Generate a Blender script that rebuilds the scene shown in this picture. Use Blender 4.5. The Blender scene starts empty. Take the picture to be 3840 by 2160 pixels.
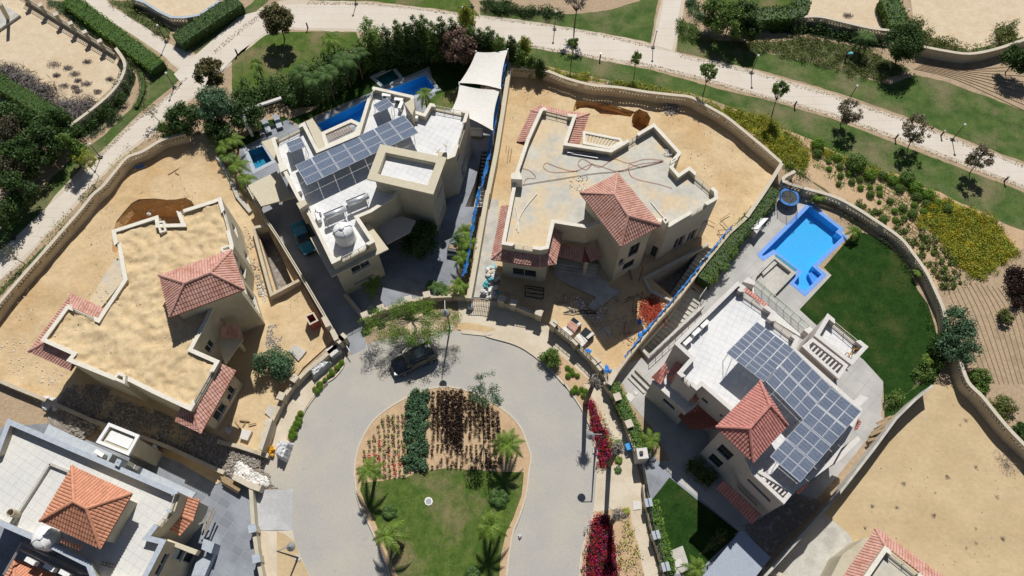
import bpy, bmesh, math, random
import numpy as np
from mathutils import Vector, Matrix
from mathutils.geometry import tessellate_polygon, delaunay_2d_cdt
SC = bpy.context.scene
COL = SC.collection
# ------------------------------------------------------------------ camera, sky, sun, exposure
CAM_H = 72.0; FPX = 2850.0; TILT = math.atan(1370 / 2850)
cam = bpy.data.objects.new('camera', bpy.data.cameras.new('camera')); COL.objects.link(cam)
cam.location = (0, 0, CAM_H); cam.rotation_euler = (TILT, 0, 0)
cam.data.sensor_width = 36; cam.data.lens = FPX / 3840 * 36; cam.data.clip_end = 2000
SC.camera = cam
SUN_EL = math.radians(52); SUN_AZ = math.radians(6.5)      # the sun stands beyond the top edge of the view
W = bpy.data.worlds.new("World"); SC.world = W; W.use_nodes = True
sky = W.node_tree.nodes.new('ShaderNodeTexSky'); sky.sky_type = 'NISHITA'; sky.sun_disc = False
sky.sun_elevation = SUN_EL; sky.sun_rotation = SUN_AZ; sky.air_density = 1.0; sky.dust_density = 0.6
bgn = W.node_tree.nodes['Background']; W.node_tree.links.new(sky.outputs[0], bgn.inputs[0]); bgn.inputs[1].default_value = 0.05
sun = bpy.data.objects.new('sun', bpy.data.lights.new('sun', 'SUN')); COL.objects.link(sun)
sun.data.energy = 5.0; sun.data.angle = math.radians(0.5); sun.data.color = (1, .97, .91)
sdir = Vector((math.sin(SUN_AZ) * math.cos(SUN_EL), math.cos(SUN_AZ) * math.cos(SUN_EL), math.sin(SUN_EL)))
sun.rotation_euler = sdir.to_track_quat('Z', 'Y').to_euler(); sun.location = (0, 40, 60)
SC.view_settings.view_transform = 'Standard'; SC.view_settings.look = 'None'
SC.view_settings.exposure = -0.18; SC.view_settings.gamma = 1
SC.render.engine = 'CYCLES'; SC.cycles.max_bounces = 6; SC.cycles.transparent_max_bounces = 8
random.seed(7); RNG = np.random.default_rng(7)
R = random.uniform
# ------------------------------------------------------------------ survey: plan positions read from the photograph
TL = {'A': (0, 0, 2.013), 'B': (900, 0, 2.013), 'C': (1800, 0, 2.013), 'D': (2840, 0, 2.013), 'E': (0, 720, 2.013),
      'F': (900, 720, 2.013), 'G': (1800, 720, 2.013), 'I': (2840, 720, 2.013), 'J': (0, 1440, 2.013), 'K': (900, 1440, 2.013),
      'L': (1800, 1440, 2.013), 'M': (2840, 1440, 2.013), 'Z': (0, 0, .67083), 'q': (2400, 1250, 4.026), 'r': (2700, 1000, 3.37),
      's': (2600, 1600, 2.5867), 'u': (2050, 1160, 2.729), 'v': (1350, 250, 3.622), 'w': (1180, 700, 5.796), 'x': (560, 1560, 2.415),
      'y': (0, 1840, 4.528), 'z': (0, 1350, 4.83), 'k': (850, 1550, 4.14), 'n': (1700, 1280, 3.6233), 'm': (900, 700, 3.6225),
      'o': (1400, 850, 3.622), 't': (2450, 0, 3.963), 'a': (850, 900, 3.62), 'b': (700, 1350, 4.14), 'c': (2780, 640, 5.573),
      'g': (2200, 850, 4.83), 'h': (1850, 950, 5.796), 'e': (2500, 800, 5.796), 'j': (1200, 950, 4.83), 'i': (1600, 550, 3.62)}
cT, sT = math.cos(TILT), math.sin(TILT)
def ray(u, v):
    x = (u - 1920) / FPX; y = -(v - 1080) / FPX
    return Vector((x, sT + y * cT, -cT + y * sT))
def px(s):
    out = []; t = 'Z'
    for w in s.split():
        if w.isalpha(): t = w; continue
        a, b = w.split(','); o = TL[t]
        out.append((o[0] + float(a) / o[2], o[1] + float(b) / o[2]))
    return out
def P(s, z=0.0):
    r = []
    for i, (u, v) in enumerate(px(s)):
        zz = z[i] if isinstance(z, (list, tuple)) else z
        d = ray(u, v); k = (zz - CAM_H) / d.z
        r.append(Vector((d.x * k, d.y * k, zz)))
    return r
def P1(s, z=0.0): return P(s, z)[0]
def plane_hit(pxy, a, b):                     # point on the vertical plane through a,b -> (distance along, z)
    d = ray(*pxy); t = Vector((b.x - a.x, b.y - a.y)); L = t.length; t /= L
    n = Vector((-t.y, t.x)); k = (n.x * a.x + n.y * a.y) / (n.x * d.x + n.y * d.y)
    q = Vector((d.x * k, d.y * k)); return (q - Vector((a.x, a.y))).dot(t), CAM_H + d.z * k
# ------------------------------------------------------------------ tags
def tag(o, label=None, cat=None, group=None, kind=None):
    if label: o['label'] = label
    if cat: o['category'] = cat
    if group: o['group'] = group
    if kind: o['kind'] = kind
    return o
def empty(name, loc, label=None, cat=None, group=None, rz=0):
    o = bpy.data.objects.new(name, None); COL.objects.link(o); o.location = loc; o.rotation_euler = (0, 0, rz); o.empty_display_size = .3
    return tag(o, label, cat, group)
def copy_tree(o, parent=None, loc=None, rz=None, label=None, group=None, sc=None):
    c = o.copy(); COL.objects.link(c); c.parent = parent
    if loc is not None: c.location = loc
    if rz is not None: c.rotation_euler = (0, 0, rz)
    if sc is not None: c.scale = (sc, sc, sc)
    if label: c['label'] = label
    if group: c['group'] = group
    for ch in list(o.children): copy_tree(ch, c)
    return c
# ------------------------------------------------------------------ materials
def mat(name, c1, c2=None, sc=3.0, rough=.85, bump=0.0, bsc=None, c3=None, sc3=.3, metal=0.0, spec=.3, isl=0.0, det=5, th=(.35, .65), th3=(.5, .7), fac3=.8, coat=0, fine=.1, fsc=7.0, streak=None):
    m = bpy.data.materials.new(name); m.use_nodes = True; nt = m.node_tree; N = nt.nodes; Lk = nt.links
    b = N['Principled BSDF']; b.inputs['Roughness'].default_value = rough; b.inputs['Metallic'].default_value = metal
    b.inputs['Specular IOR Level'].default_value = spec; b.inputs['Coat Weight'].default_value = coat
    tc = N.new('ShaderNodeTexCoord'); col = None
    def noise(s, d=det):
        n = N.new('ShaderNodeTexNoise'); n.inputs['Scale'].default_value = s; n.inputs['Detail'].default_value = d; n.inputs['Roughness'].default_value = .6
        Lk.new(tc.outputs['Object'], n.inputs['Vector']); return n
    def ramp(src, a, bb):
        mr = N.new('ShaderNodeMapRange'); mr.inputs[1].default_value = a; mr.inputs[2].default_value = bb; Lk.new(src, mr.inputs[0]); return mr.outputs[0]
    def mix(f, a, bb):
        x = N.new('ShaderNodeMix'); x.data_type = 'RGBA'
        if isinstance(f, float): x.inputs[0].default_value = f
        else: Lk.new(f, x.inputs[0])
        for k, v in ((6, a), (7, bb)):
            if isinstance(v, tuple): x.inputs[k].default_value = (*v, 1)
            else: Lk.new(v, x.inputs[k])
        return x.outputs[2]
    if c2: col = mix(ramp(noise(sc).outputs[0], *th), c1, c2)
    if c3:
        n3 = noise(sc3, 6)
        if streak: mp = N.new('ShaderNodeMapping'); mp.inputs['Rotation'].default_value = (0, 0, streak[0]); mp.inputs['Scale'].default_value = (streak[1], 1, 1); Lk.new(tc.outputs['Object'], mp.inputs[0]); Lk.new(mp.outputs[0], n3.inputs['Vector'])
        f = ramp(n3.outputs[0], *th3); mm = N.new('ShaderNodeMath'); mm.operation = 'MULTIPLY'; mm.inputs[1].default_value = fac3
        Lk.new(f, mm.inputs[0]); col = mix(mm.outputs[0], col or c1, c3)
    if fine and (c2 or c3):
        hs = N.new('ShaderNodeHueSaturation'); mr = N.new('ShaderNodeMapRange'); mr.inputs[1].default_value = .3; mr.inputs[2].default_value = .7
        mr.inputs[3].default_value = 1 - fine; mr.inputs[4].default_value = 1 + fine; Lk.new(noise(fsc, 8).outputs[0], mr.inputs[0]); Lk.new(mr.outputs[0], hs.inputs['Value']); Lk.new(col, hs.inputs['Color']); col = hs.outputs[0]
    if isl:
        g = N.new('ShaderNodeNewGeometry'); hs = N.new('ShaderNodeHueSaturation')
        mr = N.new('ShaderNodeMapRange'); mr.inputs[3].default_value = 1 - isl; mr.inputs[4].default_value = 1 + isl
        Lk.new(g.outputs['Random Per Island'], mr.inputs[0]); Lk.new(mr.outputs[0], hs.inputs['Value'])
        if col: Lk.new(col, hs.inputs['Color'])
        else: hs.inputs['Color'].default_value = (*c1, 1)
        col = hs.outputs[0]
    if col: Lk.new(col, b.inputs['Base Color'])
    else: b.inputs['Base Color'].default_value = (*c1, 1)
    if bump:
        bp = N.new('ShaderNodeBump'); bp.inputs['Distance'].default_value = bump; bp.inputs['Strength'].default_value = 1
        Lk.new(noise(bsc or sc * 3, 6).outputs[0], bp.inputs['Height']); Lk.new(bp.outputs[0], b.inputs['Normal'])
    return m
def leafmat(name, c1, c2, c3=None, tr=.25):
    m = mat(name, c1, c2, sc=1.6, rough=.55, isl=.45, c3=c3, sc3=.9, th3=(.5, .62), fac3=.9, spec=.25)
    N = m.node_tree.nodes; Lk = m.node_tree.links; b = N['Principled BSDF']; out = N['Material Output']
    t = N.new('ShaderNodeBsdfTranslucent'); ms = N.new('ShaderNodeMixShader'); ms.inputs[0].default_value = tr
    src = b.inputs['Base Color'].links[0].from_socket; Lk.new(src, t.inputs[0])
    Lk.new(b.outputs[0], ms.inputs[1]); Lk.new(t.outputs[0], ms.inputs[2]); Lk.new(ms.outputs[0], out.inputs[0]); return m
def brickmat(name, c1, c2, mortar, bw, bh, ms=.02, rough=.8, rot=0.0, over=None, osc=.35, oth=(.45, .6), offset=.5, sp=.05, stain=None, ssc=.16, sth=(.5, .7), sfac=.7, dirt=None):
    m = bpy.data.materials.new(name); m.use_nodes = True; N = m.node_tree.nodes; Lk = m.node_tree.links; b = N['Principled BSDF']
    b.inputs['Roughness'].default_value = rough; b.inputs['Specular IOR Level'].default_value = .3
    tc = N.new('ShaderNodeTexCoord'); mp = N.new('ShaderNodeMapping'); mp.inputs['Rotation'].default_value = (0, 0, rot)
    Lk.new(tc.outputs['Object'], mp.inputs[0]); br = N.new('ShaderNodeTexBrick'); br.offset = offset; Lk.new(mp.outputs[0], br.inputs['Vector'])
    br.inputs['Color1'].default_value = (*c1, 1); br.inputs['Color2'].default_value = (*c2, 1); br.inputs['Mortar'].default_value = (*mortar, 1)
    br.inputs['Scale'].default_value = 1; br.inputs['Brick Width'].default_value = bw; br.inputs['Row Height'].default_value = bh
    br.inputs['Mortar Size'].default_value = ms
    out = br.outputs['Color']
    nz = N.new('ShaderNodeTexNoise'); nz.inputs['Scale'].default_value = osc; nz.inputs['Detail'].default_value = 8; Lk.new(tc.outputs['Object'], nz.inputs['Vector'])
    mr = N.new('ShaderNodeMapRange'); mr.inputs[1].default_value = oth[0]; mr.inputs[2].default_value = oth[1]; Lk.new(nz.outputs[0], mr.inputs[0])
    x = N.new('ShaderNodeMix'); x.data_type = 'RGBA'; Lk.new(mr.outputs[0], x.inputs[0]); Lk.new(out, x.inputs[6]); x.inputs[7].default_value = (*(over or c1), 1)
    n2 = N.new('ShaderNodeTexNoise'); n2.inputs['Scale'].default_value = 6; n2.inputs['Detail'].default_value = 8; Lk.new(tc.outputs['Object'], n2.inputs['Vector'])
    hs = N.new('ShaderNodeHueSaturation'); m2 = N.new('ShaderNodeMapRange'); m2.inputs[3].default_value = 1 - sp; m2.inputs[4].default_value = 1 + sp
    m2.inputs[1].default_value = .3; m2.inputs[2].default_value = .7
    Lk.new(n2.outputs[0], m2.inputs[0]); Lk.new(m2.outputs[0], hs.inputs['Value']); cur = x.outputs[2]
    for cc, s_, th_, fc in ((stain, ssc, sth, sfac), (dirt, 1.1, (.60, .72), .5)):
        if cc:
            n3 = N.new('ShaderNodeTexNoise'); n3.inputs['Scale'].default_value = s_; n3.inputs['Detail'].default_value = 9; n3.inputs['Roughness'].default_value = .65; Lk.new(tc.outputs['Object'], n3.inputs['Vector'])
            m3 = N.new('ShaderNodeMapRange'); m3.inputs[1].default_value = th_[0]; m3.inputs[2].default_value = th_[1]; m3.inputs[4].default_value = fc; Lk.new(n3.outputs[0], m3.inputs[0])
            y = N.new('ShaderNodeMix'); y.data_type = 'RGBA'; Lk.new(m3.outputs[0], y.inputs[0]); Lk.new(cur, y.inputs[6]); y.inputs[7].default_value = (*cc, 1); cur = y.outputs[2]
    Lk.new(cur, hs.inputs['Color'])
    Lk.new(hs.outputs[0], b.inputs['Base Color'])
    bp = N.new('ShaderNodeBump'); bp.inputs['Distance'].default_value = .01; Lk.new(br.outputs['Fac'], bp.inputs['Height']); bp.invert = True; Lk.new(bp.outputs[0], b.inputs['Normal'])
    return m
def watermat(name, tint, rough=.03):
    m = bpy.data.materials.new(name); m.use_nodes = True; N = m.node_tree.nodes; Lk = m.node_tree.links; N.remove(N['Principled BSDF'])
    t = N.new('ShaderNodeBsdfTransparent'); t.inputs[0].default_value = (*tint, 1); g = N.new('ShaderNodeBsdfGlossy'); g.inputs['Roughness'].default_value = rough
    f = N.new('ShaderNodeFresnel'); f.inputs[0].default_value = 1.33; x = N.new('ShaderNodeMixShader')
    nz = N.new('ShaderNodeTexNoise'); nz.inputs['Scale'].default_value = 3; bp = N.new('ShaderNodeBump'); bp.inputs['Distance'].default_value = .03
    tc = N.new('ShaderNodeTexCoord'); Lk.new(tc.outputs['Object'], nz.inputs['Vector']); Lk.new(nz.outputs[0], bp.inputs['Height']); Lk.new(bp.outputs[0], g.inputs['Normal']); Lk.new(bp.outputs[0], f.inputs['Normal'])
    Lk.new(f.outputs[0], x.inputs[0]); Lk.new(t.outputs[0], x.inputs[1]); Lk.new(g.outputs[0], x.inputs[2]); Lk.new(x.outputs[0], N['Material Output'].inputs[0]); return m
def meshmat(name, c, alpha):
    m = mat(name, c, rough=.7); N = m.node_tree.nodes; Lk = m.node_tree.links; b = N['Principled BSDF']
    t = N.new('ShaderNodeBsdfTransparent'); x = N.new('ShaderNodeMixShader'); x.inputs[0].default_value = alpha
    Lk.new(t.outputs[0], x.inputs[1]); Lk.new(b.outputs[0], x.inputs[2]); Lk.new(x.outputs[0], N['Material Output'].inputs[0]); return m
M = dict(
 soil=mat('soil', (.37, .27, .175), (.45, .335, .22), 2.5, bump=.04, c3=(.28, .215, .14), sc3=.5, fine=.2),
 sand=mat('sand', (.555, .405, .23), (.62, .475, .29), .35, bump=.06, bsc=2.5, c3=(.50, .325, .155), sc3=.13, th3=(.48, .66), fac3=.75, fine=.09, fsc=2.2),
 sandpale=mat('sand_pale', (.58, .46, .315), (.65, .53, .38), .9, bump=.05, bsc=2, c3=(.54, .40, .24), sc3=.12, fac3=.6, fine=.07, fsc=3),
 sandtan=mat('sand_tan', (.50, .375, .215), (.56, .43, .26), .25, bump=.04, bsc=2.5, c3=(.43, .33, .20), sc3=.42, th3=(.50, .70), fac3=.6, fine=.07, fsc=2.5, streak=(.62, .16)),
 sandroof=mat('sand_on_roof', (.58, .43, .245), (.645, .50, .30), .8, bump=.03, bsc=5, c3=(.46, .36, .24), sc3=.6, th3=(.54, .70), fac3=.6, fine=.08, fsc=3),
 pit=mat('pit_soil', (.56, .37, .18), (.50, .30, .13), 1.5, bump=.1, bsc=3, fine=.2),
 rubblesoil=mat('rubble_soil', (.33, .28, .23), (.22, .19, .165), 3.5, bump=.15, bsc=4, c3=(.46, .44, .41), sc3=1.5, th3=(.55, .65), fine=.3),  # soil tone lowered to put shade into the rubble strip's colour
 bed=mat('bed_sand', (.50, .34, .20), (.56, .40, .25), 3, bump=.04, c3=(.38, .26, .16), sc3=.8, fac3=.5),
 path=brickmat('path_pavers', (.635, .565, .485), (.625, .555, .475), (.60, .53, .45), 2.4, 1.2, .012, over=(.655, .59, .515), osc=.25, sp=.03, stain=(.60, .51, .41), sfac=.5),
 road=brickmat('road_pavers', (.445, .425, .395), (.435, .415, .385), (.425, .407, .378), .24, .12, .006, rot=.6, over=(.48, .45, .40), osc=.28, oth=(.42, .62), sp=.05, stain=(.54, .475, .375), ssc=.10, sth=(.5, .68), sfac=.75, dirt=(.33, .32, .31)),
 walk=brickmat('walk_pavers', (.62, .525, .40), (.59, .50, .38), (.58, .49, .37), .3, .15, .006, rot=.5, over=(.67, .585, .46), osc=.4, dirt=(.48, .40, .29)),
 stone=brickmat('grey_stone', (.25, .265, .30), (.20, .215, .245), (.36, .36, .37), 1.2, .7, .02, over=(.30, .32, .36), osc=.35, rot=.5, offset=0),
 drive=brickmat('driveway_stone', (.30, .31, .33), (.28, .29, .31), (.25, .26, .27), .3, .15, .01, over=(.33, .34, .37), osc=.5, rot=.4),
 terr=brickmat('terrace_concrete', (.50, .48, .455), (.47, .45, .43), (.40, .39, .37), 1.6, 1.6, .012, over=(.40, .39, .375), osc=.4, rot=.78, oth=(.4, .62), offset=0),
 slab=mat('concrete', (.46, .44, .40), (.55, .53, .48), 1.1, bump=.01, c3=(.36, .34, .30), sc3=.5),
 lawn=mat('lawn', (.055, .105, .018), (.105, .150, .032), 1.1, bump=.06, bsc=9, c3=(.24, .185, .105), sc3=.22, th3=(.49, .66), fac3=.8, rough=.9, spec=.1, fine=.25, fsc=5),
 lawn2=mat('park_lawn', (.048, .095, .022), (.105, .150, .042), .6, bump=.06, bsc=9, c3=(.25, .20, .12), sc3=.22, th3=(.47, .66), fac3=.65, rough=.9, spec=.1, fine=.25, fsc=5),
 lawn3=mat('garden_lawn', (.012, .040, .006), (.026, .062, .011), .8, bump=.06, bsc=9, c3=(.065, .078, .022), sc3=.35, th3=(.5, .66), fac3=.7, rough=.9, spec=.1, fine=.3, fsc=4),
 pebble=mat('pebbles', (.66, .58, .47), (.50, .42, .32), 9, bump=.06, bsc=9, c3=(.56, .40, .27), sc3=.8, fac3=.4),
 plaster=mat('plaster_beige', (.52, .47, .355), (.55, .50, .385), 1.2, bump=.004, bsc=20, c3=(.44, .385, .28), sc3=.45, fine=.06, fsc=1.5),
 plaster2=mat('plaster_cream', (.56, .50, .37), (.59, .53, .40), 1.2, bump=.004, bsc=20),
 plaster5=mat('plaster_grey', (.50, .45, .42), (.54, .49, .455), 1.5, bump=.004, bsc=20),
 cap=mat('parapet_stone', (.76, .71, .61), (.70, .655, .56), 2.2, bump=.004, c3=(.6, .55, .46), sc3=1.0, fac3=.5),
 capw=mat('parapet_white', (.66, .625, .59), (.62, .59, .56), 2, bump=.003),
 capg=mat('coping_blue_grey', (.38, .42, .48), (.45, .49, .54), 2.5, bump=.004),
 wall=mat('boundary_wall', (.50, .43, .32), (.56, .49, .375), 1.8, bump=.01, c3=(.40, .33, .24), sc3=.6),
 coping=mat('wall_coping', (.60, .53, .43), (.54, .475, .38), 2.5, bump=.006),
 lattice=mat('lattice_cream', (.68, .62, .48), (.62, .56, .43), 3),
 roofw=brickmat('roof_tiles_white', (.70, .70, .705), (.67, .67, .68), (.60, .59, .57), .6, .6, .014, over=(.74, .735, .73), osc=.5, rot=.5, offset=0),
 roofc=mat('roof_concrete', (.57, .545, .47), (.47, .455, .41), .7, bump=.01, c3=(.64, .50, .32), sc3=.25, th3=(.46, .6), fac3=.9, fine=.08, fsc=2),
 roofg=brickmat('roof_grey', (.64, .63, .605), (.625, .615, .595), (.58, .57, .55), .7, .7, .01, over=(.665, .65, .61), osc=.35, rot=.5, dirt=(.5, .49, .46), offset=0),
 tilep=mat('tile_pink', (.55, .30, .24), (.60, .355, .29), 4, isl=.10, rough=.75, c3=(.47, .22, .16), sc3=1.2, th3=(.5, .6)),
 tiler=mat('tile_red', (.50, .205, .175), (.55, .245, .205), 4, isl=.12, rough=.75),
 tileo=mat('tile_orange', (.58, .26, .155), (.63, .30, .19), 4, isl=.12, rough=.75),
 tiled=mat('tile_joint', (.20, .07, .05), (.28, .10, .07), 5),
 glass=mat('window_glass', (.03, .04, .045), rough=.08, spec=.6),
 glassg=meshmat('green_glass', (.45, .62, .56), .45),
 dark=mat('dark_metal', (.03, .032, .035), (.05, .05, .05), 5, rough=.5),
 steel=mat('grey_metal', (.30, .31, .32), (.36, .36, .36), 5, rough=.45, metal=.3),
 white=mat('white_paint', (.80, .80, .79), (.76, .76, .75), 3, rough=.5),
 frame=mat('window_frame', (.62, .60, .56), rough=.5),
 wood=mat('wood', (.36, .26, .15), (.28, .20, .12), 6, bump=.01),
 timber=mat('pergola_timber', (.45, .33, .24), (.38, .27, .2), 6),
 drive2=brickmat('pale_pavers', (.47, .47, .47), (.45, .45, .455), (.42, .42, .42), .3, .15, .01, over=(.53, .53, .54), osc=.6),
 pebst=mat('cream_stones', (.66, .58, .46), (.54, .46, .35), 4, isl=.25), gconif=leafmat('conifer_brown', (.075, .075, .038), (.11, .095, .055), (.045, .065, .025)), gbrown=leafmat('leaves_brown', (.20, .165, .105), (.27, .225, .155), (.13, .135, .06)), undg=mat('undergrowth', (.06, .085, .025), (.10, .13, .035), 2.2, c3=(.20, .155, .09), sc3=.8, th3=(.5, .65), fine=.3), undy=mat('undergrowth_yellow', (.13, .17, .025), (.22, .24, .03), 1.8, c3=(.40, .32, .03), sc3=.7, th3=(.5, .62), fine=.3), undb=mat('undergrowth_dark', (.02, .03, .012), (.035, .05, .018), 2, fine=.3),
 cell=mat('solar_cell', (.115, .145, .21), (.14, .17, .235), .7, rough=.22, spec=.6, isl=.08),
 backing=mat('solar_backing', (.40, .42, .46), rough=.4),
 alu=mat('aluminium', (.75, .76, .78), rough=.35, metal=.5),
 pooltile=brickmat('pool_mosaic', (.11, .50, .90), (.09, .44, .85), (.24, .60, .93), .09, .09, .012, over=(.13, .54, .91), osc=1.2, rough=.3, offset=0),
 poolcope=mat('pool_coping', (.12, .29, .72), (.15, .33, .77), 3, rough=.4),
 pooldeep=brickmat('pool_mosaic_deep', (.05, .27, .42), (.03, .20, .34), (.1, .35, .5), .1, .1, .012, over=(.05, .30, .45), osc=1.2, rough=.3, offset=0),
 water=watermat('water', (.66, .93, .98)), water2=watermat('water_green', (.3, .8, .8)),
 bluecloth=mat('blue_mesh', (.03, .26, .75), (.02, .16, .58), 3, bump=.05, bsc=4, c3=(.20, .50, .92), sc3=1.5),
 bag=mat('white_bag', (.66, .66, .67), (.58, .58, .6), 4, bump=.08, bsc=5),
 sail=mat('shade_sail', (.74, .71, .66), (.70, .675, .63), 2.5, rough=.9),
 rubble=mat('rubble', (.40, .37, .33), (.27, .23, .19), 3, isl=.3, bump=.02),  # stone tone lowered too, so the rubble strip reads as shaded
 rubblew=mat('rubble_white', (.78, .77, .75), (.66, .63, .58), 3, isl=.2, bump=.02),
 trunk=mat('bark', (.16, .12, .085), (.10, .075, .055), 6, bump=.02),
 twig=mat('grey_twigs', (.19, .165, .155), (.27, .24, .225), 5, isl=.3),
 twigl=mat('pale_twigs', (.30, .27, .23), (.24, .21, .18), 5, isl=.2),
 gdark=leafmat('leaves_dark', (0.045, 0.095, 0.022), (0.075, 0.135, 0.035)),
 gmid=leafmat('leaves_mid', (0.10, 0.175, 0.032), (0.155, 0.24, 0.055)),
 gbright=leafmat('leaves_bright', (0.13, 0.25, 0.022), (0.18, 0.3, 0.04)),
 gyel=leafmat('leaves_yellow', (0.24, 0.29, 0.03), (0.32, 0.34, 0.05)),
 gblue=leafmat('leaves_bluegreen', (0.075, 0.15, 0.07), (0.115, 0.205, 0.11)),
 golive=leafmat('leaves_olive', (0.125, 0.155, 0.04), (0.19, 0.21, 0.065)),
 gbronze=leafmat('leaves_bronze', (.17, .145, .06), (.22, .19, .085), (.10, .13, .04)),
 gpurple=leafmat('leaves_purple', (0.030, 0.017, 0.013), (0.052, 0.026, 0.018)),
 gred=leafmat('leaves_reddish', (.21, .125, .095), (.27, .17, .13), (.13, .12, .07)),
 gpalm=leafmat('palm_leaves', (0.10, 0.17, 0.022), (0.17, 0.25, 0.04)),
 gpalmd=leafmat('palm_leaves_dark', (0.06, 0.12, 0.03), (0.1, 0.17, 0.045)),
 fyel=leafmat('flowers_yellow', (.50, .42, .03), (.36, .36, .04), (.52, .36, .02)),
 fred=leafmat('flowers_red', (.50, .01, .02), (.36, .01, .03)),
 fpink=leafmat('flowers_magenta', (.50, .02, .18), (.55, .04, .24)),
 fcoral=leafmat('flowers_coral', (.62, .08, .05), (.50, .05, .04)),
 carblk=mat('car_paint_black', (.008, .009, .012), rough=.18, spec=.6, coat=1),
 carteal=mat('car_paint_teal', (.02, .22, .29), rough=.3, spec=.5, coat=.6),
 rubber=mat('rubber', (.02, .02, .02), rough=.8),
 hoser=mat('orange_hose', (.46, .085, .045), (.36, .07, .04), 3), hose=mat('black_hose', (.05, .04, .035)),
 hosew=mat('white_pipe', (.78, .77, .74)),
 skin=mat('skin', (.30, .16, .10)), cteal=mat('teal_shirt', (.10, .45, .50), bump=.02), cdark=mat('dark_cloth', (.03, .035, .05), bump=.02),
 cgreen=mat('green_overalls', (.05, .15, .13), bump=.02), yellow=mat('yellow_plastic', (.75, .38, .02)), bin=mat('blue_bin', (.03, .30, .72), rough=.4),
 awning=mat('blue_grey_canopy', (.33, .37, .44), (.36, .40, .47), 1.5, rough=.7), tar=mat('dried_debris', (.26, .23, .2), (.20, .18, .16), 5),
 trampb=mat('trampoline_pad', (.03, .20, .60), rough=.5), net=meshmat('safety_net', (.01, .01, .01), .25), rail=mat('rail_cream', (.66, .62, .52)),
 brick=mat('red_render', (.42, .12, .09), (.36, .1, .08), 2),
)
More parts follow.
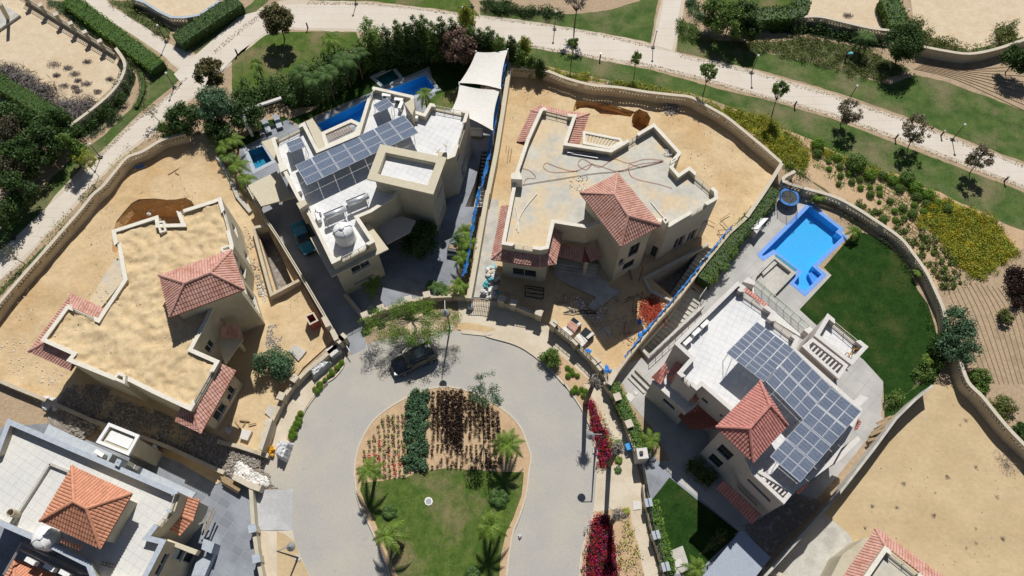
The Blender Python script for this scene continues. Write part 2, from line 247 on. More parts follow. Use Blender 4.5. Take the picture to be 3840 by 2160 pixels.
# ------------------------------------------------------------------ mesh builder
def V3(p, z=None): return Vector((p[0], p[1], (p[2] if len(p) > 2 else 0.0) if z is None else z))
def area2(p): return sum(p[i][0] * p[(i + 1) % len(p)][1] - p[(i + 1) % len(p)][0] * p[i][1] for i in range(len(p))) / 2
def ccw(p): return list(p) if area2(p) > 0 else list(p)[::-1]
def offset(poly, d):                        # miter offset outward for a ccw polygon
    n = len(poly); out = []
    for i in range(n):
        a, b, c = (Vector((poly[(i + k - 1) % n][0], poly[(i + k - 1) % n][1])) for k in range(3))
        u = (b - a).normalized(); v = (c - b).normalized(); n1 = Vector((u.y, -u.x)); n2 = Vector((v.y, -v.x))
        m = (n1 + n2); m = m / max(m.dot(n1), .35) if m.length > 1e-6 else n1
        out.append(Vector((b.x + m.x * d, b.y + m.y * d)))
    return out
class MB:
    def __init__(s): s.v = []; s.f = []
    def add(s, vs, fs):
        o = len(s.v); s.v += [tuple(v) for v in vs]; s.f += [tuple(i + o for i in f) for f in fs]; return s
    def quad(s, a, b, c, d): return s.add([a, b, c, d], [(0, 1, 2, 3)])
    def poly(s, p, z=None, holes=()):
        loops = [[V3(q, z) for q in l] for l in [p, *holes]]
        if not holes and len(p) <= 4: return s.add(loops[0], [tuple(range(len(p)))])
        tris = tessellate_polygon([[Vector((q.x, q.y, 0)) for q in l] for l in loops]); vs = [q for l in loops for q in l]
        fs = []
        for t in tris:
            a, b, c = (vs[i] for i in t); up = (b.x - a.x) * (c.y - a.y) - (b.y - a.y) * (c.x - a.x)
            fs.append(tuple(t) if up > 0 else tuple(t)[::-1])
        return s.add(vs, fs)
    def prism(s, p, z0, z1, bottom=False):
        p = ccw(p); n = len(p); s.poly(p, z1)
        for i in range(n):
            a, b = p[i], p[(i + 1) % n]; s.quad(V3(a, z0), V3(b, z0), V3(b, z1), V3(a, z1))
        if bottom: s.poly(p, z0)
        return s
    def box(s, c, size, rz=0, tilt=None):
        x, y, z = (k / 2 for k in size); Rm = Matrix.Rotation(rz, 3, 'Z')
        if tilt: Rm = Rm @ Matrix.Rotation(tilt[0], 3, 'X') @ Matrix.Rotation(tilt[1], 3, 'Y')
        vs = [Vector(c) + Rm @ Vector((sx * x, sy * y, sz * z)) for sz in (-1, 1) for sx, sy in ((-1, -1), (1, -1), (1, 1), (-1, 1))]
        return s.add(vs, [(3, 2, 1, 0), (4, 5, 6, 7), (0, 1, 5, 4), (1, 2, 6, 5), (2, 3, 7, 6), (3, 0, 4, 7)])
    def tube(s, pts, r, n=6, r1=None, cap=True):
        pts = [Vector(p) for p in pts]; m = len(pts); rings = []
        for i, p in enumerate(pts):
            t = (pts[min(i + 1, m - 1)] - pts[max(i - 1, 0)]); t = t.normalized() if t.length > 1e-9 else Vector((0, 0, 1))
            a = t.cross(Vector((0, 0, 1))); a = a.normalized() if a.length > .05 else Vector((1, 0, 0)); b = t.cross(a)
            rr = r if r1 is None else r + (r1 - r) * i / (m - 1)
            rings.append([p + (a * math.cos(6.2832 * k / n) + b * math.sin(6.2832 * k / n)) * rr for k in range(n)])
        o = len(s.v); s.v += [tuple(q) for g in rings for q in g]
        for i in range(m - 1):
            for k in range(n):
                k2 = (k + 1) % n; s.f.append((o + i * n + k, o + i * n + k2, o + (i + 1) * n + k2, o + (i + 1) * n + k))
        if cap: s.f.append(tuple(o + k for k in range(n))[::-1]); s.f.append(tuple(o + (m - 1) * n + k for k in range(n)))
        return s
    def lathe(s, prof, c=(0, 0, 0), n=20):
        o = len(s.v)
        for r, z in prof: s.v += [(c[0] + r * math.cos(6.2832 * k / n), c[1] + r * math.sin(6.2832 * k / n), c[2] + z) for k in range(n)]
        for i in range(len(prof) - 1):
            for k in range(n): s.f.append((o + i * n + k, o + i * n + (k + 1) % n, o + (i + 1) * n + (k + 1) % n, o + (i + 1) * n + k))
        s.f.append(tuple(o + (len(prof) - 1) * n + k for k in range(n))); return s
    def strip(s, line, w, z0, z1, side=0):    # wall along a polyline, thickness w (side -1/0/1)
        L = [Vector((p[0], p[1])) for p in line]; n = len(L); l, r = [], []
        for i, p in enumerate(L):
            u = (L[i] - L[i - 1]).normalized() if i else (L[1] - L[0]).normalized()
            v = (L[i + 1] - L[i]).normalized() if i < n - 1 else u
            n1 = Vector((-u.y, u.x)); n2 = Vector((-v.y, v.x)); m = n1 + n2; m = m / max(m.dot(n1), .4)
            l.append(p + m * w * (.5 + side / 2)); r.append(p - m * w * (.5 - side / 2))
        return s.prism(l + r[::-1], z0, z1)
    def rock(s, c, r, rng=None):
        vs = []
        for x, y, z in ((0, 0, 1), (.9, 0, .3), (.3, .85, .35), (-.75, .5, .3), (-.7, -.55, .35), (.3, -.9, .3), (0, 0, -.4)):
            vs.append((c[0] + r * x * R(.6, 1.2), c[1] + r * y * R(.6, 1.2), c[2] + r * z * R(.5, 1)))
        fs = [(0, i, i % 5 + 1) for i in range(1, 6)] + [(6, i % 5 + 1, i) for i in range(1, 6)]
        return s.add(vs, fs)
    def build(s, name, m, parent=None, smooth=False):
        me = bpy.data.meshes.new(name); vs = s.v
        if parent is not None: pl = parent.get('_o', None)
        me.from_pydata(vs, [], s.f); me.materials.append(M[m] if isinstance(m, str) else m)
        if smooth: me.polygons.foreach_set('use_smooth', [True] * len(me.polygons))
        o = bpy.data.objects.new(name, me); COL.objects.link(o)
        if parent is not None:
            o.parent = parent
            if parent.get('_abs', 0): o.matrix_parent_inverse = parent.matrix_basis.inverted()
        return o
def thing(name, loc, label, cat, group=None):   # an Empty at the base; its parts are modelled in world coordinates
    o = empty(name, (loc[0], loc[1], 0), label, cat, group); bpy.context.view_layer.update()
    o['_abs'] = 1; return o
def rough_poly(p, amp, step=1.0):
    out = []; n = len(p)
    for i in range(n):
        a, b = Vector(p[i][:2]), Vector(p[(i + 1) % n][:2]); k = max(1, int((b - a).length / step))
        for j in range(k): q = a.lerp(b, j / k); out.append(Vector((q.x + R(-amp, amp), q.y + R(-amp, amp))))
    return out
def inside(p, poly):
    c = False; n = len(poly); j = n - 1
    for i in range(n):
        a, b = poly[i], poly[j]
        if (a[1] > p[1]) != (b[1] > p[1]) and p[0] < (b[0] - a[0]) * (p[1] - a[1]) / (b[1] - a[1]) + a[0]: c = not c
        j = i
    return c
def sheet(name, pts, z, m, kind='structure', holes=(), amp=0, step=1, **kw):
    p = P(pts) if isinstance(pts, str) else pts
    p = ccw([Vector(q[:2]) for q in p]); p = rough_poly(p, amp, step) if amp else p
    hs = [[Vector(q[:2]) for q in (P(h) if isinstance(h, str) else h)] for h in holes]
    o = cdt(MB(), p, z, hs).build(name, m); return tag(o, kind=kind, **kw)
def cdt(mb, p, z, hs=()):
    vs, es = [], []
    for l in [p, *hs]:
        o = len(vs); vs += [Vector(q[:2]) for q in l]; es += [(o + i, o + (i + 1) % len(l)) for i in range(len(l))]
    ov, oe, of = delaunay_2d_cdt(vs, es, [], 0, 1e-5)[:3]; fs = []
    for f in of:
        c = sum((ov[i] for i in f), Vector((0, 0))) / len(f)
        if inside(c, p) and not any(inside(c, h) for h in hs):
            a, b, d = ov[f[0]], ov[f[1]], ov[f[2]]; fs.append(f if (b - a).cross(d - a) > 0 else f[::-1])
    return mb.add([(v.x, v.y, z) for v in ov], fs)
def smooth_line(pts, n=5):                     # catmull-rom through the points
    p = [Vector(q) for q in pts]; out = []
    for i in range(len(p) - 1):
        a, b, c, d = p[max(i - 1, 0)], p[i], p[i + 1], p[min(i + 2, len(p) - 1)]
        for k in range(n):
            t = k / n; out.append(.5 * ((2 * b) + (c - a) * t + (2 * a - 5 * b + 4 * c - d) * t * t + (3 * b - a - 3 * c + d) * t ** 3))
    return out + [p[-1]]
# ------------------------------------------------------------------ tiled roof faces
def tile_face(mb, poly, down, w=.26, row=.38, h=.055):
    poly = [Vector(p) for p in poly]; nrm = Vector((0, 0, 0))
    for i in range(1, len(poly) - 1): nrm += (poly[i] - poly[0]).cross(poly[i + 1] - poly[0])
    nrm.normalize(); nrm = nrm if nrm.z > 0 else -nrm
    v = Vector(down).normalized(); v = (v - nrm * v.dot(nrm)).normalized(); u = nrm.cross(v); o = poly[0]
    q = [((p - o).dot(u), (p - o).dot(v)) for p in poly]; u0 = min(a for a, b in q); u1 = max(a for a, b in q); v1 = max(b for a, b in q); v0 = min(b for a, b in q)
    def vr(x):
        ys = []
        for i in range(len(q)):
            a, b = q[i], q[(i + 1) % len(q)]
            if (a[0] <= x < b[0]) or (b[0] <= x < a[0]): ys.append(a[1] + (b[1] - a[1]) * (x - a[0]) / (b[0] - a[0]))
        return (min(ys), max(ys)) if len(ys) > 1 else None
    nc = max(1, round((u1 - u0) / w)); w = (u1 - u0) / nc; nr = max(1, round((v1 - v0) / row)); row = (v1 - v0) / nr
    prof = ((-.46, 0), (-.26, .8), (0, 1), (.26, .8), (.46, 0))
    for c in range(nc):
        uc = u0 + (c + .5) * w; cols = []
        for a, hh in prof:
            x = min(max(uc + a * w, u0 + 1e-4), u1 - 1e-4); cols.append((x, hh, vr(x)))
        if any(k[2] is None for k in cols): continue
        lo = min(k[2][0] for k in cols); hi = max(k[2][1] for k in cols)
        for r in range(nr):
            a0, a1 = v0 + r * row, v0 + (r + 1) * row + .03
            if a1 < lo or a0 > hi: continue
            top, bot = [], []
            for x, hh, (y0, y1) in cols:
                ya = min(max(a0, y0), y1); yb = min(max(a1, y0), y1)
                top.append(o + u * x + v * ya + nrm * (hh * h + .012)); bot.append(o + u * x + v * yb + nrm * (hh * h + .05))
            mb.add(top + bot, [(k, k + 5, k + 6, k + 1) for k in range(4)])
def ridge(mb, a, b, r=.14):
    a, b = Vector(a), Vector(b); L = (b - a).length; n = max(1, int(L / .42)); d = (b - a) / n
    for i in range(n): mb.tube([a + d * i, a + d * (i + 1.06)], r * .88, 7, r * 1.1)
# ------------------------------------------------------------------ foliage
def leaves_mesh(name, clumps, n, size, m, parent=None, fill=.45, asp=.6, seed=None, flat=0.0, up=.3):
    n = int(n * 2.1); size *= 1.08; rng = RNG; C = np.array([c[:3] for c in clumps], float); Rr = np.array([c[3:6] if len(c) > 5 else (c[3],) * 3 for c in clumps], float)
    wt = np.prod(Rr, 1) ** (2 / 3); wt /= wt.sum(); k = rng.choice(len(clumps), n, p=wt)
    d = rng.normal(size=(n, 3)); d /= np.linalg.norm(d, axis=1)[:, None]; rad = rng.random(n) ** fill
    c = C[k] + d * rad[:, None] * Rr[k] + rng.normal(size=(n, 3)) * size * .3
    nn = d + rng.normal(size=(n, 3)) * .6; nn[:, 2] += up; nn /= np.linalg.norm(nn, axis=1)[:, None]
    t = np.cross(nn, rng.normal(size=(n, 3))); t /= np.linalg.norm(t, axis=1)[:, None] + 1e-9; b = np.cross(nn, t)
    s = size * rng.uniform(.55, 1.25, n)[:, None]; t = t * s * .5; b = b * s * .5 * asp
    vs = np.stack([c - t, c - b * .9, c + t, c + b * .9], 1).reshape(-1, 3)
    return raw_quads(name, vs, m, parent)
def raw_quads(name, vs, m, parent=None):
    n = len(vs) // 4; me = bpy.data.meshes.new(name); me.vertices.add(n * 4); me.vertices.foreach_set('co', np.asarray(vs, 'f').ravel())
    me.loops.add(n * 4); me.loops.foreach_set('vertex_index', np.arange(n * 4, dtype='i')); me.polygons.add(n)
    me.polygons.foreach_set('loop_start', np.arange(0, n * 4, 4, dtype='i')); me.polygons.foreach_set('loop_total', np.full(n, 4, 'i'))
    me.update(); me.validate(); me.materials.append(M[m])
    o = bpy.data.objects.new(name, me); COL.objects.link(o)
    if parent is not None:
        o.parent = parent
        if parent.get('_abs', 0): o.matrix_parent_inverse = parent.matrix_basis.inverted()
    return o
def crown_clumps(c, rx, ry, rz, n, r=.34, shell=.55):
    out = []
    for _ in range(n):
        while True:
            d = Vector((R(-1, 1), R(-1, 1), R(-1, 1)))
            if .1 < d.length < 1: break
        d = d.normalized() * (d.length ** shell) * .78
        k = R(.65, 1.3) * r * min(rx, ry); out.append((c[0] + d.x * rx, c[1] + d.y * ry, c[2] + d.z * rz, k, k, k * .8))
    return out
def tree(name, label, cat, base, crown, h, rad, m='gmid', n=1800, ls=.22, nc=18, rz=None, group=None, trunk='trunk', tr=.09, limbs=5, cr=.34):
    """base, crown: plan points; h: height of the crown's middle"""
    b = Vector((base[0], base[1], 0)); c = Vector((crown[0], crown[1], h)); rz = rz or rad * .8
    root = thing(name, b, label, cat, group); mb = MB()
    f = b.lerp(c, .55) + Vector((R(-.1, .1), R(-.1, .1), 0)); mb.tube([b, b.lerp(f, .5) + Vector((R(-.06, .06), R(-.06, .06), 0)), f], tr, 7, tr * .6)
    cl = crown_clumps(c, rad, rad, rz, nc, cr)
    mb2 = MB()
    for q in random.sample(cl, min(limbs, len(cl))):
        e = Vector(q[:3]); mb2.tube([f, f.lerp(e, .5) + Vector((R(-.15, .15), R(-.15, .15), .1)), e], tr * .5, 5, tr * .15)
    mb.build('trunk', trunk, root); mb2.build('limbs', trunk, root)
    leaves_mesh('crown', cl, n, ls, m, root); return root
def mass(name, label, cat, pts, z0, z1, m, dens=16, ls=.2, group=None, jit=.3, core='gdark', kind=None, asp=.6, lump=.9, under=None):
    """hedge or shrub mass over a plan polygon: clumps on a jittered grid"""
    p = ccw([Vector(q[:2]) for q in (P(pts, (z0 + z1) / 2) if isinstance(pts, str) else pts)])
    xs = [q.x for q in p]; ys = [q.y for q in p]; s = lump; cl = []; hz = (z1 - z0) / 2
    x = min(xs)
    while x < max(xs):
        y = min(ys)
        while y < max(ys):
            q = (x + R(-.5, .5) * s, y + R(-.5, .5) * s)
            if inside(q, p): r = s * R(.5, .8); k = R(1 - jit, 1 + jit * .4); cl.append((q[0], q[1], z0 + hz * k, r, r, hz * k))
            y += s * .8
        x += s * .8
    if not cl: cl = [(sum(xs) / len(xs), sum(ys) / len(ys), z0 + hz, s, s, hz)]
    A = abs(area2(p)); o = leaves_mesh(name, cl, int(A * dens * (1 + hz) * 1.9), ls, m, None, fill=.25, asp=asp)
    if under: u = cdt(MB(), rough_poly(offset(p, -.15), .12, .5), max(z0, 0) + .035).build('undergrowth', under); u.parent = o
    return tag(o, label, cat, group, kind)
def hedge(name, label, line, w, h, m, dens=70, ls=.16, group=None):
    """clipped hedge: solid inner mass + leaf faces on its sides and top"""
    L = [Vector(q[:2]) for q in (P(line, h) if isinstance(line, str) else line)]; root = thing(name, L[0], label, 'hedge', group)
    MB().strip(L, w - .22, 0, h - .12).build('inner_growth', 'gdark', root); pts = []; rng = RNG
    for a, b in zip(L, L[1:]):
        ln = (b - a).length; u = (b - a) / ln; nrm = Vector((-u.y, u.x)); n = int(ln * (w + 2 * h) * dens)
        s = rng.random(n) * ln; t = rng.random(n) * (w + 2 * h)
        for i in range(n):
            tt = t[i]; lump = .08 * math.sin(s[i] * 5.1 + a.x) + .06 * math.sin(s[i] * 11.3)
            if tt < w: off, z = tt - w / 2, h + lump
            elif tt < w + h: off, z = w / 2 + lump, tt - w
            else: off, z = -w / 2 - lump, tt - w - h
            q = a + u * s[i] + nrm * off; pts.append((q.x, q.y, z))
    c = np.array(pts); n = len(c); c += rng.normal(size=(n, 3)) * .05; d = rng.normal(size=(n, 3)); d[:, 2] += .8; d /= np.linalg.norm(d, axis=1)[:, None]
    t = np.cross(d, rng.normal(size=(n, 3))); t /= np.linalg.norm(t, axis=1)[:, None]; b = np.cross(d, t); s = ls * rng.uniform(.6, 1.3, n)[:, None] * .5
    raw_quads('leaves', np.stack([c - t * s, c - b * s * .7, c + t * s, c + b * s * .7], 1).reshape(-1, 3), m, root); return root
def frond(mb, o, ang, L, droop=.5, lw=.5, nl=11, rise=.6):
    dx, dy = math.cos(ang), math.sin(ang); prev = Vector(o); pts = [prev]
    for i in range(1, nl + 1):
        t = i / nl; r = L * t * (1 - .15 * t); z = o[2] + L * (rise * t - (rise + droop) * t * t * .9); pts.append(Vector((o[0] + dx * r, o[1] + dy * r, z)))
    for i in range(1, nl + 1):
        t = i / nl; p = pts[i - 1]; d = (pts[i] - pts[i - 1]); w = lw * math.sin(math.pi * min(1, .18 + t * .82)) + .05; sd = Vector((-dy, dx, 0)); step = d.length
        for sg in (-1, 1):
            for k in (0, .5):
                a = p + d * k; tip = a + sd * sg * w + d.normalized() * w * .55 + Vector((0, 0, -w * .35)); wd = d.normalized() * step * .27
                mb.quad(a - wd, a + wd, tip + wd * .3, tip - wd * .3)
def palm(label, base, top_h, L, n=13, m='gpalm', name='palm_tree', trunk_r=.13, lean=(0, 0), group=None, lw=.42, clumps=None, shaft=None, nl=11):
    b = Vector((base[0], base[1], 0)); c = b + Vector((lean[0], lean[1], top_h)); root = thing(name, b, label, 'palm tree', group)
    if top_h > .3:
        MB().tube([b, b.lerp(c, .5), c], trunk_r, 8, trunk_r * .75).build('trunk', 'trunk', root)
        if shaft: MB().tube([c.lerp(b, .22), c], trunk_r * 1.15, 8, trunk_r * .6).build('crownshaft', shaft, root)
    a0 = R(0, 6)
    for i in range(n):
        mb = MB(); ring = i % 3
        frond(mb, c, a0 + 2.399 * i, L * R(.85, 1.1) * (.75 if ring == 0 else 1), droop=(.1, .5, .95)[ring], lw=lw, rise=(1.1, .7, .3)[ring], nl=nl); mb.build('frond', m, root)
    return root
# ------------------------------------------------------------------ buildings
def railing(parent, a, b, z, h=.9, m='rail', nb=None, name='railing', glass=None):
    a, b = V3(a, z), V3(b, z); L = (b - a).length; mb = MB(); Z = Vector((0, 0, 1)); n = nb or max(2, int(L / .9))
    mb.tube([a + Z * h, b + Z * h], .035, 5); mb.tube([a + Z * .12, b + Z * .12], .025, 5); mb.tube([a + Z * h * .55, b + Z * h * .55], .018, 4)
    for i in range(n + 1): q = a.lerp(b, i / n); mb.tube([q, q + Z * h], .03, 5)
    r = mb.build(name, m, parent)
    if glass: MB().quad(a + Z * .1, b + Z * .1, b + Z * (h - .05), a + Z * (h - .05)).build('glass_panel', glass, r)
    return r
class Block:
    """flat-roofed storeys: walls with real openings, parapet with stone cap, roof slab"""
    def __init__(s, root, pts, zr, zp, z0=0.0, t=.28, wall='plaster', cap='cap', roof='roofw', wins=(), gaps=(), slab=True, capo=.05, skip=(), roofz=None):
        p = P(pts, zp) if isinstance(pts, str) else [V3(q) for q in pts]
        s.p = [Vector(q[:2]) for q in p]; s.zr, s.zp, s.root = zr, zp, root; n = len(s.p); sg = 1 if area2(s.p) > 0 else -1; s.sg = sg
        q = s.p if sg > 0 else s.p[::-1]; inn = offset(q, -t); out = offset(q, capo); inc = offset(q, -t - .04)
        if sg < 0: inn, out, inc = inn[::-1], out[::-1], inc[::-1]
        s.inn = inn; wmb = MB(); runs = [MB()]; G = {}
        for g in gaps: G.setdefault(g[0], []).append(g[1:])
        Wn = {}
        for w in wins: Wn.setdefault(w[0], []).append(w[1:])
        top = zp - .1
        for i in range(n):
            a, b = s.p[i], s.p[(i + 1) % n]; L = (b - a).length; u = (b - a) / L; nr = Vector((u.y, -u.x)) * sg
            rects = []
            for w in Wn.get(i, []):
                if isinstance(w[0], str):
                    h = [plane_hit(k, a, b) for k in px(w[0])]; s0, s1 = sorted((h[0][0], h[1][0])); zA, zB = sorted((h[0][1], h[1][1]))
                else: s0, s1, zA, zB = w[0] * L, w[1] * L, w[2], w[3]
                s0 = max(.15, s0); s1 = min(L - .15, s1); zA = max(z0 + .1, zA); zB = min(zr - .15, zB)
                if s1 - s0 > .2 and zB - zA > .2: rects.append((s0, s1, zA, zB, w[1] if isinstance(w[0], str) and len(w) > 1 else None))
            if i not in skip: s.wall(wmb, a, b, u, L, nr, z0, zr, rects, root)
            # parapet
            sp = [0.0]; 
            for g in sorted(G.get(i, [])): sp += [g[0], g[1]]
            sp.append(1.0); ai, bi = inn[i], inn[(i + 1) % n]; ao, bo = out[i], out[(i + 1) % n]; ac, bc = inc[i], inc[(i + 1) % n]
            for k in range(len(sp) - 1):
                f0, f1 = sp[k], sp[k + 1]
                if f1 - f0 < 1e-4: continue
                tt = top if k % 2 == 0 else zr + .12
                A, B, Ai, Bi = a.lerp(b, f0), a.lerp(b, f1), ai.lerp(bi, f0), ai.lerp(bi, f1)
                wmb.quad(V3(A, zr), V3(B, zr), V3(B, tt), V3(A, tt)); wmb.quad(V3(Ai, zr - .02), V3(Bi, zr - .02), V3(Bi, tt), V3(Ai, tt))
                for (X, Y, f) in ((A, Ai, f0), (B, Bi, f1)):
                    if 0 < f < 1: wmb.quad(V3(X, zr), V3(Y, zr), V3(Y, top), V3(X, top))
                if k % 2 == 0:
                    A, B, Ai, Bi = ao.lerp(bo, f0), ao.lerp(bo, f1), ac.lerp(bc, f0), ac.lerp(bc, f1); quad = [A, B, Bi, Ai]
                    runs[-1].prism(quad, top, zp, bottom=True)
                else:
                    runs.append(MB()); wmb.quad(V3(A, tt), V3(B, tt), V3(Bi, tt), V3(Ai, tt)); railing(root, A.lerp(Ai, .5), B.lerp(Bi, .5), tt, zp - tt - .05)
        wmb.build('wall', wall, root)
        if len(runs) > 1: runs[0].add(runs[-1].v, runs[-1].f); runs.pop()
        for q_ in runs:
            if q_.f: q_.build('parapet_cap', cap, root)
        if slab: s.roof = MB().poly(ccw(inn), roofz or zr).build('roof_slab', roof, root)
    def wall(s, mb, a, b, u, L, nr, z0, z1, rects, root):
        xs = sorted({0.0, L, *[r[0] for r in rects], *[r[1] for r in rects]}); zs = sorted({z0, z1, *[r[2] for r in rects], *[r[3] for r in rects]})
        pt = lambda x, z, d=0.0: Vector((a.x + u.x * x - nr.x * d, a.y + u.y * x - nr.y * d, z))
        for i in range(len(xs) - 1):
            for j in range(len(zs) - 1):
                cx, cz = (xs[i] + xs[i + 1]) / 2, (zs[j] + zs[j + 1]) / 2
                if any(r[0] < cx < r[1] and r[2] < cz < r[3] for r in rects): continue
                mb.quad(pt(xs[i], zs[j]), pt(xs[i + 1], zs[j]), pt(xs[i + 1], zs[j + 1]), pt(xs[i], zs[j + 1]))
        for x0, x1, za, zb, kind in rects:
            d = .22
            for p0, p1 in (((x0, za), (x1, za)), ((x1, za), (x1, zb)), ((x1, zb), (x0, zb)), ((x0, zb), (x0, za))):
                mb.quad(pt(p0[0], p0[1]), pt(p1[0], p1[1]), pt(p1[0], p1[1], d), pt(p0[0], p0[1], d))
            f = MB(); w = .07
            e = .002
            def bar(xa, xb, ya, yb, d0=.10, d1=.18):
                A = [pt(xa, ya, d0), pt(xb, ya, d0), pt(xb, yb, d0), pt(xa, yb, d0)]; B = [pt(xa, ya, d1), pt(xb, ya, d1), pt(xb, yb, d1), pt(xa, yb, d1)]
                f.add(A + B, [(0, 1, 2, 3), (4, 7, 6, 5), (0, 4, 5, 1), (1, 5, 6, 2), (2, 6, 7, 3), (3, 7, 4, 0)])
            bar(x0 + e, x1 - e, za + e, za + w); bar(x0 + e, x1 - e, zb - w, zb - e); bar(x0 + e, x0 + w, za + w, zb - w); bar(x1 - w, x1 - e, za + w, zb - w)
            if x1 - x0 > 1.1: bar((x0 + x1) / 2 - .03, (x0 + x1) / 2 + .03, za + w, zb - w, .11, .17)
            nm = 'doorway' if za < z0 + .3 else 'window'
            fo = f.build(nm, 'frame' if kind != 'dark' else 'dark', root)
            MB().quad(pt(x0, za, .2), pt(x1, za, .2), pt(x1, zb, .2), pt(x0, zb, .2)).build('pane', 'glass', fo)
            sl = MB(); xa, xb = x0 - .06, x1 + .06
            A = [pt(xa, za - .07, -.06), pt(xb, za - .07, -.06), pt(xb, za - .003, -.06), pt(xa, za - .003, -.06)]; B = [pt(xa, za - .07, .003), pt(xb, za - .07, .003), pt(xb, za - .003, .003), pt(xa, za - .003, .003)]
            sl.add(A + B, [(0, 1, 2, 3), (0, 4, 5, 1), (1, 5, 6, 2), (2, 6, 7, 3), (3, 7, 4, 0)])
            if nm == 'window': sl.build('sill', 'cap', fo)
def skirt(root, blk, edges, out, z1, z0, tile='tilep', f0=0.0, f1=1.0, name='awning_roof', fascia='plaster'):
    """tiled skirt roof under the parapet along consecutive edges of a block"""
    P0 = [blk.p[i % len(blk.p)] for i in range(edges[0], edges[-1] + 2)]
    L = list(P0)
    if f0 > 0: L[0] = P0[0].lerp(P0[1], f0)
    if f1 < 1: L[-1] = P0[-2].lerp(P0[-1], f1)
    sg = blk.sg; O = []; m = len(L)
    for i, p in enumerate(L):
        u = (L[i] - L[i - 1]).normalized() if i else (L[1] - L[0]).normalized(); v = (L[i + 1] - L[i]).normalized() if i < m - 1 else u
        n1 = Vector((u.y, -u.x)) * sg; n2 = Vector((v.y, -v.x)) * sg; k = n1 + n2; O.append(p + k / max(k.dot(n1), .4) * out)
    mb = MB(); base = MB(); rg = MB()
    for i in range(m - 1):
        A, B, Bo, Ao = V3(L[i], z1), V3(L[i + 1], z1), V3(O[i + 1], z0), V3(O[i], z0)
        tile_face(mb, [A, B, Bo, Ao], (Bo + Ao - A - B) / 2)
        base.quad(A, B, Bo, Ao); Z = Vector((0, 0, .16)); base.quad(Ao, Bo, Bo - Z, Ao - Z); base.quad(Ao - Z, Bo - Z, V3(L[i + 1], z0 - .16), V3(L[i], z0 - .16))
        if i == 0: base.add([A, Ao, Ao - Z, V3(L[0], z0 - .16)], [(0, 1, 2, 3)])
        if i == m - 2: base.add([B, Bo, Bo - Z, V3(L[-1], z0 - .16)], [(0, 1, 2, 3)])
    RG = []
    for i in range(1, m - 1): rg = MB(); ridge(rg, V3(L[i], z1 + .05), V3(O[i], z0 + .05), .12); RG.append(rg)
    o = base.build(name, 'tiled', root); mb.build('roof_tiles', tile, o)
    for rg in RG: rg.build('hip_tiles', tile, o)
    return o
def hip(root, corners, ze, ridges, zr, faces, tile='tilep', name='hipped_roof', th=.18):
    C = P(corners, ze); Rg = P(ridges, zr); V = C + Rg; base = MB(); t = MB(); rg = MB(); seen = set(); nC = len(C)
    for f in faces:
        pts = [V[i] for i in f]; eave = [i for i in f if i < nC]; e = (V[eave[0]] + V[eave[1]]) / 2
        up = V[f[-1]] if len(f) == 3 else (V[f[2]] + V[f[3]]) / 2
        d = e - up; ev = (V[eave[1]] - V[eave[0]]).normalized(); d = d - ev * d.dot(ev); base.poly(pts); tile_face(t, pts, d)
        for i in range(len(f)):
            a, b = f[i], f[(i + 1) % len(f)]
            if (a < nC and b < nC) or (min(a, b), max(a, b)) in seen: continue
            seen.add((min(a, b), max(a, b))); ridge(rg, V[a] + Vector((0, 0, .07)), V[b] + Vector((0, 0, .07)))
    n = nC
    for i in range(n):
        a, b = C[i], C[(i + 1) % n]; Z = Vector((0, 0, th)); base.quad(a, b, b - Z, a - Z)
    base.poly([c - Vector((0, 0, th)) for c in C])
    o = base.build(name, 'tiled', root); t.build('roof_tiles', tile, o); rg.build('ridge_tiles', tile, o); return C
def inset(C, d): 
    c = [Vector(q[:2]) for q in C]; s = 1 if area2(c) > 0 else -1
    r = offset(c if s > 0 else c[::-1], -d); return r if s > 0 else r[::-1]
def steps(parent, a, b, z0, z1, w, n, m='slab', name='steps'):   # flight from a (z0) to b (z1)
    a, b = Vector(a[:2]), Vector(b[:2]); d = (b - a) / n; u = d.normalized(); nn = Vector((-u.y, u.x)) * w / 2; mb = MB(); lo = min(z0, z1) - .2
    for i in range(n):
        p, q = a + d * i, a + d * (i + 1); zt = z0 + (z1 - z0) * (i + 1) / n; mb.prism([p + nn, q + nn, q - nn, p - nn], lo, zt)
    return mb.build(name, m, parent)
def ac_unit(loc, rz, label, z, group='outdoor air conditioner units'):
    root = empty('air_conditioner', (loc[0], loc[1], z), label, 'air conditioner', group, rz)
    b = MB().box((0, 0, .38), (.95, .36, .62)).build('casing', 'white', root)
    f = MB(); f.lathe([(.24, 0), (.24, .02), (.06, .03)], n=14); f.v = [(x - .14, -.19 - zz, y + .38) for x, y, zz in f.v]; f.build('fan_grille', 'dark', root)
    MB().box((-.35, 0, .035), (.08, .4, .07)).box((.35, 0, .035), (.08, .4, .07)).build('feet', 'steel', root); return root
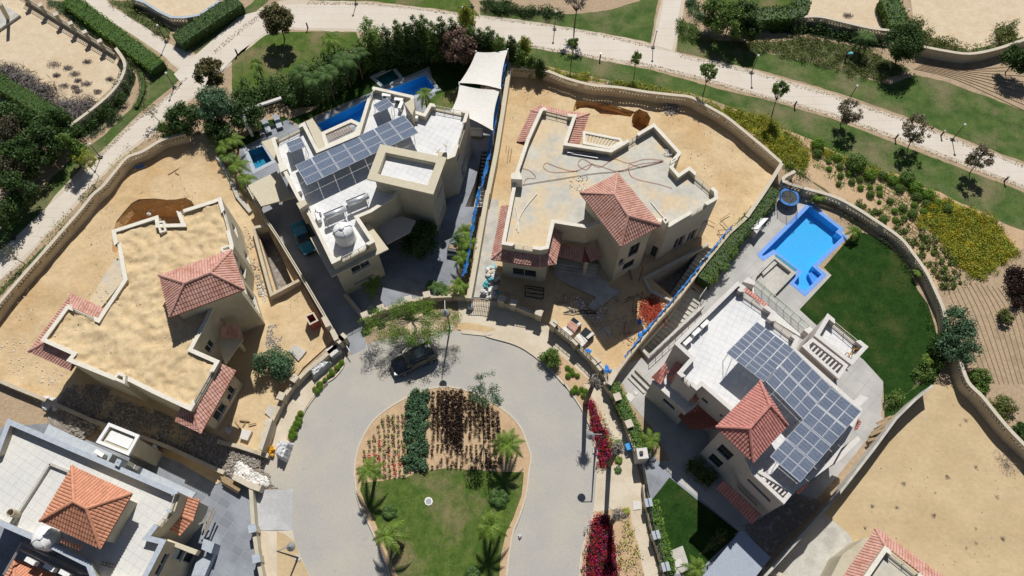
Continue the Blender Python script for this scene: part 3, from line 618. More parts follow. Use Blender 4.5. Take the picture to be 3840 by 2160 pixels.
def solar_array(label, cor, zs, nu, nv, zroof, split=1, group=None, name='solar_array', legs=True):
    """cor: four pixel corners (a, b along u, c opposite, d) with heights zs"""
    C = P(cor, zs); root = thing(name, sum(C, Vector()) / 4, label, 'solar panels', group); a, b, c, d = C; c = b + (d - a)
    at = lambda u, v: (a * (1 - u) + b * u) * (1 - v) + (d * (1 - u) + c * u) * v
    nrm = (b - a).cross(d - a).normalized(); nrm = nrm if nrm.z > 0 else -nrm
    for i in range(nu):
        for j in range(nv):
            g = .006; u0, u1, v0, v1 = (i + g * 2) / nu, (i + 1 - g * 2) / nu, (j + g * 2) / nv, (j + 1 - g * 2) / nv
            fr = MB(); q = [at(u0, v0), at(u1, v0), at(u1, v1), at(u0, v1)]; T = nrm * .04
            fr.add([p + T for p in q] + [p for p in q], [(0, 1, 2, 3), (7, 6, 5, 4), (0, 4, 5, 1), (1, 5, 6, 2), (2, 6, 7, 3), (3, 7, 4, 0)])
            po = fr.build('panel', 'backing', root); ce = MB(); N1, N2 = (6, 6)
            for x in range(N1):
                for y in range(N2):
                    e = .02; gap = .10 if (split and y in (2, 3)) else e; ua, ub = u0 + (u1 - u0) * ((x + e) / N1 * .92 + .04), u0 + (u1 - u0) * ((x + 1 - e) / N1 * .92 + .04)
                    ya = (y + (.16 if split and y == 3 else e)) / N2; yb = (y + 1 - (.16 if split and y == 2 else e)) / N2
                    va, vb = v0 + (v1 - v0) * (ya * .92 + .04), v0 + (v1 - v0) * (yb * .92 + .04); K = nrm * .044
                    ce.quad(at(ua, va) + K, at(ub, va) + K, at(ub, vb) + K, at(ua, vb) + K)
            ce.build('cells', 'cell', po)
    sp = MB(); lg = MB()
    for v in (.12, .5, .88): sp.tube([at(0, v) - nrm * .06, at(1, v) - nrm * .06], .035, 4)
    if legs:
        k = max(2, nu // 2 + 1)
        for i in range(k):
            u = .04 + .92 * i / (k - 1)
            for v in (.1, .92): q = at(u, v); MB().tube([Vector((q.x, q.y, zroof)), q - nrm * .05], .03, 5).build('support', 'steel', root)
            MB().tube([Vector((*at(u, .5)[:2], zroof + .05)), at(u, .92) - nrm * .07], .022, 4).build('brace', 'steel', root)
    sp.build('rails', 'alu', root)
    if lg.f: lg.build('supports', 'steel', root)
    return root
def water_tank(label, p, z, r, h, m='white'):
    root = thing('water_tank', p, label, 'water tank'); c = (p[0], p[1], z)
    MB().lathe([(r * .97, 0), (r * 1.02, .08), (r * .98, .12), (r, h * .3), (r * 1.015, h * .32), (r, h * .34), (r, h * .72), (r * .97, h * .78), (r * .78, h * .9), (r * .3, h * .98), (.01, h)], c, 28).build('drum', m, root, True)
    MB().lathe([(r * .26, h * .93), (r * .26, h * 1.05), (r * .18, h * 1.07), (.01, h * 1.075)], c, 18).build('lid', m, root)
    rb = MB()
    for k in range(4):
        a = .5 + k * math.pi / 2; d = Vector((math.cos(a), math.sin(a), 0)); o = Vector(c)
        rb.tube([o + d * r * .3 + Vector((0, 0, h * .985)), o + d * r * .8 + Vector((0, 0, h * .91)), o + d * r * 1.0 + Vector((0, 0, h * .75))], r * .07, 5)
    rb.build('ribs', m, root); MB().lathe([(r * 1.08, -.02), (r * 1.08, .03), (r * .9, .035)], c, 28).build('base_ring', 'slab', root); return root
def sat_dish(label, p, z, az=1.2, group='roof antennas'):
    root = thing('satellite_dish', p, label, 'satellite dish', group); o = Vector((p[0], p[1], z))
    MB().tube([o, o + Vector((0, 0, .7))], .03, 5).build('mast', 'steel', root)
    mb = MB(); mb.lathe([(.42, .12), (.3, .05), (.15, .012), (.01, 0)], n=16); Rm = Matrix.Rotation(az, 3, 'Z') @ Matrix.Rotation(math.radians(50), 3, 'Y')
    mb.v = [tuple(Rm @ Vector(v) + o + Vector((0, 0, .75))) for v in mb.v]; mb.build('dish', 'rail', root)
    MB().tube([o + Vector((0, 0, .75)), o + Vector((0, 0, .75)) + Rm @ Vector((0, 0, .5))], .015, 4).build('feed_arm', 'steel', root); return root
# ------------------------------------------------------------------ the ground and what is dug into it
POOL5 = P('I 390,75 655,280 632,303 680,342 455,562 525,625 362,790 238,688 298,605 125,468 42,522 -5,472')
POOL5_IN = offset(ccw(POOL5), -.42)
PIT1 = rough_poly(P('E 862,290 880,220 930,160 1000,90 1060,62 1170,48 1260,62 1400,48 1450,72 1485,140 1420,240 1180,330 930,330 880,470 845,450 850,360'), .1, .8)
PIT3 = rough_poly(P('C 722,758 850,770 1000,792 1165,850 1150,885 1040,872 930,878 860,822 760,815 702,850'), .06, .7)
HOLE3 = rough_poly(P('C 1150,860 1200,832 1262,850 1285,890 1275,950 1210,996 1142,955'), .05, .5)
PLANT1 = P('F 118,282 195,262 300,470 385,668 262,738', 1.1)
STAIR2 = P('B 1828,1140 1902,1140 F 1842,-10 1836,112 1700,112 B 1772,1380')
RAMP3 = P('G 1290,655 1700,412 1765,440 1700,530 1465,810')
STAIR5 = P('G 1610,705 1690,785 1640,870 1285,1225 1222,1172 1420,950 1540,790')
PA = P('B 62,1140 170,1103 240,1215 118,1276'); PB = P('B 585,935 975,745 975,900 640,1010'); PC = P('B 1090,690 1398,565 1472,668 1200,760'); PD = P('B 1015,585 1150,520 1205,590 1090,650')
allpits = [POOL5_IN, PIT1, PIT3, HOLE3, PLANT1, STAIR2, RAMP3, STAIR5, PA, PB, PC, PD]
sheet('ground', [Vector((-260, -160)), Vector((260, -160)), Vector((260, 330)), Vector((-260, 330))], 0, 'soil', holes=allpits)
def pit(name, poly, depth, m, slope=.0, mf=None, kind='structure'):
    p = ccw([Vector(q[:2]) for q in poly]); ins = offset(p, -slope) if slope else p; mb = MB(); n = len(p)
    NR = 6 if slope else 1; rg = [[V3(q, 0) for q in p]]
    for k in range(1, NR + 1):
        o_ = offset(p, -slope * (k / NR) ** .7) if k < NR else ins; j = .16 if slope and k < NR else 0
        rg.append([Vector((q.x + R(-j, j), q.y + R(-j, j), -depth * k / NR + (R(-j, j) if j else 0))) for q in o_])
    for k in range(NR):
        for i in range(n): mb.quad(rg[k][i], rg[k][(i + 1) % n], rg[k + 1][(i + 1) % n], rg[k + 1][i])
    if not mf: mb.poly(ins, -depth)
    o = mb.build(name, m); tag(o, kind=kind)
    if mf: MB().poly(ins, -depth).build('pit_floor', mf, o)
    return o
pit('excavation_pit', PIT1, 2.6, 'pit', .7); pit('trench', PIT3, .8, 'pit', .25); pit('excavation_pit', HOLE3, 2.0, 'pit', .2)
pit('planter_pit', PLANT1, 1.6, 'rubblesoil'); pit('stairwell', STAIR2, 2.4, 'slab'); pit('ramp_pit', RAMP3, 2.6, 'slab', mf='rubblesoil'); pit('stairwell', STAIR5, 2.8, 'slab')
# plots
def relief(name, pts, m, holes=(), step=.55, amp=.16, ruts=()):
    from mathutils import noise
    p = ccw([Vector(q[:2]) for q in P(pts)]); vs = []; es = []
    for l in [p, *[[Vector(q[:2]) for q in h] for h in holes]]:
        o = len(vs); vs += l; es += [(o + i, o + (i + 1) % len(l)) for i in range(len(l))]
    xs = [q.x for q in p]; ys = [q.y for q in p]; x = max(min(xs), -75)
    while x < min(max(xs), 75):
        y = max(min(ys), -20)
        while y < max(ys):
            q = Vector((x + R(-.2, .2) * step, y + R(-.2, .2) * step))
            if inside(q, p): vs.append(q)
            y += step
        x += step
    ov, oe, of = delaunay_2d_cdt(vs, es, [], 0, 1e-5)[:3]; V = []; F = []
    rl = [[q.xy for q in smooth_line(P(r), 6)] for r in ruts]
    for v in ov:
        q = Vector((v.x, v.y, 0)); h = noise.noise(q * .45) * amp + noise.noise(q * 1.1 + Vector((9, 3, 1))) * amp * .6 + noise.noise(q * .16) * amp * .6
        h = .012 + max(0, h + amp * .35)
        for l in rl:
            d = min((v - k).length for k in l)
            if abs(d - .8) < .28: h = max(.01, h - .10)
        V.append((v.x, v.y, h))
    for f in of:
        c = sum((ov[i] for i in f), Vector((0, 0))) / len(f)
        if inside(c, p) and not any(inside(c, h) for h in holes):
            a, b, d = ov[f[0]], ov[f[1]], ov[f[2]]; F.append(f if (b - a).cross(d - a) > 0 else f[::-1])
    return tag(MB().add(V, F).build(name, m, None, True), kind='structure')
PLOT1 = 'A 1560,1010 1420,1040 1230,1080 1090,1170 980,1220 900,1310 E 720,30 640,140 490,290 360,440 200,620 0,880 Z -30,640 -40,900 J 0,10 240,110 480,215 900,420 1350,590 1640,760 1880,520 K 210,510 K 330,90 F 480,1330 720,1110 620,960 500,740 330,440 150,110 A 1790,1449 1640,1180 1660,1040'
relief('sand_plot', PLOT1, 'sand', [PIT1, PLANT1], .5, .2, ['E 640,1000 760,640 700,300 900,60 A 1500,1300'])
PLOT3 = 'C 228,490 480,540 700,610 1040,680 1260,715 1460,740 1590,760 1720,830 1850,915 1990,1010 D -20,1080 180,1240 60,1430 G 2000,180 1880,300 1690,520 1500,770 1300,1000 1100,1250 1010,1400 980,1449 860,1300 700,1150 540,1020 445,960 230,870 110,830 -60,800 C 60,1449 120,1150 190,760'
relief('sand_plot', PLOT3, 'sand', [PIT3, HOLE3, RAMP3], .5, .17, ['G 980,1300 800,1000 700,800', 'C 1350,820 1700,950 1950,1150 G 1900,120'])
sheet('sand_plot', P('A 0,0 140,0 290,80 850,410 930,500 890,620 700,790 500,950 300,800 0,600 Z -60,200 -60,-20'), .005, 'sandpale')
sheet('sand_plot', P('A 1010,0 1100,25 1200,90 1300,130 1380,135 1500,115 1640,20 1650,-60 1000,-60'), .005, 'sandpale')
sheet('sand_plot', P('D 335,-60 935,-60 940,230 640,165 470,130 310,130'), .005, 'sandpale')
sheet('sand_plot', P('D 1150,-60 2200,-60 2200,240 1960,290 1600,400 1250,340 1180,150'), .005, 'sandpale')
relief('sand_plot', ('M 1500,0 1320,10 1050,260 880,500 600,850 420,1050 60,1449 -60,1600 2300,1600 2300,620 2013,600 1830,320 1700,160 1600,40'), 'sandtan', (), .7, .14, ['M 1000,500 1400,720 1750,1000 2100,1200', 'M 1350,200 1500,560 1900,800 2200,900', 'M 700,900 1200,1050 1500,1300 1700,1600'])
sheet('bare_field', P('I 1330,720 1500,600 1700,560 2013,430 2200,400 2300,1500 M 2300,460 2013,440 1830,240 1700,80 1600,-10 I 1640,1400 1530,1220 1440,1060 1410,880'), .005, 'soil')
# park paths, pebble margins, lawns
PEB = [('B -450,600 -250,400 0,150 150,60 300,10 400,-10 620,0 1000,18 1500,75 1800,112 C 0,112 500,172 900,245 1290,330 1300,360 1500,400 2013,515 D 0,540 600,715 1100,890 1600,1085 2200,1310 2200,1500 1600,1262 1000,1035 560,875 0,722 C 1750,625 1300,520 900,455 400,370 0,290 B 1500,320 870,240 430,232 380,215 250,260 0,440 -150,560 -330,690 -540,850')]
sheet('pebble_margin', P(PEB[0]), .010, 'pebble', amp=.12)
sheet('pebble_margin', P('A 2013,200 1850,380 1720,490 1640,610 1450,760 1260,880 1200,985 900,1210 700,1395 600,1480 E 620,60 360,330 180,520 -60,730 -60,420 80,350 340,80 440,0 A 740,1160 1020,895 1180,790 1300,690 1400,570 1290,480 1240,430 1380,370 1520,440 1760,240 2013,60'), .010, 'pebble', amp=.12)
sheet('pebble_margin', P('C 1372,-20 1560,-20 1470,400 1290,370'), .0102, 'pebble', amp=.1)
sheet('footpath', P('B 310,40 450,30 900,36 1300,66 1600,108 1811,150 C 0,130 500,190 900,262 1300,358 2013,533 D 0,560 600,738 1100,912 1600,1108 2200,1335 2200,1478 1600,1236 1000,1008 560,848 0,700 C 1800,615 1300,490 900,428 400,345 0,262 B 1500,292 1200,262 870,222 430,212 350,190 210,235 0,390 -220,570 -380,700 -500,560 -250,340 0,120'), .016, 'path')
sheet('footpath', P('A 1960,120 1780,262 1600,430 1520,520 1450,570 1300,700 1030,910 760,1190 480,1449 E 480,10 380,90 130,330 -60,500 -60,720 170,500 340,330 600,40 A 640,1449 900,1180 1190,960 1250,862 1440,742 1580,640 1720,490 1850,352 2013,212 2013,110'), .020, 'path')
sheet('footpath', P('A 560,-60 780,-60 800,0 900,85 1170,250 1260,320 1380,385 1490,470 1430,560 1290,470 1240,425 1000,262 720,92 590,0'), .018, 'path')
sheet('footpath', P('C 1398,-60 1532,-60 1450,380 1320,345'), .018, 'path')
def lawn(pts, m='lawn2', z=.014, name='lawn'): return sheet(name, P(pts), z, m, amp=.07, step=.7)
lawn('A 1130,575 1255,505 1375,580 1300,660 1030,872 770,1140 600,1275 440,1449 -60,2100 -200,1900 280,1449 560,1180 800,1010 980,830 1080,690')
lawn('A 1440,375 1600,250 1900,20 1950,-40 2060,-40 2013,20 1780,225 1560,420 1525,430')
lawn('B -60,460 200,262 400,238 880,242 910,330 700,480 560,640 300,700 -60,720', 'lawn')
lawn('B 510,-60 1700,-60 1760,60 1811,125 1500,68 1000,8 520,2', 'lawn')
lawn('C 0,65 200,80 560,115 730,105 960,80 1200,10 1250,-60 1362,-60 1340,20 1285,322 1100,280 700,212 280,145 0,118')
lawn('C 1498,262 1700,300 2013,355 D 30,392 400,470 700,560 1000,640 1190,565 1400,610 1700,720 2200,900 2200,1290 1700,1105 1100,870 600,695 0,525 C 1800,465 1480,385')
lawn('C 330,355 700,412 900,455 1300,530 1800,670 2013,722 D 0,735 560,895 1000,1065 1600,1295 2013,1449 2400,1600 I 2013,290 1860,235 1700,150 1480,60 1380,0 D 1260,1420 1100,1330 850,1260 560,1130 380,1040 160,960 0,890 C 1760,760 1590,705 1040,620 700,545 480,490')
lawn('C 1640,-60 2013,-60 D 340,-60 320,20 290,60 C 2013,70 1850,60 1720,10', 'lawn')
# ground cover soils
sheet('planting_bed', P('I 1400,10 1260,-60 D 380,1045 160,960 60,960 I -140,-500 100,-280 700,90 880,200 1080,330 1190,460 1280,590 1350,740 1500,600 1750,570 2013,430 2013,300 1860,240 1700,155'), .008, 'bed', amp=.1)
# H2 ground: paving, lawns; H3 side strip; driveway
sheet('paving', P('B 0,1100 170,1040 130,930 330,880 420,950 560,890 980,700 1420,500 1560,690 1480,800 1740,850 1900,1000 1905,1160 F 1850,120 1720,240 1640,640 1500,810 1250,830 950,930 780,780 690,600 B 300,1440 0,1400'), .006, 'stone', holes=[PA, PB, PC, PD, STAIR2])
sheet('garden_lawn', P('B -180,1170 100,1000 560,830 760,640 960,500 1200,400 1700,440 1820,560 1811,830 1480,740 1430,500 980,700 550,880 440,940 330,880 120,930 160,1040 20,1110'), .012, 'lawn3', holes=[PC, PD, PB], amp=.05)
sheet('garden_lawn', P('B 1380,790 1470,720 1640,660 1660,830 1500,830'), .018, 'lawn')
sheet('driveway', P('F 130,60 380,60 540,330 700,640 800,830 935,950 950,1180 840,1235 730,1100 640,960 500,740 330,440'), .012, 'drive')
sheet('side_passage', P('F 1890,60 2013,60 G 140,60 120,800 -60,800 F 1735,800 1760,690'), .16, 'slab')
# gardens of the pool house
TER = 'G 2100,160 1960,330 1800,560 1690,720 1690,790 1640,870 1290,1230 1100,1300 1010,1449 L 1080,0 1130,130 1300,330 1500,700 M 0,900 600,600 930,300 I 950,1430 800,1260 440,1000 320,888 560,628 460,560 690,340 400,40 330,-20 200,-60 -20,130'
sheet('terrace', P(TER), .007, 'terr', holes=[POOL5_IN, STAIR5])
sheet('garden_lawn', P('I 318,888 560,628 502,570 690,350 760,300 850,320 980,400 1080,500 1150,600 1210,740 1290,850 1330,980 1360,1100 1440,1240 1330,1449 M 1040,240 960,270 I 950,1430 800,1265 440,1000'), .013, 'lawn3')
sheet('paving', P('M -200,0 0,300 450,0 830,100 950,260 830,420 600,700 440,880 -60,1449 -700,1449 -760,900 -900,600 -500,560'), .0062, 'terr')
sheet('paving', P('L 1230,570 1290,520 1450,700 1900,1060 2000,1200 1650,1700 1400,1700 1330,1100 1290,860 1250,700'), .010, 'stone')
sheet('garden_lawn', P('L 1430,705 1700,920 1960,1120 1760,1300 1590,1480 1400,1350 1380,1200 1300,870'), .015, 'lawn3', amp=.03)
sheet('manhole_slab', P('L 1435,1260 1530,1220 1590,1400 1480,1440'), .022, 'slab'); sheet('paving', P('M 500,980 700,1150 720,1230 560,1330 380,1600 -60,1600 60,1449 420,1060'), .2, 'slab')
sheet('shade_toned_gravel', P('s 470,960 640,900 860,760 1000,640 1180,700 1240,760 1080,900 760,1240 740,1262 600,1130'), .0105, 'rubblesoil')  # dark gravel; part of its dark tone is painted shade
# H4 paving
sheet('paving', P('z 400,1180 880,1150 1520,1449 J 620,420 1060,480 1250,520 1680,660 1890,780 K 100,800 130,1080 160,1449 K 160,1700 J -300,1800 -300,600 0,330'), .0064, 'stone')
sheet('rubble_ground', P('J 360,330 380,180 560,-20 800,30 1150,190 1500,330 1800,470 2013,560 K 60,700 120,780 J 1880,780 1700,680 1400,560 1060,420 820,300 560,430'), .15, 'rubblesoil', amp=.1)  # rubble floor, its colour darkened to paint in the strip's shade
# the road, its island and pavements
ROAD = 'K 525,2300 525,1449 470,1330 410,1180 400,1100 400,800 270,790 150,640 220,560 390,430 500,190 590,70 660,0 F 620,1449 720,1395 785,1310 790,1260 840,1225 950,1150 1150,1090 1400,1060 1640,1045 1860,1060 G 50,1090 230,1140 340,1190 450,1270 540,1350 630,1449 L 640,0 760,175 830,320 865,460 880,560 882,700 868,880 850,1000 800,1150 765,1290 750,1449 700,2300'
ISL = 'K 1180,2300 1130,1449 1100,1350 1000,1110 900,900 872,740 868,620 890,500 930,400 1000,290 1100,200 1270,100 1430,40 1560,25 1700,48 1850,110 L 200,215 300,320 350,440 385,555 370,660 345,850 290,1020 250,1120 220,1290 200,1449 60,2300'
sheet('road', P(ROAD), .010, 'road')
sheet('planting_bed', P('K 868,620 890,500 930,400 1000,290 1100,200 1270,100 1430,40 1560,25 1700,48 1850,110 L 200,215 300,320 350,440 385,555 370,655 200,655 K 1811,648 1560,630 1390,650 1250,700 920,745 880,780'), .11, 'bed')
sheet('planting_bed', P(ISL), .104, 'bed')
sheet('lawn', P('K 1240,2300 1190,1449 1120,1300 1080,1180 1010,1010 950,900 905,800 920,750 1250,705 1390,655 1560,637 1811,655 L 200,665 330,665 310,850 250,1010 200,1120 160,1300 150,1449 0,2300'), .12, 'lawn', amp=.05)
ISLp = P(ISL); MB().prism([Vector(q[:2]) for q in ISLp], -.05, .10).build('island_base', 'slab')['kind'] = 'structure'
def kerb(pts, w=.16, h=.14): return tag(MB().strip(P(pts) if isinstance(pts, str) else pts, w, 0, h).build('kerb', 'coping'), kind='structure')
kerb(smooth_line([q for q in ISLp[1:-1]], 4), .15, .15)
kerb(smooth_line(P('F 1900,1075 G 50,1090 230,1140 340,1190 450,1270 540,1350 630,1449 L 640,0 760,175 830,320 865,460 880,560 882,700 868,880 850,1000 800,1150 765,1290 750,1449 745,1900'), 4))
kerb(smooth_line(P('K 390,440 500,190 590,70 660,0 F 640,1449 720,1395 785,1310 792,1240 760,1170'), 4))
sheet('pavement', P('G 140,830 460,960 540,1040 700,1190 860,1330 1000,1500 L 970,100 1090,350 1170,560 1210,720 1240,950 1290,1200 1370,1449 1560,2300 700,2300 752,1449 768,1290 802,1150 852,1000 870,880 884,700 882,560 867,460 832,320 762,175 642,0 G 632,1449 542,1350 452,1270 342,1190 232,1140 52,1090 -140,1070 -170,830'), .09, 'walk')
sheet('planting_bed', P('G 480,1280 570,1200 700,1310 850,1449 L 780,0 845,100 915,220 980,400 1045,600 L 890,650 892,560 875,460 842,320 772,175 655,0 G 645,1449 560,1350'), .112, 'bed')
sheet('planting_bed', P('L 872,966 1130,932 1150,1080 1190,1210 1240,1449 1300,1800 770,1800 762,1449 778,1290 812,1150 860,1010'), .112, 'bed')
sheet('pavement', P('K 20,600 210,500 350,130 400,60 F 560,1370 740,1120 780,1240 775,1300 700,1390 600,1449 K 650,0 590,70 500,190 390,430 220,560 100,650'), .08, 'walk')
sheet('planting_bed', P('F 785,1255 770,1300 700,1375 600,1449 K 600,5 560,60 550,20 F 590,1449 640,1390 740,1270'), .10, 'bed')
sheet('planting_bed', P('K 440,200 490,220 400,440 350,420'), .10, 'bed')
sheet('pavement', P('K 160,1108 280,1110 400,1105 415,1190 475,1335 530,1449 530,2300 165,2300'), .06, 'walk')
sheet('planting_bed', P('K 280,1112 350,1140 420,1200 470,1335 525,1449 525,1900 282,1900'), .09, 'sandtan')
sheet('driveway', P('K 108,800 400,795 400,1105 160,1106 108,1060'), .05, 'drive2')
sheet('sand_drift', P('F 1640,1000 1700,985 1800,1000 1880,1015 1930,1040 1860,1062 1760,1045 1640,1045'), .095, 'sand', amp=.05, step=.5); sheet('concrete_apron', P('G 540,590 760,640 890,600 985,725 1075,755 1000,800 850,905 820,860 880,800 700,720 560,640'), .17, 'slab')
sheet('soil_circle', rough_poly([P1('F 1360,1015') + Vector((1.6 * math.cos(a / 3), 1.3 * math.sin(a / 3), 0)) for a in range(19)][:18], .1), .1, 'sandpale')
# ------------------------------------------------------------------ houses
def root_house(pts, z, label, cat='house', name='house'):
    p = P(pts, z); c = sum(p, Vector()) / len(p); return thing(name, c, label, cat)
def sandfill(root, poly, z, m='sandroof', amp=.24, step=.22):
    p = ccw([Vector(q[:2]) for q in poly]); xs = [q.x for q in p]; ys = [q.y for q in p]; vs = list(p); n = len(p); es = [(i, (i + 1) % n) for i in range(n)]
    x = min(xs)
    while x < max(xs):
        y = min(ys)
        while y < max(ys):
            q = (x + R(-.1, .1), y + R(-.1, .1))
            if inside(q, p): vs.append(Vector(q))
            y += step
        x += step
    ov, oe, of = delaunay_2d_cdt(vs, es, [], 0, 1e-5)[:3]
    from mathutils import noise
    V = []
    for v in ov:
        q = Vector((v.x, v.y, 0)); h = noise.noise(q * 1.1) * amp + noise.noise(q * 2.9 + Vector((5, 2, 0))) * amp * .6 + noise.noise(q * .35) * amp * .9
        V.append((v.x, v.y, z + h))
    F = []
    for f in of:
        c = sum((ov[i] for i in f), Vector((0, 0))) / len(f)
        if inside(c, p):
            a, b, d = ov[f[0]], ov[f[1]], ov[f[2]]; F.append(f if (b - a).cross(d - a) > 0 else f[::-1])
    return MB().add(V, F).build('sand_fill', m, root, True)
def tower(root, corners, ze, walls='plaster', ins=.5, wins=(), z0=0, th=.18):
    q = inset(P(corners, ze), ins); pl = [V3(k, ze) for k in q]; sg = 1 if area2(pl) > 0 else -1; mb = MB(); W_ = {}
    for w in wins: W_.setdefault(w[0], []).append(w[1:])
    b = Block.__new__(Block)
    for i in range(len(q)):
        a, c = q[i], q[(i + 1) % len(q)]; L = (c - a).length; u = (c - a) / L; nr = Vector((u.y, -u.x)) * sg; rects = []
        for w in W_.get(i, []):
            if isinstance(w[0], str):
                h = [plane_hit(k, a, c) for k in px(w[0])]; s0, s1 = sorted((h[0][0], h[1][0])); zA, zB = sorted((h[0][1], h[1][1]))
            else: s0, s1, zA, zB = w[0] * L, w[1] * L, w[2], w[3]
            rects.append((max(.15, s0), min(L - .15, s1), max(.05, zA), min(ze - .3, zB), w[1] if isinstance(w[0], str) and len(w) > 1 else None))
        b.wall(mb, a, c, u, L, nr, z0, ze - th, [r for r in rects if r[1] - r[0] > .2 and r[3] - r[2] > .2], root)
    mb.build('tower_wall', walls, root); return q
def beams(root, a0, a1, b0, b1, z, n, m='timber', w=.12, d=.2, name='pergola_beam', skip_ends=True):
    for i in range(n):
        t = (i + (1 if skip_ends else 0)) / (n + (1 if skip_ends else -1)); p, q = Vector(a0[:2]).lerp(Vector(a1[:2]), t), Vector(b0[:2]).lerp(Vector(b1[:2]), t)
        MB().strip([p, q], w, z - d, z).build(name, m, root)
def frame(root, pts, z, w, th, m, name='frame', z0=None, closed=True):
    p = [Vector(k[:2]) for k in (P(pts, z) if isinstance(pts, str) else pts)]; p = ccw(p); i = offset(p, -w); mb = MB(); n = len(p)
    for k in range(n if closed else n - 1): mb.prism([p[k], p[(k + 1) % n], i[(k + 1) % n], i[k]], (z - th) if z0 is None else z0, z, bottom=True)
    return mb.build(name, m, root)
# --- house 1: unfinished villa with sand heaped over its flat roof
H1 = 'E 845,290 1190,178 1200,245 1370,240 1335,145 1385,133 1610,62 1665,38 1760,400 1745,560 1560,980 1450,1185 1655,1275 J 1440,200 1170,75 900,-60 E 870,1420 505,1272 545,1225 310,1120 510,850 740,955 935,660 920,585 890,400 865,400'
h1 = root_house(H1, 6.9, 'unfinished villa with sand covering its flat roof and a pink tiled tower')
h1w = [(12, 'E 1540,1195 1610,1100'), (13, 'b 570,430 450,830', 'dark')]
b1 = Block(h1, H1, 6.25, 6.9, t=.3, roof='slab', gaps=[(4, .12, .9), (7, .28, .68), (12, .22, .86), (20, .15, .85), (24, .1, .9)],
           wins=[(9, .2, .8, 3.2, 4.8), (12, .16, .42, .9, 2.6, 'dark'), (12, .52, .86, .9, 2.6, 'dark'), (12, .3, .62, 3.6, 5.0, 'dark'), (7, .3, .5, 3.6, 4.8), (7, .62, .8, .8, 2.2), (13, .2, .6, 1, 2.4, 'dark'), (10, .3, .7, 3.4, 4.9), (8, .3, .7, 3, 4.6)])
sandfill(h1, b1.inn, 6.6)
T1 = 'E 1205,630 1750,438 1845,735 1280,945'
hip(h1, T1, 9.0, 'E 1395,690 1590,612', 10.35, [(0, 1, 5, 4), (1, 2, 5), (2, 3, 4, 5), (3, 0, 4)], 'tilep')
q1 = tower(h1, T1, 9.0, ins=.55, wins=[(1, .28, .72, 5.6, 7.4), (1, .25, .8, 1.6, 4.6)])
skirt(h1, b1, [12, 13], 1.25, 6.1, 5.55, 'tilep', f1=.38); skirt(h1, b1, [18, 19, 20], 1.25, 6.3, 5.7, 'tilep')
MB().prism(P('E 870,500 900,505 920,590 935,660 750,890 665,830', 5.6), 5.3, 5.6).build('balcony_slab', 'roofc', h1)
frame(h1, 'E 1185,225 1240,215 1255,295 1205,308', 7.0, .18, 1.2, 'cap', 'chimney', 5.5)
frame(h1, 'E 1662,420 1735,395 1760,440 1675,455', 6.96, .2, 1.2, 'cap', 'chimney', 5.5)
frame(h1, 'E 850,1410 890,1360 950,1380 940,1449', 7.35, .22, 1.0, 'cap', 'chimney', 6.4)
pc = P('E 1640,1130 1800,1000 1835,1110 1700,1300', 3.3)   # porch by the entrance
MB().prism(pc, 3.1, 3.3).build('porch_slab', 'plaster', h1)
tf = MB(); tile_face(tf, P('E 1665,1010 1800,995 1840,1110 1675,1090', [4.4, 4.2, 3.4, 3.5]), (0, -1, -.3)); tf.build('porch_tiles', 'tilep', h1)
MB().lathe([(.22, 0), (.22, 3.1)], P1('E 1850,1200', 0), 12).build('column', 'plaster2', h1)
# --- house 2: beige villa with white roof
RB2 = 'B 240,1045 485,925 590,1130 885,1008 960,760 1005,655 1312,725 1300,832 1388,858 1435,780 1728,840 1622,1178 1300,1300 F 1170,35 990,150 893,190 1015,375 695,540 520,180 430,40 B 300,1240'
h2 = root_house(RB2, 7.2, 'beige villa with white roof, long tilted solar array and square roof tower')
b2 = Block(h2, RB2, 6.4, 7.2, wall='plaster', roof='roofw', gaps=[(0, .1, .85), (4, .2, .85), (9, .12, .86), (10, .25, .75), (16, .15, .8)],
           wins=[(10, 'i 440,80 415,210'), (10, 'i 540,130 470,290'), (10, .55, .72, .5, 2.2), (14, 'o 0,0 1,1'), (16, 'j 550,280 920,210'), (16, 'j 600,560 980,400', 'white'), (14, 'F 1035,245 1125,200')])
T2 = 'B 1058,1088 1560,1190 1459,1468 958,1352'; t2 = P(T2, 9.1); ti = inset(t2, .55)
tw = Block(h2, [V3(k, 9.0) for k in ti], 8.45, 8.95, wall='plaster', roof='roofw', t=.3, z0=0, cap='plaster2',
           wins=[(1, 'i 270,360 245,440'), (1, 'i 205,520 150,700'), (1, 'i 245,790 180,950')])
o2 = ccw([Vector(k[:2]) for k in t2]); i2 = offset(o2, -.85); mb = MB()
for k in range(4): mb.prism([o2[k], o2[(k + 1) % 4], i2[(k + 1) % 4], i2[k]], 8.96, 9.12, bottom=True)
mb.build('cornice', 'plaster2', h2)
# lower cornice round the front wing
cl = ccw([Vector(k[:2]) for k in P('F 528,345 690,640 1122,430 975,235', 5.7)]); ci = offset(cl, -1.0); mb = MB()
for k in range(4): mb.prism([cl[k], cl[(k + 1) % 4], ci[(k + 1) % 4], ci[k]], 5.5, 5.7, bottom=True)
mb.build('cornice', 'plaster2', h2)
MB().prism(P('F 1080,200 1225,185 1325,215 1285,300 1110,390 1010,240', 4.0), 3.8, 4.0).build('porch_canopy', 'plaster5', h2)
MB().prism(P('B 495,915 548,893 668,1080 640,1105 592,1125', 7.0), 6.2, 7.0).build('slanted_fascia', 'plaster2', h2)
frame(h2, 'B 610,1000 840,897 920,935 885,1010 645,1120', 7.05, .4, .35, 'cap', 'pergola_frame')
pa, pb, pcx, pd = P('B 640,1030 830,930 860,975 665,1068', 6.9); beams(h2, pa, pb, pd, pcx, 6.9, 10)
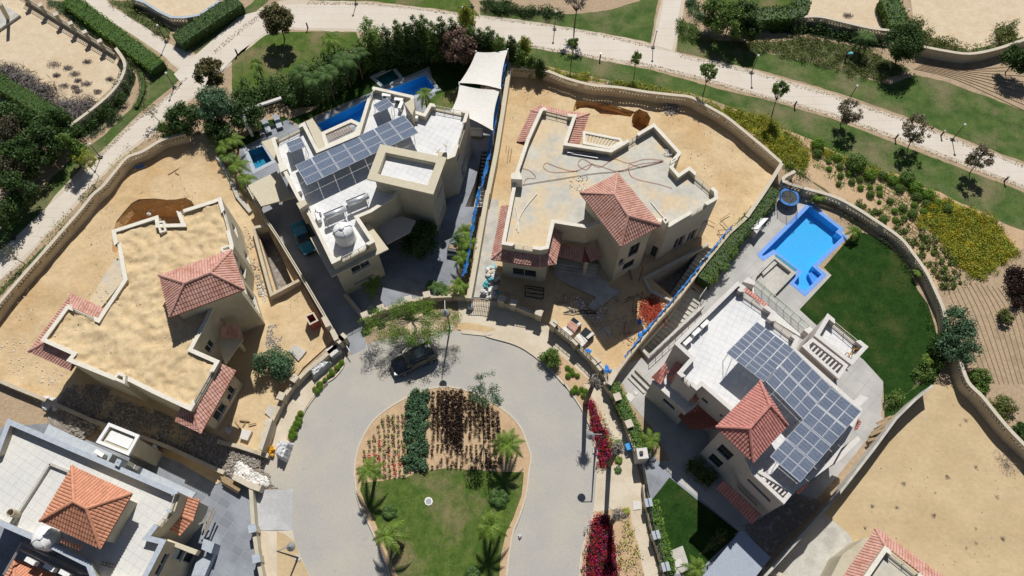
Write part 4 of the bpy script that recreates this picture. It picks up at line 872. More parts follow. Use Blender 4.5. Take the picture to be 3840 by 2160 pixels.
MB().prism(P('B 160,1070 240,1045 300,1230 290,1240', 5.2), 5.0, 5.2).build('side_canopy', 'plaster2', h2)
MB().prism(P('B 1240,780 1312,738 1318,815 1300,870 1235,800', 8.2)[:4], 6.0, 8.2).build('chimney', 'plaster2', h2)
MB().prism(P('F 425,85 490,55 510,90 450,130', 7.9), 5, 7.9).build('chimney', 'plaster2', h2)
MB().prism(P('B 1500,1145 1562,1150 1560,1185 1495,1175', 7.8), 6.5, 7.8).build('chimney', 'plaster2', h2)
MB().prism(P('B 285,1235 330,1230 360,1275 305,1300', 7.3), 6.4, 7.3).build('chimney', 'cap', h2)
# garage canopy over the driveway
gc = P('B 60,1400 290,1285 375,1449 F 425,35 160,108 130,60', 3.2); MB().prism(gc, 3.0, 3.2).build('carport_roof', 'plaster2', h2)
for s in ('F 150,110', 'F 138,75'): MB().box(P1(s, 0) + Vector((.2, 0, 1.5)), (.25, .25, 3)).build('carport_post', 'plaster', h2)
# --- house 3: concrete-roofed villa
H3 = 'C 455,825 480,812 680,862 728,865 655,1080 985,1130 1085,1072 1215,990 1315,932 1520,1155 1480,1200 1455,1260 1500,1312 1580,1258 1790,1440 G 1795,50 1520,205 1430,260 1340,215 1100,180 870,245 810,270 560,230 515,425 455,435 165,392 C 270,1295 355,1045'
h3 = root_house(H3, 7.2, 'unfinished villa with bare concrete roof, red cables and pink tiled tower')
b3 = Block(h3, H3, 6.4, 7.2, wall='plaster', cap='cap', roof='roofc', gaps=[(1, .1, .92), (6, .25, .75), (13, .25, .85), (15, .3, .7), (24, .2, .72)],
           wins=[(16, 'G 1510,265 1460,335', 'dark'), (22, 'G 735,335 640,375', 'dark'), (24, 'h 430,75 890,290', 'dark'), (24, 'h 410,310 930,550'), (15, .25, .5, .1, 2.4, 'dark'), (17, .2, .8, .05, 2.5, 'dark'), (15, .6, .9, .1, 2.6, 'dark')])
T3 = 'C 1035,1312 G 755,8 1065,412 1365,250'
hip(h3, T3, 9.0, 'G 1012,22 1118,182', 10.5, [(0, 1, 4), (1, 2, 5, 4), (2, 3, 5), (3, 0, 4, 5)], 'tilep')
tower(h3, T3, 9.0, ins=.5, wins=[(2, 'g 985,265 740,560', 'dark'), (2, 'g 880,570 640,800', 'dark'), (2, .1, .3, 3.2, 4.6)])
skirt(h3, b3, [22, 23, 24, 25], .95, 6.0, 5.45, 'tilep', f0=.0, f1=.62); nn = len(b3.p); skirt(h3, b3, [nn - 1, nn, nn + 1, nn + 2, nn + 3], 1.15, 6.6, 6.0, 'tilep', f0=.0)
tf = MB(); g3 = MB(); pp = P('G 605,385 790,420 770,530 575,490', [4.0, 4.0, 3.3, 3.3]); tile_face(tf, pp, (0, -1, -.3)); g3.poly(pp)
pp = P('G 790,420 850,395 920,490 830,530 770,530', [4.0, 4.0, 3.3, 3.3, 3.3]); tile_face(tf, pp[:4], (.4, -1, -.3)); g3.poly(pp)
po = g3.build('porch_roof', 'tiled', h3); tf.build('roof_tiles', 'tilep', po)
for s in ('G 785,615', 'G 560,560'): MB().lathe([(.3, 0), (.3, .15), (.22, .2), (.22, 3.2)], P1(s, 0), 14).build('column', 'plaster2', h3)
st = MB()
for k in range(4): st.prism(P('G 555,575 770,625 900,590 880,560 560,520', 0)[:4] if 0 else [V3(q) + Vector((0, -.32 * k, 0)) for q in P('G 560,560 870,600 900,565 560,520')], 0, .64 - .16 * k)
st.build('entrance_steps', 'slab', h3)
frame(h3, 'C 775,985 1000,1030 1060,1040 1085,1072 985,1125 775,1085', 7.1, .3, .3, 'cap', 'pergola_frame')
a, b, c, d = P('C 785,1015 1050,1060 1000,1112 775,1080', 7.0); beams(h3, a, b, d, c, 7.0, 9, 'rail')
MB().prism(P('C 235,1310 300,1292 320,1355 235,1350', 7.9), 5.5, 7.9).build('chimney', 'cap', h3)
frame(h3, 'C 1440,1205 1480,1180 1495,1200 1440,1240', 7.3, .15, .8, 'cap', 'chimney', 6.4)
frame(h3, 'G 1375,205 1400,185 1430,215 1400,240', 7.6, .15, .8, 'cap', 'chimney', 6.4)
MB().box(P1('G 1650,330') + Vector((0, 0, 1.6)), (.5, .5, 3.2)).build('column', 'plaster', h3)
# --- house 5: pool villa
H5 = 'r 225,190 320,260 290,290 600,510 700,575 650,640 700,690 960,900 1010,985 925,1060 M 640,450 760,390 600,610 525,575 s 985,620 875,750 575,455 480,385 300,500 q 1250,1290 935,780 855,855 760,790 565,600 770,375 530,155'
PN = P('r 225,190 320,260 285,292 600,505 705,578 655,645 1000,905 M 280,-270 790,190 565,600 s 985,620 875,752 572,455 L 1900,330 q 1370,1160 935,782 855,852 570,598 768,374 528,152', 8.2)
h5 = thing('house', sum(PN, Vector()) / len(PN), 'white-roofed pool villa with many solar panels and a red tiled tower', 'house')
b5 = Block(h5, PN, 7.4, 8.2, wall='plaster5', cap='capw', roof='roofw', gaps=[(2, .1, .92), (5, .15, .85), (16, .3, .75)],
           wins=[(11, 's 280,680 450,850', 'dark'), (11, 's 415,560 610,765', 'dark'), (11, 's 500,470 740,730', 'dark'), (14, 'q 945,965 1010,1065', 'dark'), (14, 'q 1215,1215 1260,1290', 'dark'), (8, .2, .32, 3.5, 5.2), (8, .55, .7, 3.5, 5.2)], capo=.06)
T5 = 'q 1810,728 1145,1412 s 582,345 915,-10'
hip(h5, T5, 10.0, 'q 1960,1095 1652,1440', 11.3, [(0, 1, 5, 4), (1, 2, 5), (2, 3, 4, 5), (3, 0, 4)], 'tiler')
tower(h5, T5, 10.0, 'plaster5', .5, wins=[(1, 's 280,165 335,330', 'dark'), (1, 's 190,255 240,405', 'dark')])
# west wing, lower, with tiled eaves
WW = P('q 380,470 560,420 800,1050 720,1165 330,760 190,690', 5.4)
WB = P('q 240,640 470,430 560,640 870,1040 760,1130 380,700 300,760', 5.3)
wq = P('q 215,690 395,480 560,560 815,1060 725,1165', 5.0)
mb = MB(); w2 = [Vector(k[:2]) for k in P('q 200,700 400,470 1000,960 720,1168', 5.0)]
Block(h5, [V3(k, 5.0) for k in w2], 4.4, 4.5, wall='plaster5', cap='capw', roof='roofg', wins=[(3, 'q 360,975 510,1160', 'dark')], t=.2)
tf = MB(); g5 = MB()
for s_, zz, d_ in (('q 395,440 405,600 320,778 170,665', [5.6, 5.7, 5.0, 5.0], (-.6, -.8, -.3)), ('q 560,420 640,470 560,600 410,605 ', [6.0, 6.2, 6.0, 5.4], (-.8, -.3, -.3)),
                   ('q 560,600 840,850 820,1060 400,650', [6.1, 6.1, 5.0, 5.0], (-.7, -.8, -.4)), ('q 930,790 975,905 820,1055 845,880', [6.1, 6.0, 5.0, 6.0], (-.2, -1, -.4)),
                   ('q 690,1130 890,1010 1230,1310 1140,1449 760,1449 570,1250', [3.6, 4.2, 4.2, 3.4, 3.3, 3.3], (-.7, -.8, -.3)),
                   ('s 298,520 660,855 575,945 222,595', [4.3, 4.3, 3.5, 3.5], (-.75, -.8, -.3))):
    pp = P(s_, zz); tf = MB(); tile_face(tf, pp, d_); po = MB().poly(pp).build('awning_roof', 'tiled', h5); tf.build('roof_tiles', 'tiler', po)
tf = MB(); g6 = MB()
for s_, zz, d_ in (('r 320,270 610,500 580,520 290,310', [7.0, 7.0, 7.5, 7.5], (.5, .6, -.3)), ('M 730,350 760,262 778,290 745,352 ', [7.2, 7.0, 6.8, 7.0], (1, -.5, -.3)), ('s 1100,530 1110,560 1010,655 990,630', [5.6, 5.2, 5.2, 5.6], (1, -.6, -.3))):
    pp = P(s_, zz); tf = MB(); tile_face(tf, pp, d_); po = MB().poly(pp).build('awning_roof', 'tiled', h5); tf.build('roof_tiles', 'tiler', po)
a, b, c, d = P('s 590,380 960,660 880,700 570,455', 8.25); 
frame(h5, 's 570,375 990,615 880,752 560,450', 8.45, .32, .28, 'capw', 'pergola_frame')
a, b, c, d = P('s 640,385 960,630 895,690 590,450', 8.3); beams(h5, a, b, d, c, 8.3, 8, 'capw', .14, .2)
# raised terrace block on the garden side
H5T = 'r 1362,597 1455,665 1425,700 1735,960 1775,925 1868,1012 1575,1340 1035,1000 1040,920'
b5t = Block(h5, 'r 1362,597 1868,1012 1665,1235 1200,870', 6.6, 7.5, wall='plaster5', cap='capw', roof='roofw', t=.3, gaps=[(0, .18, .80)], wins=[(0, .2, .8, .4, 2.6)])
frame(h5, 'r 1170,895 1625,1245 1500,1420 1035,1005', 7.5, .32, .3, 'capw', 'pergola_frame')
a, b, c, d = P('r 1190,930 1590,1255 1470,1375 1080,1040', 7.35); beams(h5, a, b, d, c, 7.35, 8, 'capw', .16, .2)
MB().prism(P('r 1170,895 1625,1245 1500,1420 1035,1005', 6.0), 5.8, 6.0).build('terrace_slab', 'roofw', h5)
MB().prism(P('M 525,575 700,440 760,390 780,420 640,560 575,612', 7.4), 6.6, 7.4).build('balcony_wall', 'capw', h5)
MB().prism(P('M 780,80 840,105 735,205 690,160', 7.6), 7.0, 7.6).build('parapet_wing', 'capw', h5)
bal = P('r 300,195 350,130 445,190 1175,790 1120,850 1060,910 700,690 330,290', 4.6); MB().prism(bal, 4.3, 4.6).build('balcony_slab', 'roofg', h5)
ga, gb = P('r 435,235 1080,800', 4.6); gl = MB(); n2 = (gb - ga).normalized().cross(Vector((0, 0, 1))) * .05
gl.add([ga, gb, gb + Vector((0, 0, 1.1)), ga + Vector((0, 0, 1.1))], [(0, 1, 2, 3)]); gl.build('glass_balustrade', 'glassg', h5)
railing(h5, ga, gb, 4.6, 1.12, 'rail', name='balustrade_rail')
for s_ in ('r 290,190 350,128 445,190 440,235 380,200', 'r 1095,775 1170,800 1120,850 1060,800'): MB().prism(P(s_, 5.6)[:4], 4.3, 5.6).build('pier', 'capw', h5)
# --- house 4: grey-coped villa, bottom left
PN = P('J 60,265 1340,812 1290,960 1185,1080 1130,1150 1250,1180 1085,1500 700,1500 655,1375 307,1200 49,1088 -300,930 -200,600 -30,500', 7.2)
h4 = thing('house', P1('J 600,1000', 0), 'villa with pale roof terrace, blue-grey coping and orange tiled tower', 'house')
b4 = Block(h4, PN, 6.4, 7.2, wall='plaster', cap='capg', roof='roofg', t=.35, gaps=[(1, .1, .95), (2, .1, .95)],
           wins=[(1, .2, .8, 2.6, 4.6), (2, .2, .8, 2.8, 4.8), (5, 'x 145,1240 80,1449'), (5, .05, .35, 2.6, 4.6), (5, .1, .35, .1, 2.2)], skip=())
T4 = 'J 548,622 998,825 760,1242 303,1035'
hip(h4, T4, 9.1, 'J 560,888 655,940', 10.7, [(0, 1, 5, 4), (1, 2, 5), (2, 3, 4, 5), (3, 0, 4)], 'tileo')
tower(h4, T4, 9.1, 'plaster', .55, wins=[(1, 'J 975,1090 900,1190', 'dark')])
tf = MB(); pp = P('J 475,1165 635,1215 612,1255 462,1185', [8.3, 8.3, 8.0, 8.0]); tile_face(tf, pp, (-.2, -1, -.4)); tf.build('roof_tiles', 'tileo', h4)
MB().strip(P('J 375,602 60,1088', 6.7), .22, 6.4, 6.75).build('low_kerb', 'slab', h4); MB().strip(P('J 375,602 530,665', 6.7), .22, 6.4, 6.75).build('low_kerb', 'slab', h4)
MB().lathe([(.33, 0), (.33, 1.0), (.27, 1.0), (.27, .1)], P1('J 130,985', 6.5), 18).build('vent_stack', 'wall', h4)
skirt(h4, b4, [1, 2], .8, 4.9, 4.3, 'tileo', f1=.9)
fr = P('J 820,290 1055,385 970,540 722,440', 6.0); frame(h4, fr, 6.0, .28, .25, 'white', 'skylight_frame')
MB().prism([V3(k) for k in inset(fr, .3)], 0, 5.6).build('stair_block', 'plaster', h4); MB().prism([V3(k) for k in inset(fr, .5)], 5.6, 5.7).build('skylight_roof', 'white', h4)
frame(h4, 'J 885,562 920,578 895,625 860,605', 7.5, .2, .8, 'capg', 'chimney', 6.5)
MB().prism(P('J 370,300 400,320 1480,820 1440,870 1330,810 700,540 330,380', 3.4), 3.2, 3.4).build('lower_slab', 'capg', h4)
MB().prism(P('x 50,1070 440,1215 415,1258 60,1115', 5.2), 4.5, 5.2).build('side_beam', 'plaster2', h4)
MB().prism(P('x 490,1110 590,1150 560,1245 470,1205', 1.6), 0, 1.6).build('stone_plinth', 'capg', h4)
MB().prism(P('x 580,1200 600,1210 500,1449 380,1449 420,1330 520,1260', .8), 0, .8).build('planter_wall', 'capg', h4)
# neighbour with orange roof at the bottom-left corner
h7 = thing('house', P1('y 300,1400'), 'corner house with orange tiled roof and air conditioners under a steel frame', 'house')
pp = 'y 250,1160 960,1449 700,1800 -100,1800'
hip(h7, pp, 4.0, 'y 250,1560 500,1650', 5.2, [(0, 1, 5, 4), (1, 2, 5), (2, 3, 4, 5), (3, 0, 4)], 'tileo'); tower(h7, pp, 4.0, 'plaster', .4)
sf = thing('steel_pergola', P1('y 700,1100'), 'dark steel frame beside the white tank and orange roof', 'steel frame')
mb = MB()
for s_ in ('y 375,890 1420,1400', 'y 330,985 1250,1449', 'y 375,890 60,1430', 'y 850,1150 1400,1400'): mb.tube(P(s_, 5.2), .11, 4)
mb.build('beams', 'steel', sf)
mb = MB()
for s_ in ('y 375,890', 'y 330,985', 'y 1420,1400'): p = P1(s_, 5.2); mb.tube([p, V3(p, 0)], .07, 4)
mb.build('posts', 'steel', sf)
# --- house 6: corner of a villa, bottom right
PN = P('M 965,1225 1250,1449 1600,1720 1300,2200 500,1900', 6.6)
h6 = thing('house', P1('M 1000,1600'), 'villa corner with pink tiled eaves at the edge of a wide sand plot', 'house')
b6 = Block(h6, PN, 5.9, 6.6, wall='plaster', cap='cap', roof='roofc', gaps=[(0, .15, .9)], wins=[(4, .1, .2, 3.2, 4.6), (0, .2, .4, 3, 4.6)])
tf = MB(); g6 = MB()
for s_, zz, d_ in (('M 965,1225 640,1720 440,1750 895,1097', [6.0, 6.0, 5.2, 5.2], (-1, .5, -.3)), ('M 965,1225 1610,1740 1740,1700 895,1097', [6.0, 6.0, 5.2, 5.2], (.6, 1, -.3))):
    pp = P(s_, zz); g6.poly(pp); tile_face(tf, pp, d_)
po = g6.build('awning_roof', 'tiled', h6); tf.build('roof_tiles', 'tilep', po); rg = MB(); ridge(rg, *P('M 965,1225 895,1097', [6.05, 5.25])); rg.build('ridge_tiles', 'tilep', po)
MB().prism(P('M 640,1290 800,1170 880,1140 600,1600 480,1600', 3.2), 0, 3.2).build('side_wing', 'plaster', h6)
# --- building corner at the top left edge
h8 = thing('veranda', P1('A 40,100'), 'corner of a white veranda with one square column and raised floor', 'veranda')
MB().prism(P('A -40,60 -10,20 162,128 0,240 -80,300'), 0, .35).build('floor_slab', 'slab', h8); a = P1('A 60,140', .35)
MB().tube([a, P1('A 0,30', 3.4)], .28, 4).build('column', 'plaster', h8)
# canopy of the carport at the bottom
cn = thing('carport', P1('L 1900,1350'), 'blue-grey flat canopy roof in shade at the bottom edge', 'carport')
MB().prism(P('s 465,1000 750,1270 610,1449 500,1600 0,1600 90,1449', 2.6), 2.5, 2.6).build('canopy', 'awning', cn)
mb = MB()
for s_ in ('s 470,1010', 's 745,1265', 's 200,1320'): p = P1(s_, 2.5); mb.tube([V3(p, 0), p], .07, 6)
mb.build('posts', 'steel', cn)
# ------------------------------------------------------------------ pools
def pool(label, hole, depth, tile, water, cope=None, cm=None, cz=.03, wz=-.14):
    p = ccw([Vector(q[:2]) for q in hole]); root = thing('swimming_pool', p[0], label, 'swimming pool'); mb = MB(); n = len(p)
    for i in range(n): mb.quad(V3(p[i], cz), V3(p[(i + 1) % n], cz), V3(p[(i + 1) % n], -depth), V3(p[i], -depth))
    cdt(mb, p, -depth); mb.build('basin', tile, root); cdt(MB(), p, wz).build('water_surface', water, root)
    if cope:
        o = ccw([Vector(q[:2]) for q in cope]); mb = cdt(MB(), o, cz, [p]); m = len(o)
        for i in range(m): mb.quad(V3(o[i], 0), V3(o[(i + 1) % m], 0), V3(o[(i + 1) % m], cz), V3(o[i], cz))
        mb.build('coping', cm, root)
    return root
p5 = pool('large blue mosaic pool with angular outline beside the lawn', POOL5_IN, 1.05, 'pooltile', 'water', POOL5, 'poolcope')
mb = MB().prism(P('I 395,600 440,580 495,625 430,670'), -1.05, -.5); mb.build('pool_bench', 'poolcope', p5)
mb = MB()
for k in range(4): mb.prism([Vector(q[:2]) + Vector((.35 * k, .0)) for q in P('I 15,475 40,450 80,490 50,520')], -1.05, -.25 - .2 * k)
mb.build('pool_steps', 'poolcope', p5)
pool('small turquoise pool half hidden beside the palms', PA, 1.2, 'pooldeep', 'water', offset(ccw([q.xy for q in PA]), .45), 'capg')
pool('long narrow dark blue pool behind the solar villa', PB, 1.3, 'pooltile', 'water', offset(ccw([q.xy for q in PB]), .4), 'capg')
pool('square blue pool under the hedge by the shade sails', PC, 1.3, 'pooltile', 'water', offset(ccw([q.xy for q in PC]), .5), 'capg')
pool('dark shaded plunge pool with green water', PD, .9, 'slab', 'water2', offset(ccw([q.xy for q in PD]), .4), 'capg')
# sunken seat by the big pool
sp = thing('sunken_lounge', P1('I 100,640'), 'concrete U-shaped sunken seating frame at the pool corner', 'seating')
frame(sp, 'I -30,620 125,468 298,605 105,805 -60,700', .45, .42, .45, 'slab', 'rim'); MB().prism(P('I 0,640 130,520 250,610 100,760'), .0, .02).build('floor', 'slab', sp)
MB().prism(P('I 20,600 118,515 150,540 40,640'), 0, .28).build('bench', 'slab', sp); MB().prism(P('I 120,495 132,485 290,600 275,615'), .46, .48).build('water_channel', 'pooldeep', sp)
# stairs in the pits
stair = thing('garden_stairs', P1('B 1850,1300'), 'steep dark stairs with pale treads beside the blue mesh fence', 'stairs')
a, b = P('B 1868,1160 F 1812,105', 0); n = 17; d = (b - a) / n; u = d.normalized(); w = Vector((-u.y, u.x, 0)) * .62
tr = MB(); rs = MB()
for k in range(n):
    p = a + d * k; z = -.12 - k * .13; tr.prism([p + w, p - w, p - w + d * .48, p + w + d * .48], z - .05, z); rs.prism([p + w, p - w, p - w + d, p + w + d], z - .5, z - .06)
rs.build('risers', 'dark', stair); tr.build('treads', 'slab', stair)
s3 = thing('concrete_stairs', P1('G 1640,560'), 'long raw concrete stairs into the pit left of the blue mesh wall', 'stairs'); steps(s3, P1('G 1735,420'), P1('G 1440,830'), -.15, -2.5, 1.4, 17)
s5 = thing('concrete_stairs', P1('G 1500,950'), 'long grey stairs descending between the brown wall and the railing', 'stairs'); steps(s5, P1('G 1640,745'), P1('G 1300,1190'), -.15, -2.6, 1.9, 17)
rw = thing('pit_wall', P1('G 1240,650'), 'angled grey concrete wall edging the dark pit', 'wall'); MB().strip(P('G 1725,392 1240,648 1290,742 1452,822', .5), .25, 0, .5).build('wall', 'slab', rw)
pw = thing('pit_wall', P1('G 1275,1240'), 'grey parapet with steel handrail along the pool villa stairs', 'wall'); MB().strip(P('G 1210,1165 1275,1240 1672,868', .6), .3, 0, .6).build('wall', 'slab', pw)
railing(pw, P1('G 1275,1265', .0), P1('G 1672,898', .0), .3, 1.1, 'steel'); railing(pw, P1('G 1640,830', 0), P1('G 1690,760', 0), .3, 1.0, 'steel')
for k, s_ in enumerate(('L 1170,0 1260,60', 'L 1185,-20 1280,45', 'L 1215,-40 1300,30')): pass
gs = thing('garden_steps', P1('L 1200,20'), 'three broad grey steps in the passage beside the pool villa', 'steps'); mb = MB()
for k in range(3): mb.prism([V3(q) + Vector((.36 * k, .36 * k, 0)) for q in P('G 1130,1390 1250,1510 1235,1525 1115,1405')], 0, .14 * (k + 1))
mb.build('steps', 'slab', gs)
# ------------------------------------------------------------------ boundary walls
def lat_wall(label, pts, h=1.9, w=.3, lat=True, m='wall', cm='coping', pillars=0, per=4.2, name='boundary_wall', zc=None, vert=True, group=None):
    L = smooth_line([q for q in (P(pts, h) if isinstance(pts, str) else pts)], 4) if vert else P(pts, h)
    L = [q.xy for q in L]; root = thing(name, L[0], label, 'wall', group); zl = h - .7 if lat else h - .12
    MB().strip(L, w, 0, zl).build('masonry', m, root); MB().strip(L, w + .06, h - .1, h + .02).build('coping', cm, root)
    if lat:
        # panels: pillar blocks and criss-cross lattice between
        cum = [0]; 
        for a, b in zip(L, L[1:]): cum.append(cum[-1] + (b - a).length)
        T = cum[-1]
        def at(s):
            s = min(max(s, 0), T - 1e-3)
            for i in range(len(L) - 1):
                if cum[i] <= s <= cum[i + 1]: return L[i].lerp(L[i + 1], (s - cum[i]) / (cum[i + 1] - cum[i]))
            return L[-1]
        n = max(1, round(T / per)); per = T / n; pm = MB(); lm = MB()
        for k in range(n + 1):
            s = k * per; a, b = at(s - .35), at(s + .35); pm.strip([a, b], w + .04, zl, h - .1)
            if k < n:
                e = s + .4
                while e < s + per - .45:
                    a, b = at(e), at(e + .36); u_ = (b - a).normalized()
                    for sd in (-1, 1):
                        o_ = Vector((-u_.y, u_.x)) * (w / 2 + .02) * sd; A, B, C_, D_ = V3(a + o_, zl), V3(b + o_, h - .1), V3(a + o_, h - .1), V3(b + o_, zl)
                        lm.tube([A, B], .05, 4, cap=False); lm.tube([C_, D_], .05, 4, cap=False)
                    e += .36
        pm.build('pier_blocks', m, root); lm.build('lattice', 'lattice', root)
    return root
lat_wall('long cream lattice-topped wall curving round the left sand plot', 'A 1400,1005 1230,1052 1080,1140 960,1188 870,1290 780,1400 E 700,20 620,120 480,280 340,440 180,620 0,830 -120,990', 1.65)
lat_wall('cream lattice-topped wall sweeping round the concrete-roof villa plot', 'C 235,505 480,528 650,590 850,642 1040,658 1250,692 1450,715 1590,732 1700,790 1850,875 1960,960 D -30,1045 60,1120 182,1228', 1.65)
lat_wall('cream lattice-topped wall curving round the dark green lawn', 'D 285,1292 I 200,-80 540,20 700,92 880,205 1080,345 1190,480 1280,610 1350,755 1410,900 1432,1062', 1.3)
lat_wall('cream lattice-topped wall along the right edge of the tan sand plot', 'I 1528,1250 M 1590,-20 1700,95 1830,255 1950,390 2200,640')
lat_wall('pale coping wall with lattice bending round the top-left sand lot', 'A 872,362 942,485 892,630 760,770 505,965', 1.5)
lat_wall('lattice wall below the top-right sand lots', 'D -100,150 150,140 310,128 470,125 640,162 860,212 1040,232', 1.6)
lat_wall('grey wall under shrubs along the far right sand lot', 'D 1230,345 1400,380 1600,405 1800,370 2013,300 2200,250', 1.5, lat=False)
tw_ = lat_wall('blue-topped wall of the debris lot at the top edge', 'A 985,-20 1100,20 1195,82 1290,128 1385,132 1500,112 1660,5', 1.3, cm='capg', vert=False)
# fence wall with lanterned pillars, top left
fw = thing('pillared_fence', P1('A 500,200'), 'cream rail fence with capped pillars along the top-left sand lot', 'fence'); a, b = P('A 180,-10 862,405', .6)
MB().strip([a, b], .22, 0, .55).build('base_wall', 'wall', fw); railing(fw, a, b, .55, .75, 'rail', nb=60)
for s_ in ('A 330,30', 'A 440,105', 'A 550,172', 'A 655,240', 'A 765,310', 'A 215,-45'):
    p = P1(s_, 1.5) ; p = a + (b - a) * ((p - a).dot(b - a) / (b - a).length_squared); q = MB().box((p.x, p.y, .8), (.42, .42, 1.6), .54).build('pillar', 'wall', fw); MB().box((p.x, p.y, 1.67), (.56, .56, .14), .54).build('pillar_cap', 'coping', q)
# party walls
pw1 = thing('party_wall', P1('F 400,600'), 'long straight wall with rails between sand plot and shaded driveway', 'wall'); L = P('m 110,10 300,370 520,700 840,1230 1080,1640', 1.4) + P('F 745,1120', 1.4)
MB().strip(L, .34, 0, 1.4).build('masonry', 'wall', pw1); mb = MB()
for o in (-.12, .1): mb.tube([V3(q, 1.52) + Vector((o, 0, 0)) for q in L], .035, 4)
mb.build('rails', 'rail', pw1)
q = MB()
for s_ in ('F 655,990', 'F 718,1090'): q.box(P1(s_, 1.5), (.5, 1.2, .9), .5)
gp = MB().tube(P('F 760,1095 830,1205', 1.0), .05, 5).build('gate_rail', 'steel', pw1); q.build('gate_pier', 'coping', pw1)
mw = thing('concrete_channel_wall', P1('A 1700,1300'), 'broken grey concrete beam lying beside the palm clump', 'low wall'); MB().strip(P('A 1640,1180 1745,1360 E 1790,30 1890,150', .3), .4, 0, .35).build('beam', 'slab', mw)
pl = thing('planter_box_wall', P1('F 120,400'), 'open concrete box wall around a sunken pit of dark soil', 'wall'); MB().strip(P('F 205,245 100,270 160,500 235,775 445,665', 1.1), .32, 0, 1.1).build('wall', 'wall', pl)
w23 = thing('party_wall', P1('F 1800,500'), 'tall beige wall between the two villas with torn blue mesh above', 'wall'); L = P('C 228,470 185,750 122,1150 62,1449 F 1868,0 1800,400 1748,700 1728,800', 1.6)
MB().strip(L, .5, 0, 1.6).build('masonry', 'plaster2', w23)
def mesh_fence(label, pts, z0, h, side=(-.25, 0), lean=.5):
    root = thing('mesh_screen', P1(pts, z0), label, 'mesh fence'); L = smooth_line(P(pts, z0), 8); rng = RNG; mb = MB(); rows = 5; n = len(L); o = 0
    for i, p in enumerate(L):
        for j in range(rows): mb.v.append((p.x + side[0] - lean * (1 - j / (rows - 1)) + R(-.09, .09), p.y + side[1] + R(-.07, .07), z0 + h * j / (rows - 1) * (1 + (R(-.12, .12) if j == rows - 1 else 0)) - .1))
    for i in range(n - 1):
        for j in range(rows - 1): mb.f.append((i * rows + j, (i + 1) * rows + j, (i + 1) * rows + j + 1, i * rows + j + 1))
    mb.build('mesh_cloth', 'bluecloth', root, True); p = MB()
    for i in range(0, n, 5): p.tube([(L[i].x + side[0], L[i].y + side[1], 0), (L[i].x + side[0], L[i].y + side[1], z0 + h + .15)], .04, 5)
    p.build('posts', 'wood', root); return root
mesh_fence('torn blue mesh strung on posts beside the shade sails', 'C 222,480 198,620 172,760 148,900 122,1050 100,1180 72,1320 40,1449 F 1842,0 1818,130 1795,260 1768,420 1745,560 1728,640', 1.6, 1.0)
w35 = thing('party_wall', P1('G 1500,780'), 'beige wall between building site and pool villa stairs', 'wall'); L = P('D 184,1235 60,1435 G 2013,190 1880,310 1700,530 1500,790 1300,1010 1110,1250 1000,1400', 1.8)
MB().strip(L, .35, 0, 1.8).build('masonry', 'wall', w35); MB().strip(L[:3], .42, 1.801, 1.9).build('coping', 'coping', w35)
mesh_fence('bright blue mesh draped along the diagonal site wall', 'G 1900,270 1800,390 1690,530 1600,650 1500,775 1400,890 1300,1005 1200,1130 1100,1250', 1.75, .4, (-.02, .05), .22)
MB().strip(P('G 1030,1340 985,1420 970,1449', 1.9), .6, 0, 1.9).build('white_pier', 'coping', w35)
# street walls
def pillar_wall(label, pts, h, pil, rail_h=.0, m='wall', w=.35, ph=.5, pm='coping', rail='dark', name='street_wall'):
    L = P(pts, h); root = thing(name, L[0], label, 'wall'); MB().strip(L, w, 0, h).build('masonry', m, root)
    if rail_h:
        for a, b in zip(L, L[1:]): railing(root, a, b, h, rail_h, rail, nb=max(3, int((b - a).length / .5)))
    for s_ in px(pil):
        d = ray(*s_); k = (h + ph - CAM_H) / d.z; p = Vector((d.x * k, d.y * k, 0)); ang = .5
        best = min(range(len(L) - 1), key=lambda i: abs(((p - V3(L[i], 0)).cross((V3(L[i + 1], 0) - V3(L[i], 0)).normalized())).z) + (0 if -1 < (p - V3(L[i], 0)).dot((V3(L[i + 1], 0) - V3(L[i], 0)).normalized()) < (L[i + 1] - L[i]).length + 1 else 50))
        u = (L[best + 1] - L[best]); ang = math.atan2(u.y, u.x); u.normalize(); a = V3(L[best], 0); u.z = 0; p = a + u * (p - a).dot(u)
        q = MB().box((p.x, p.y, (h + ph) / 2), (.62, .56, h + ph), ang).build('pillar', m, root); MB().box((p.x, p.y, h + ph + .06), (.74, .68, .13), ang).build('pillar_cap', pm, q)
    return root
pillar_wall('street wall with capped pillars under the feathery tree', 'F 935,950 1085,885 1275,825 1420,790 1610,780 1720,790', 1.1, 'F 948,940 1070,885 1275,822 1415,795')
pillar_wall('low side wall of the planting bed beside the driveway', 'F 790,770 860,850 935,945', .9, '')
pillar_wall('short street wall with stone-clad face left of the building site entrance', 'G 140,815 250,850 440,925', 1.3, 'G 160,815 245,850 437,930', 0)
pillar_wall('street wall with black rails and square pillars in front of the building site', 'G 550,1000 700,1120 860,1280 960,1400 L 960,0', 1.3, 'G 550,1000 712,1140 865,1290 905,1320', .65)
pillar_wall('white street wall with black rails and pillars beside the green hedge', 'L 945,-20 1030,105 1110,290 1155,430 1205,560', 1.3, 'L 1030,100 1128,300', .0, 'wall', .45)
pillar_wall('lower street wall with grey pillars down to the bottom edge', 'L 1245,760 1262,890 1320,1140 1390,1370 1440,1560', 1.1, 'L 1275,895 1328,1140 1398,1380', .6, 'wall', .4, .45, 'capg')
gp = thing('gate_pillar', P1('L 1210,540'), 'big white square gate pillar with a small lamp on top', 'pillar'); MB().box(P1('L 1212,545', 1.2) , (1.0, 1.0, 2.3), .1).build('pillar', 'capw', gp); MB().box(P1('L 1218,520', 2.45), (.3, .3, .25), .1).build('lamp', 'dark', gp)
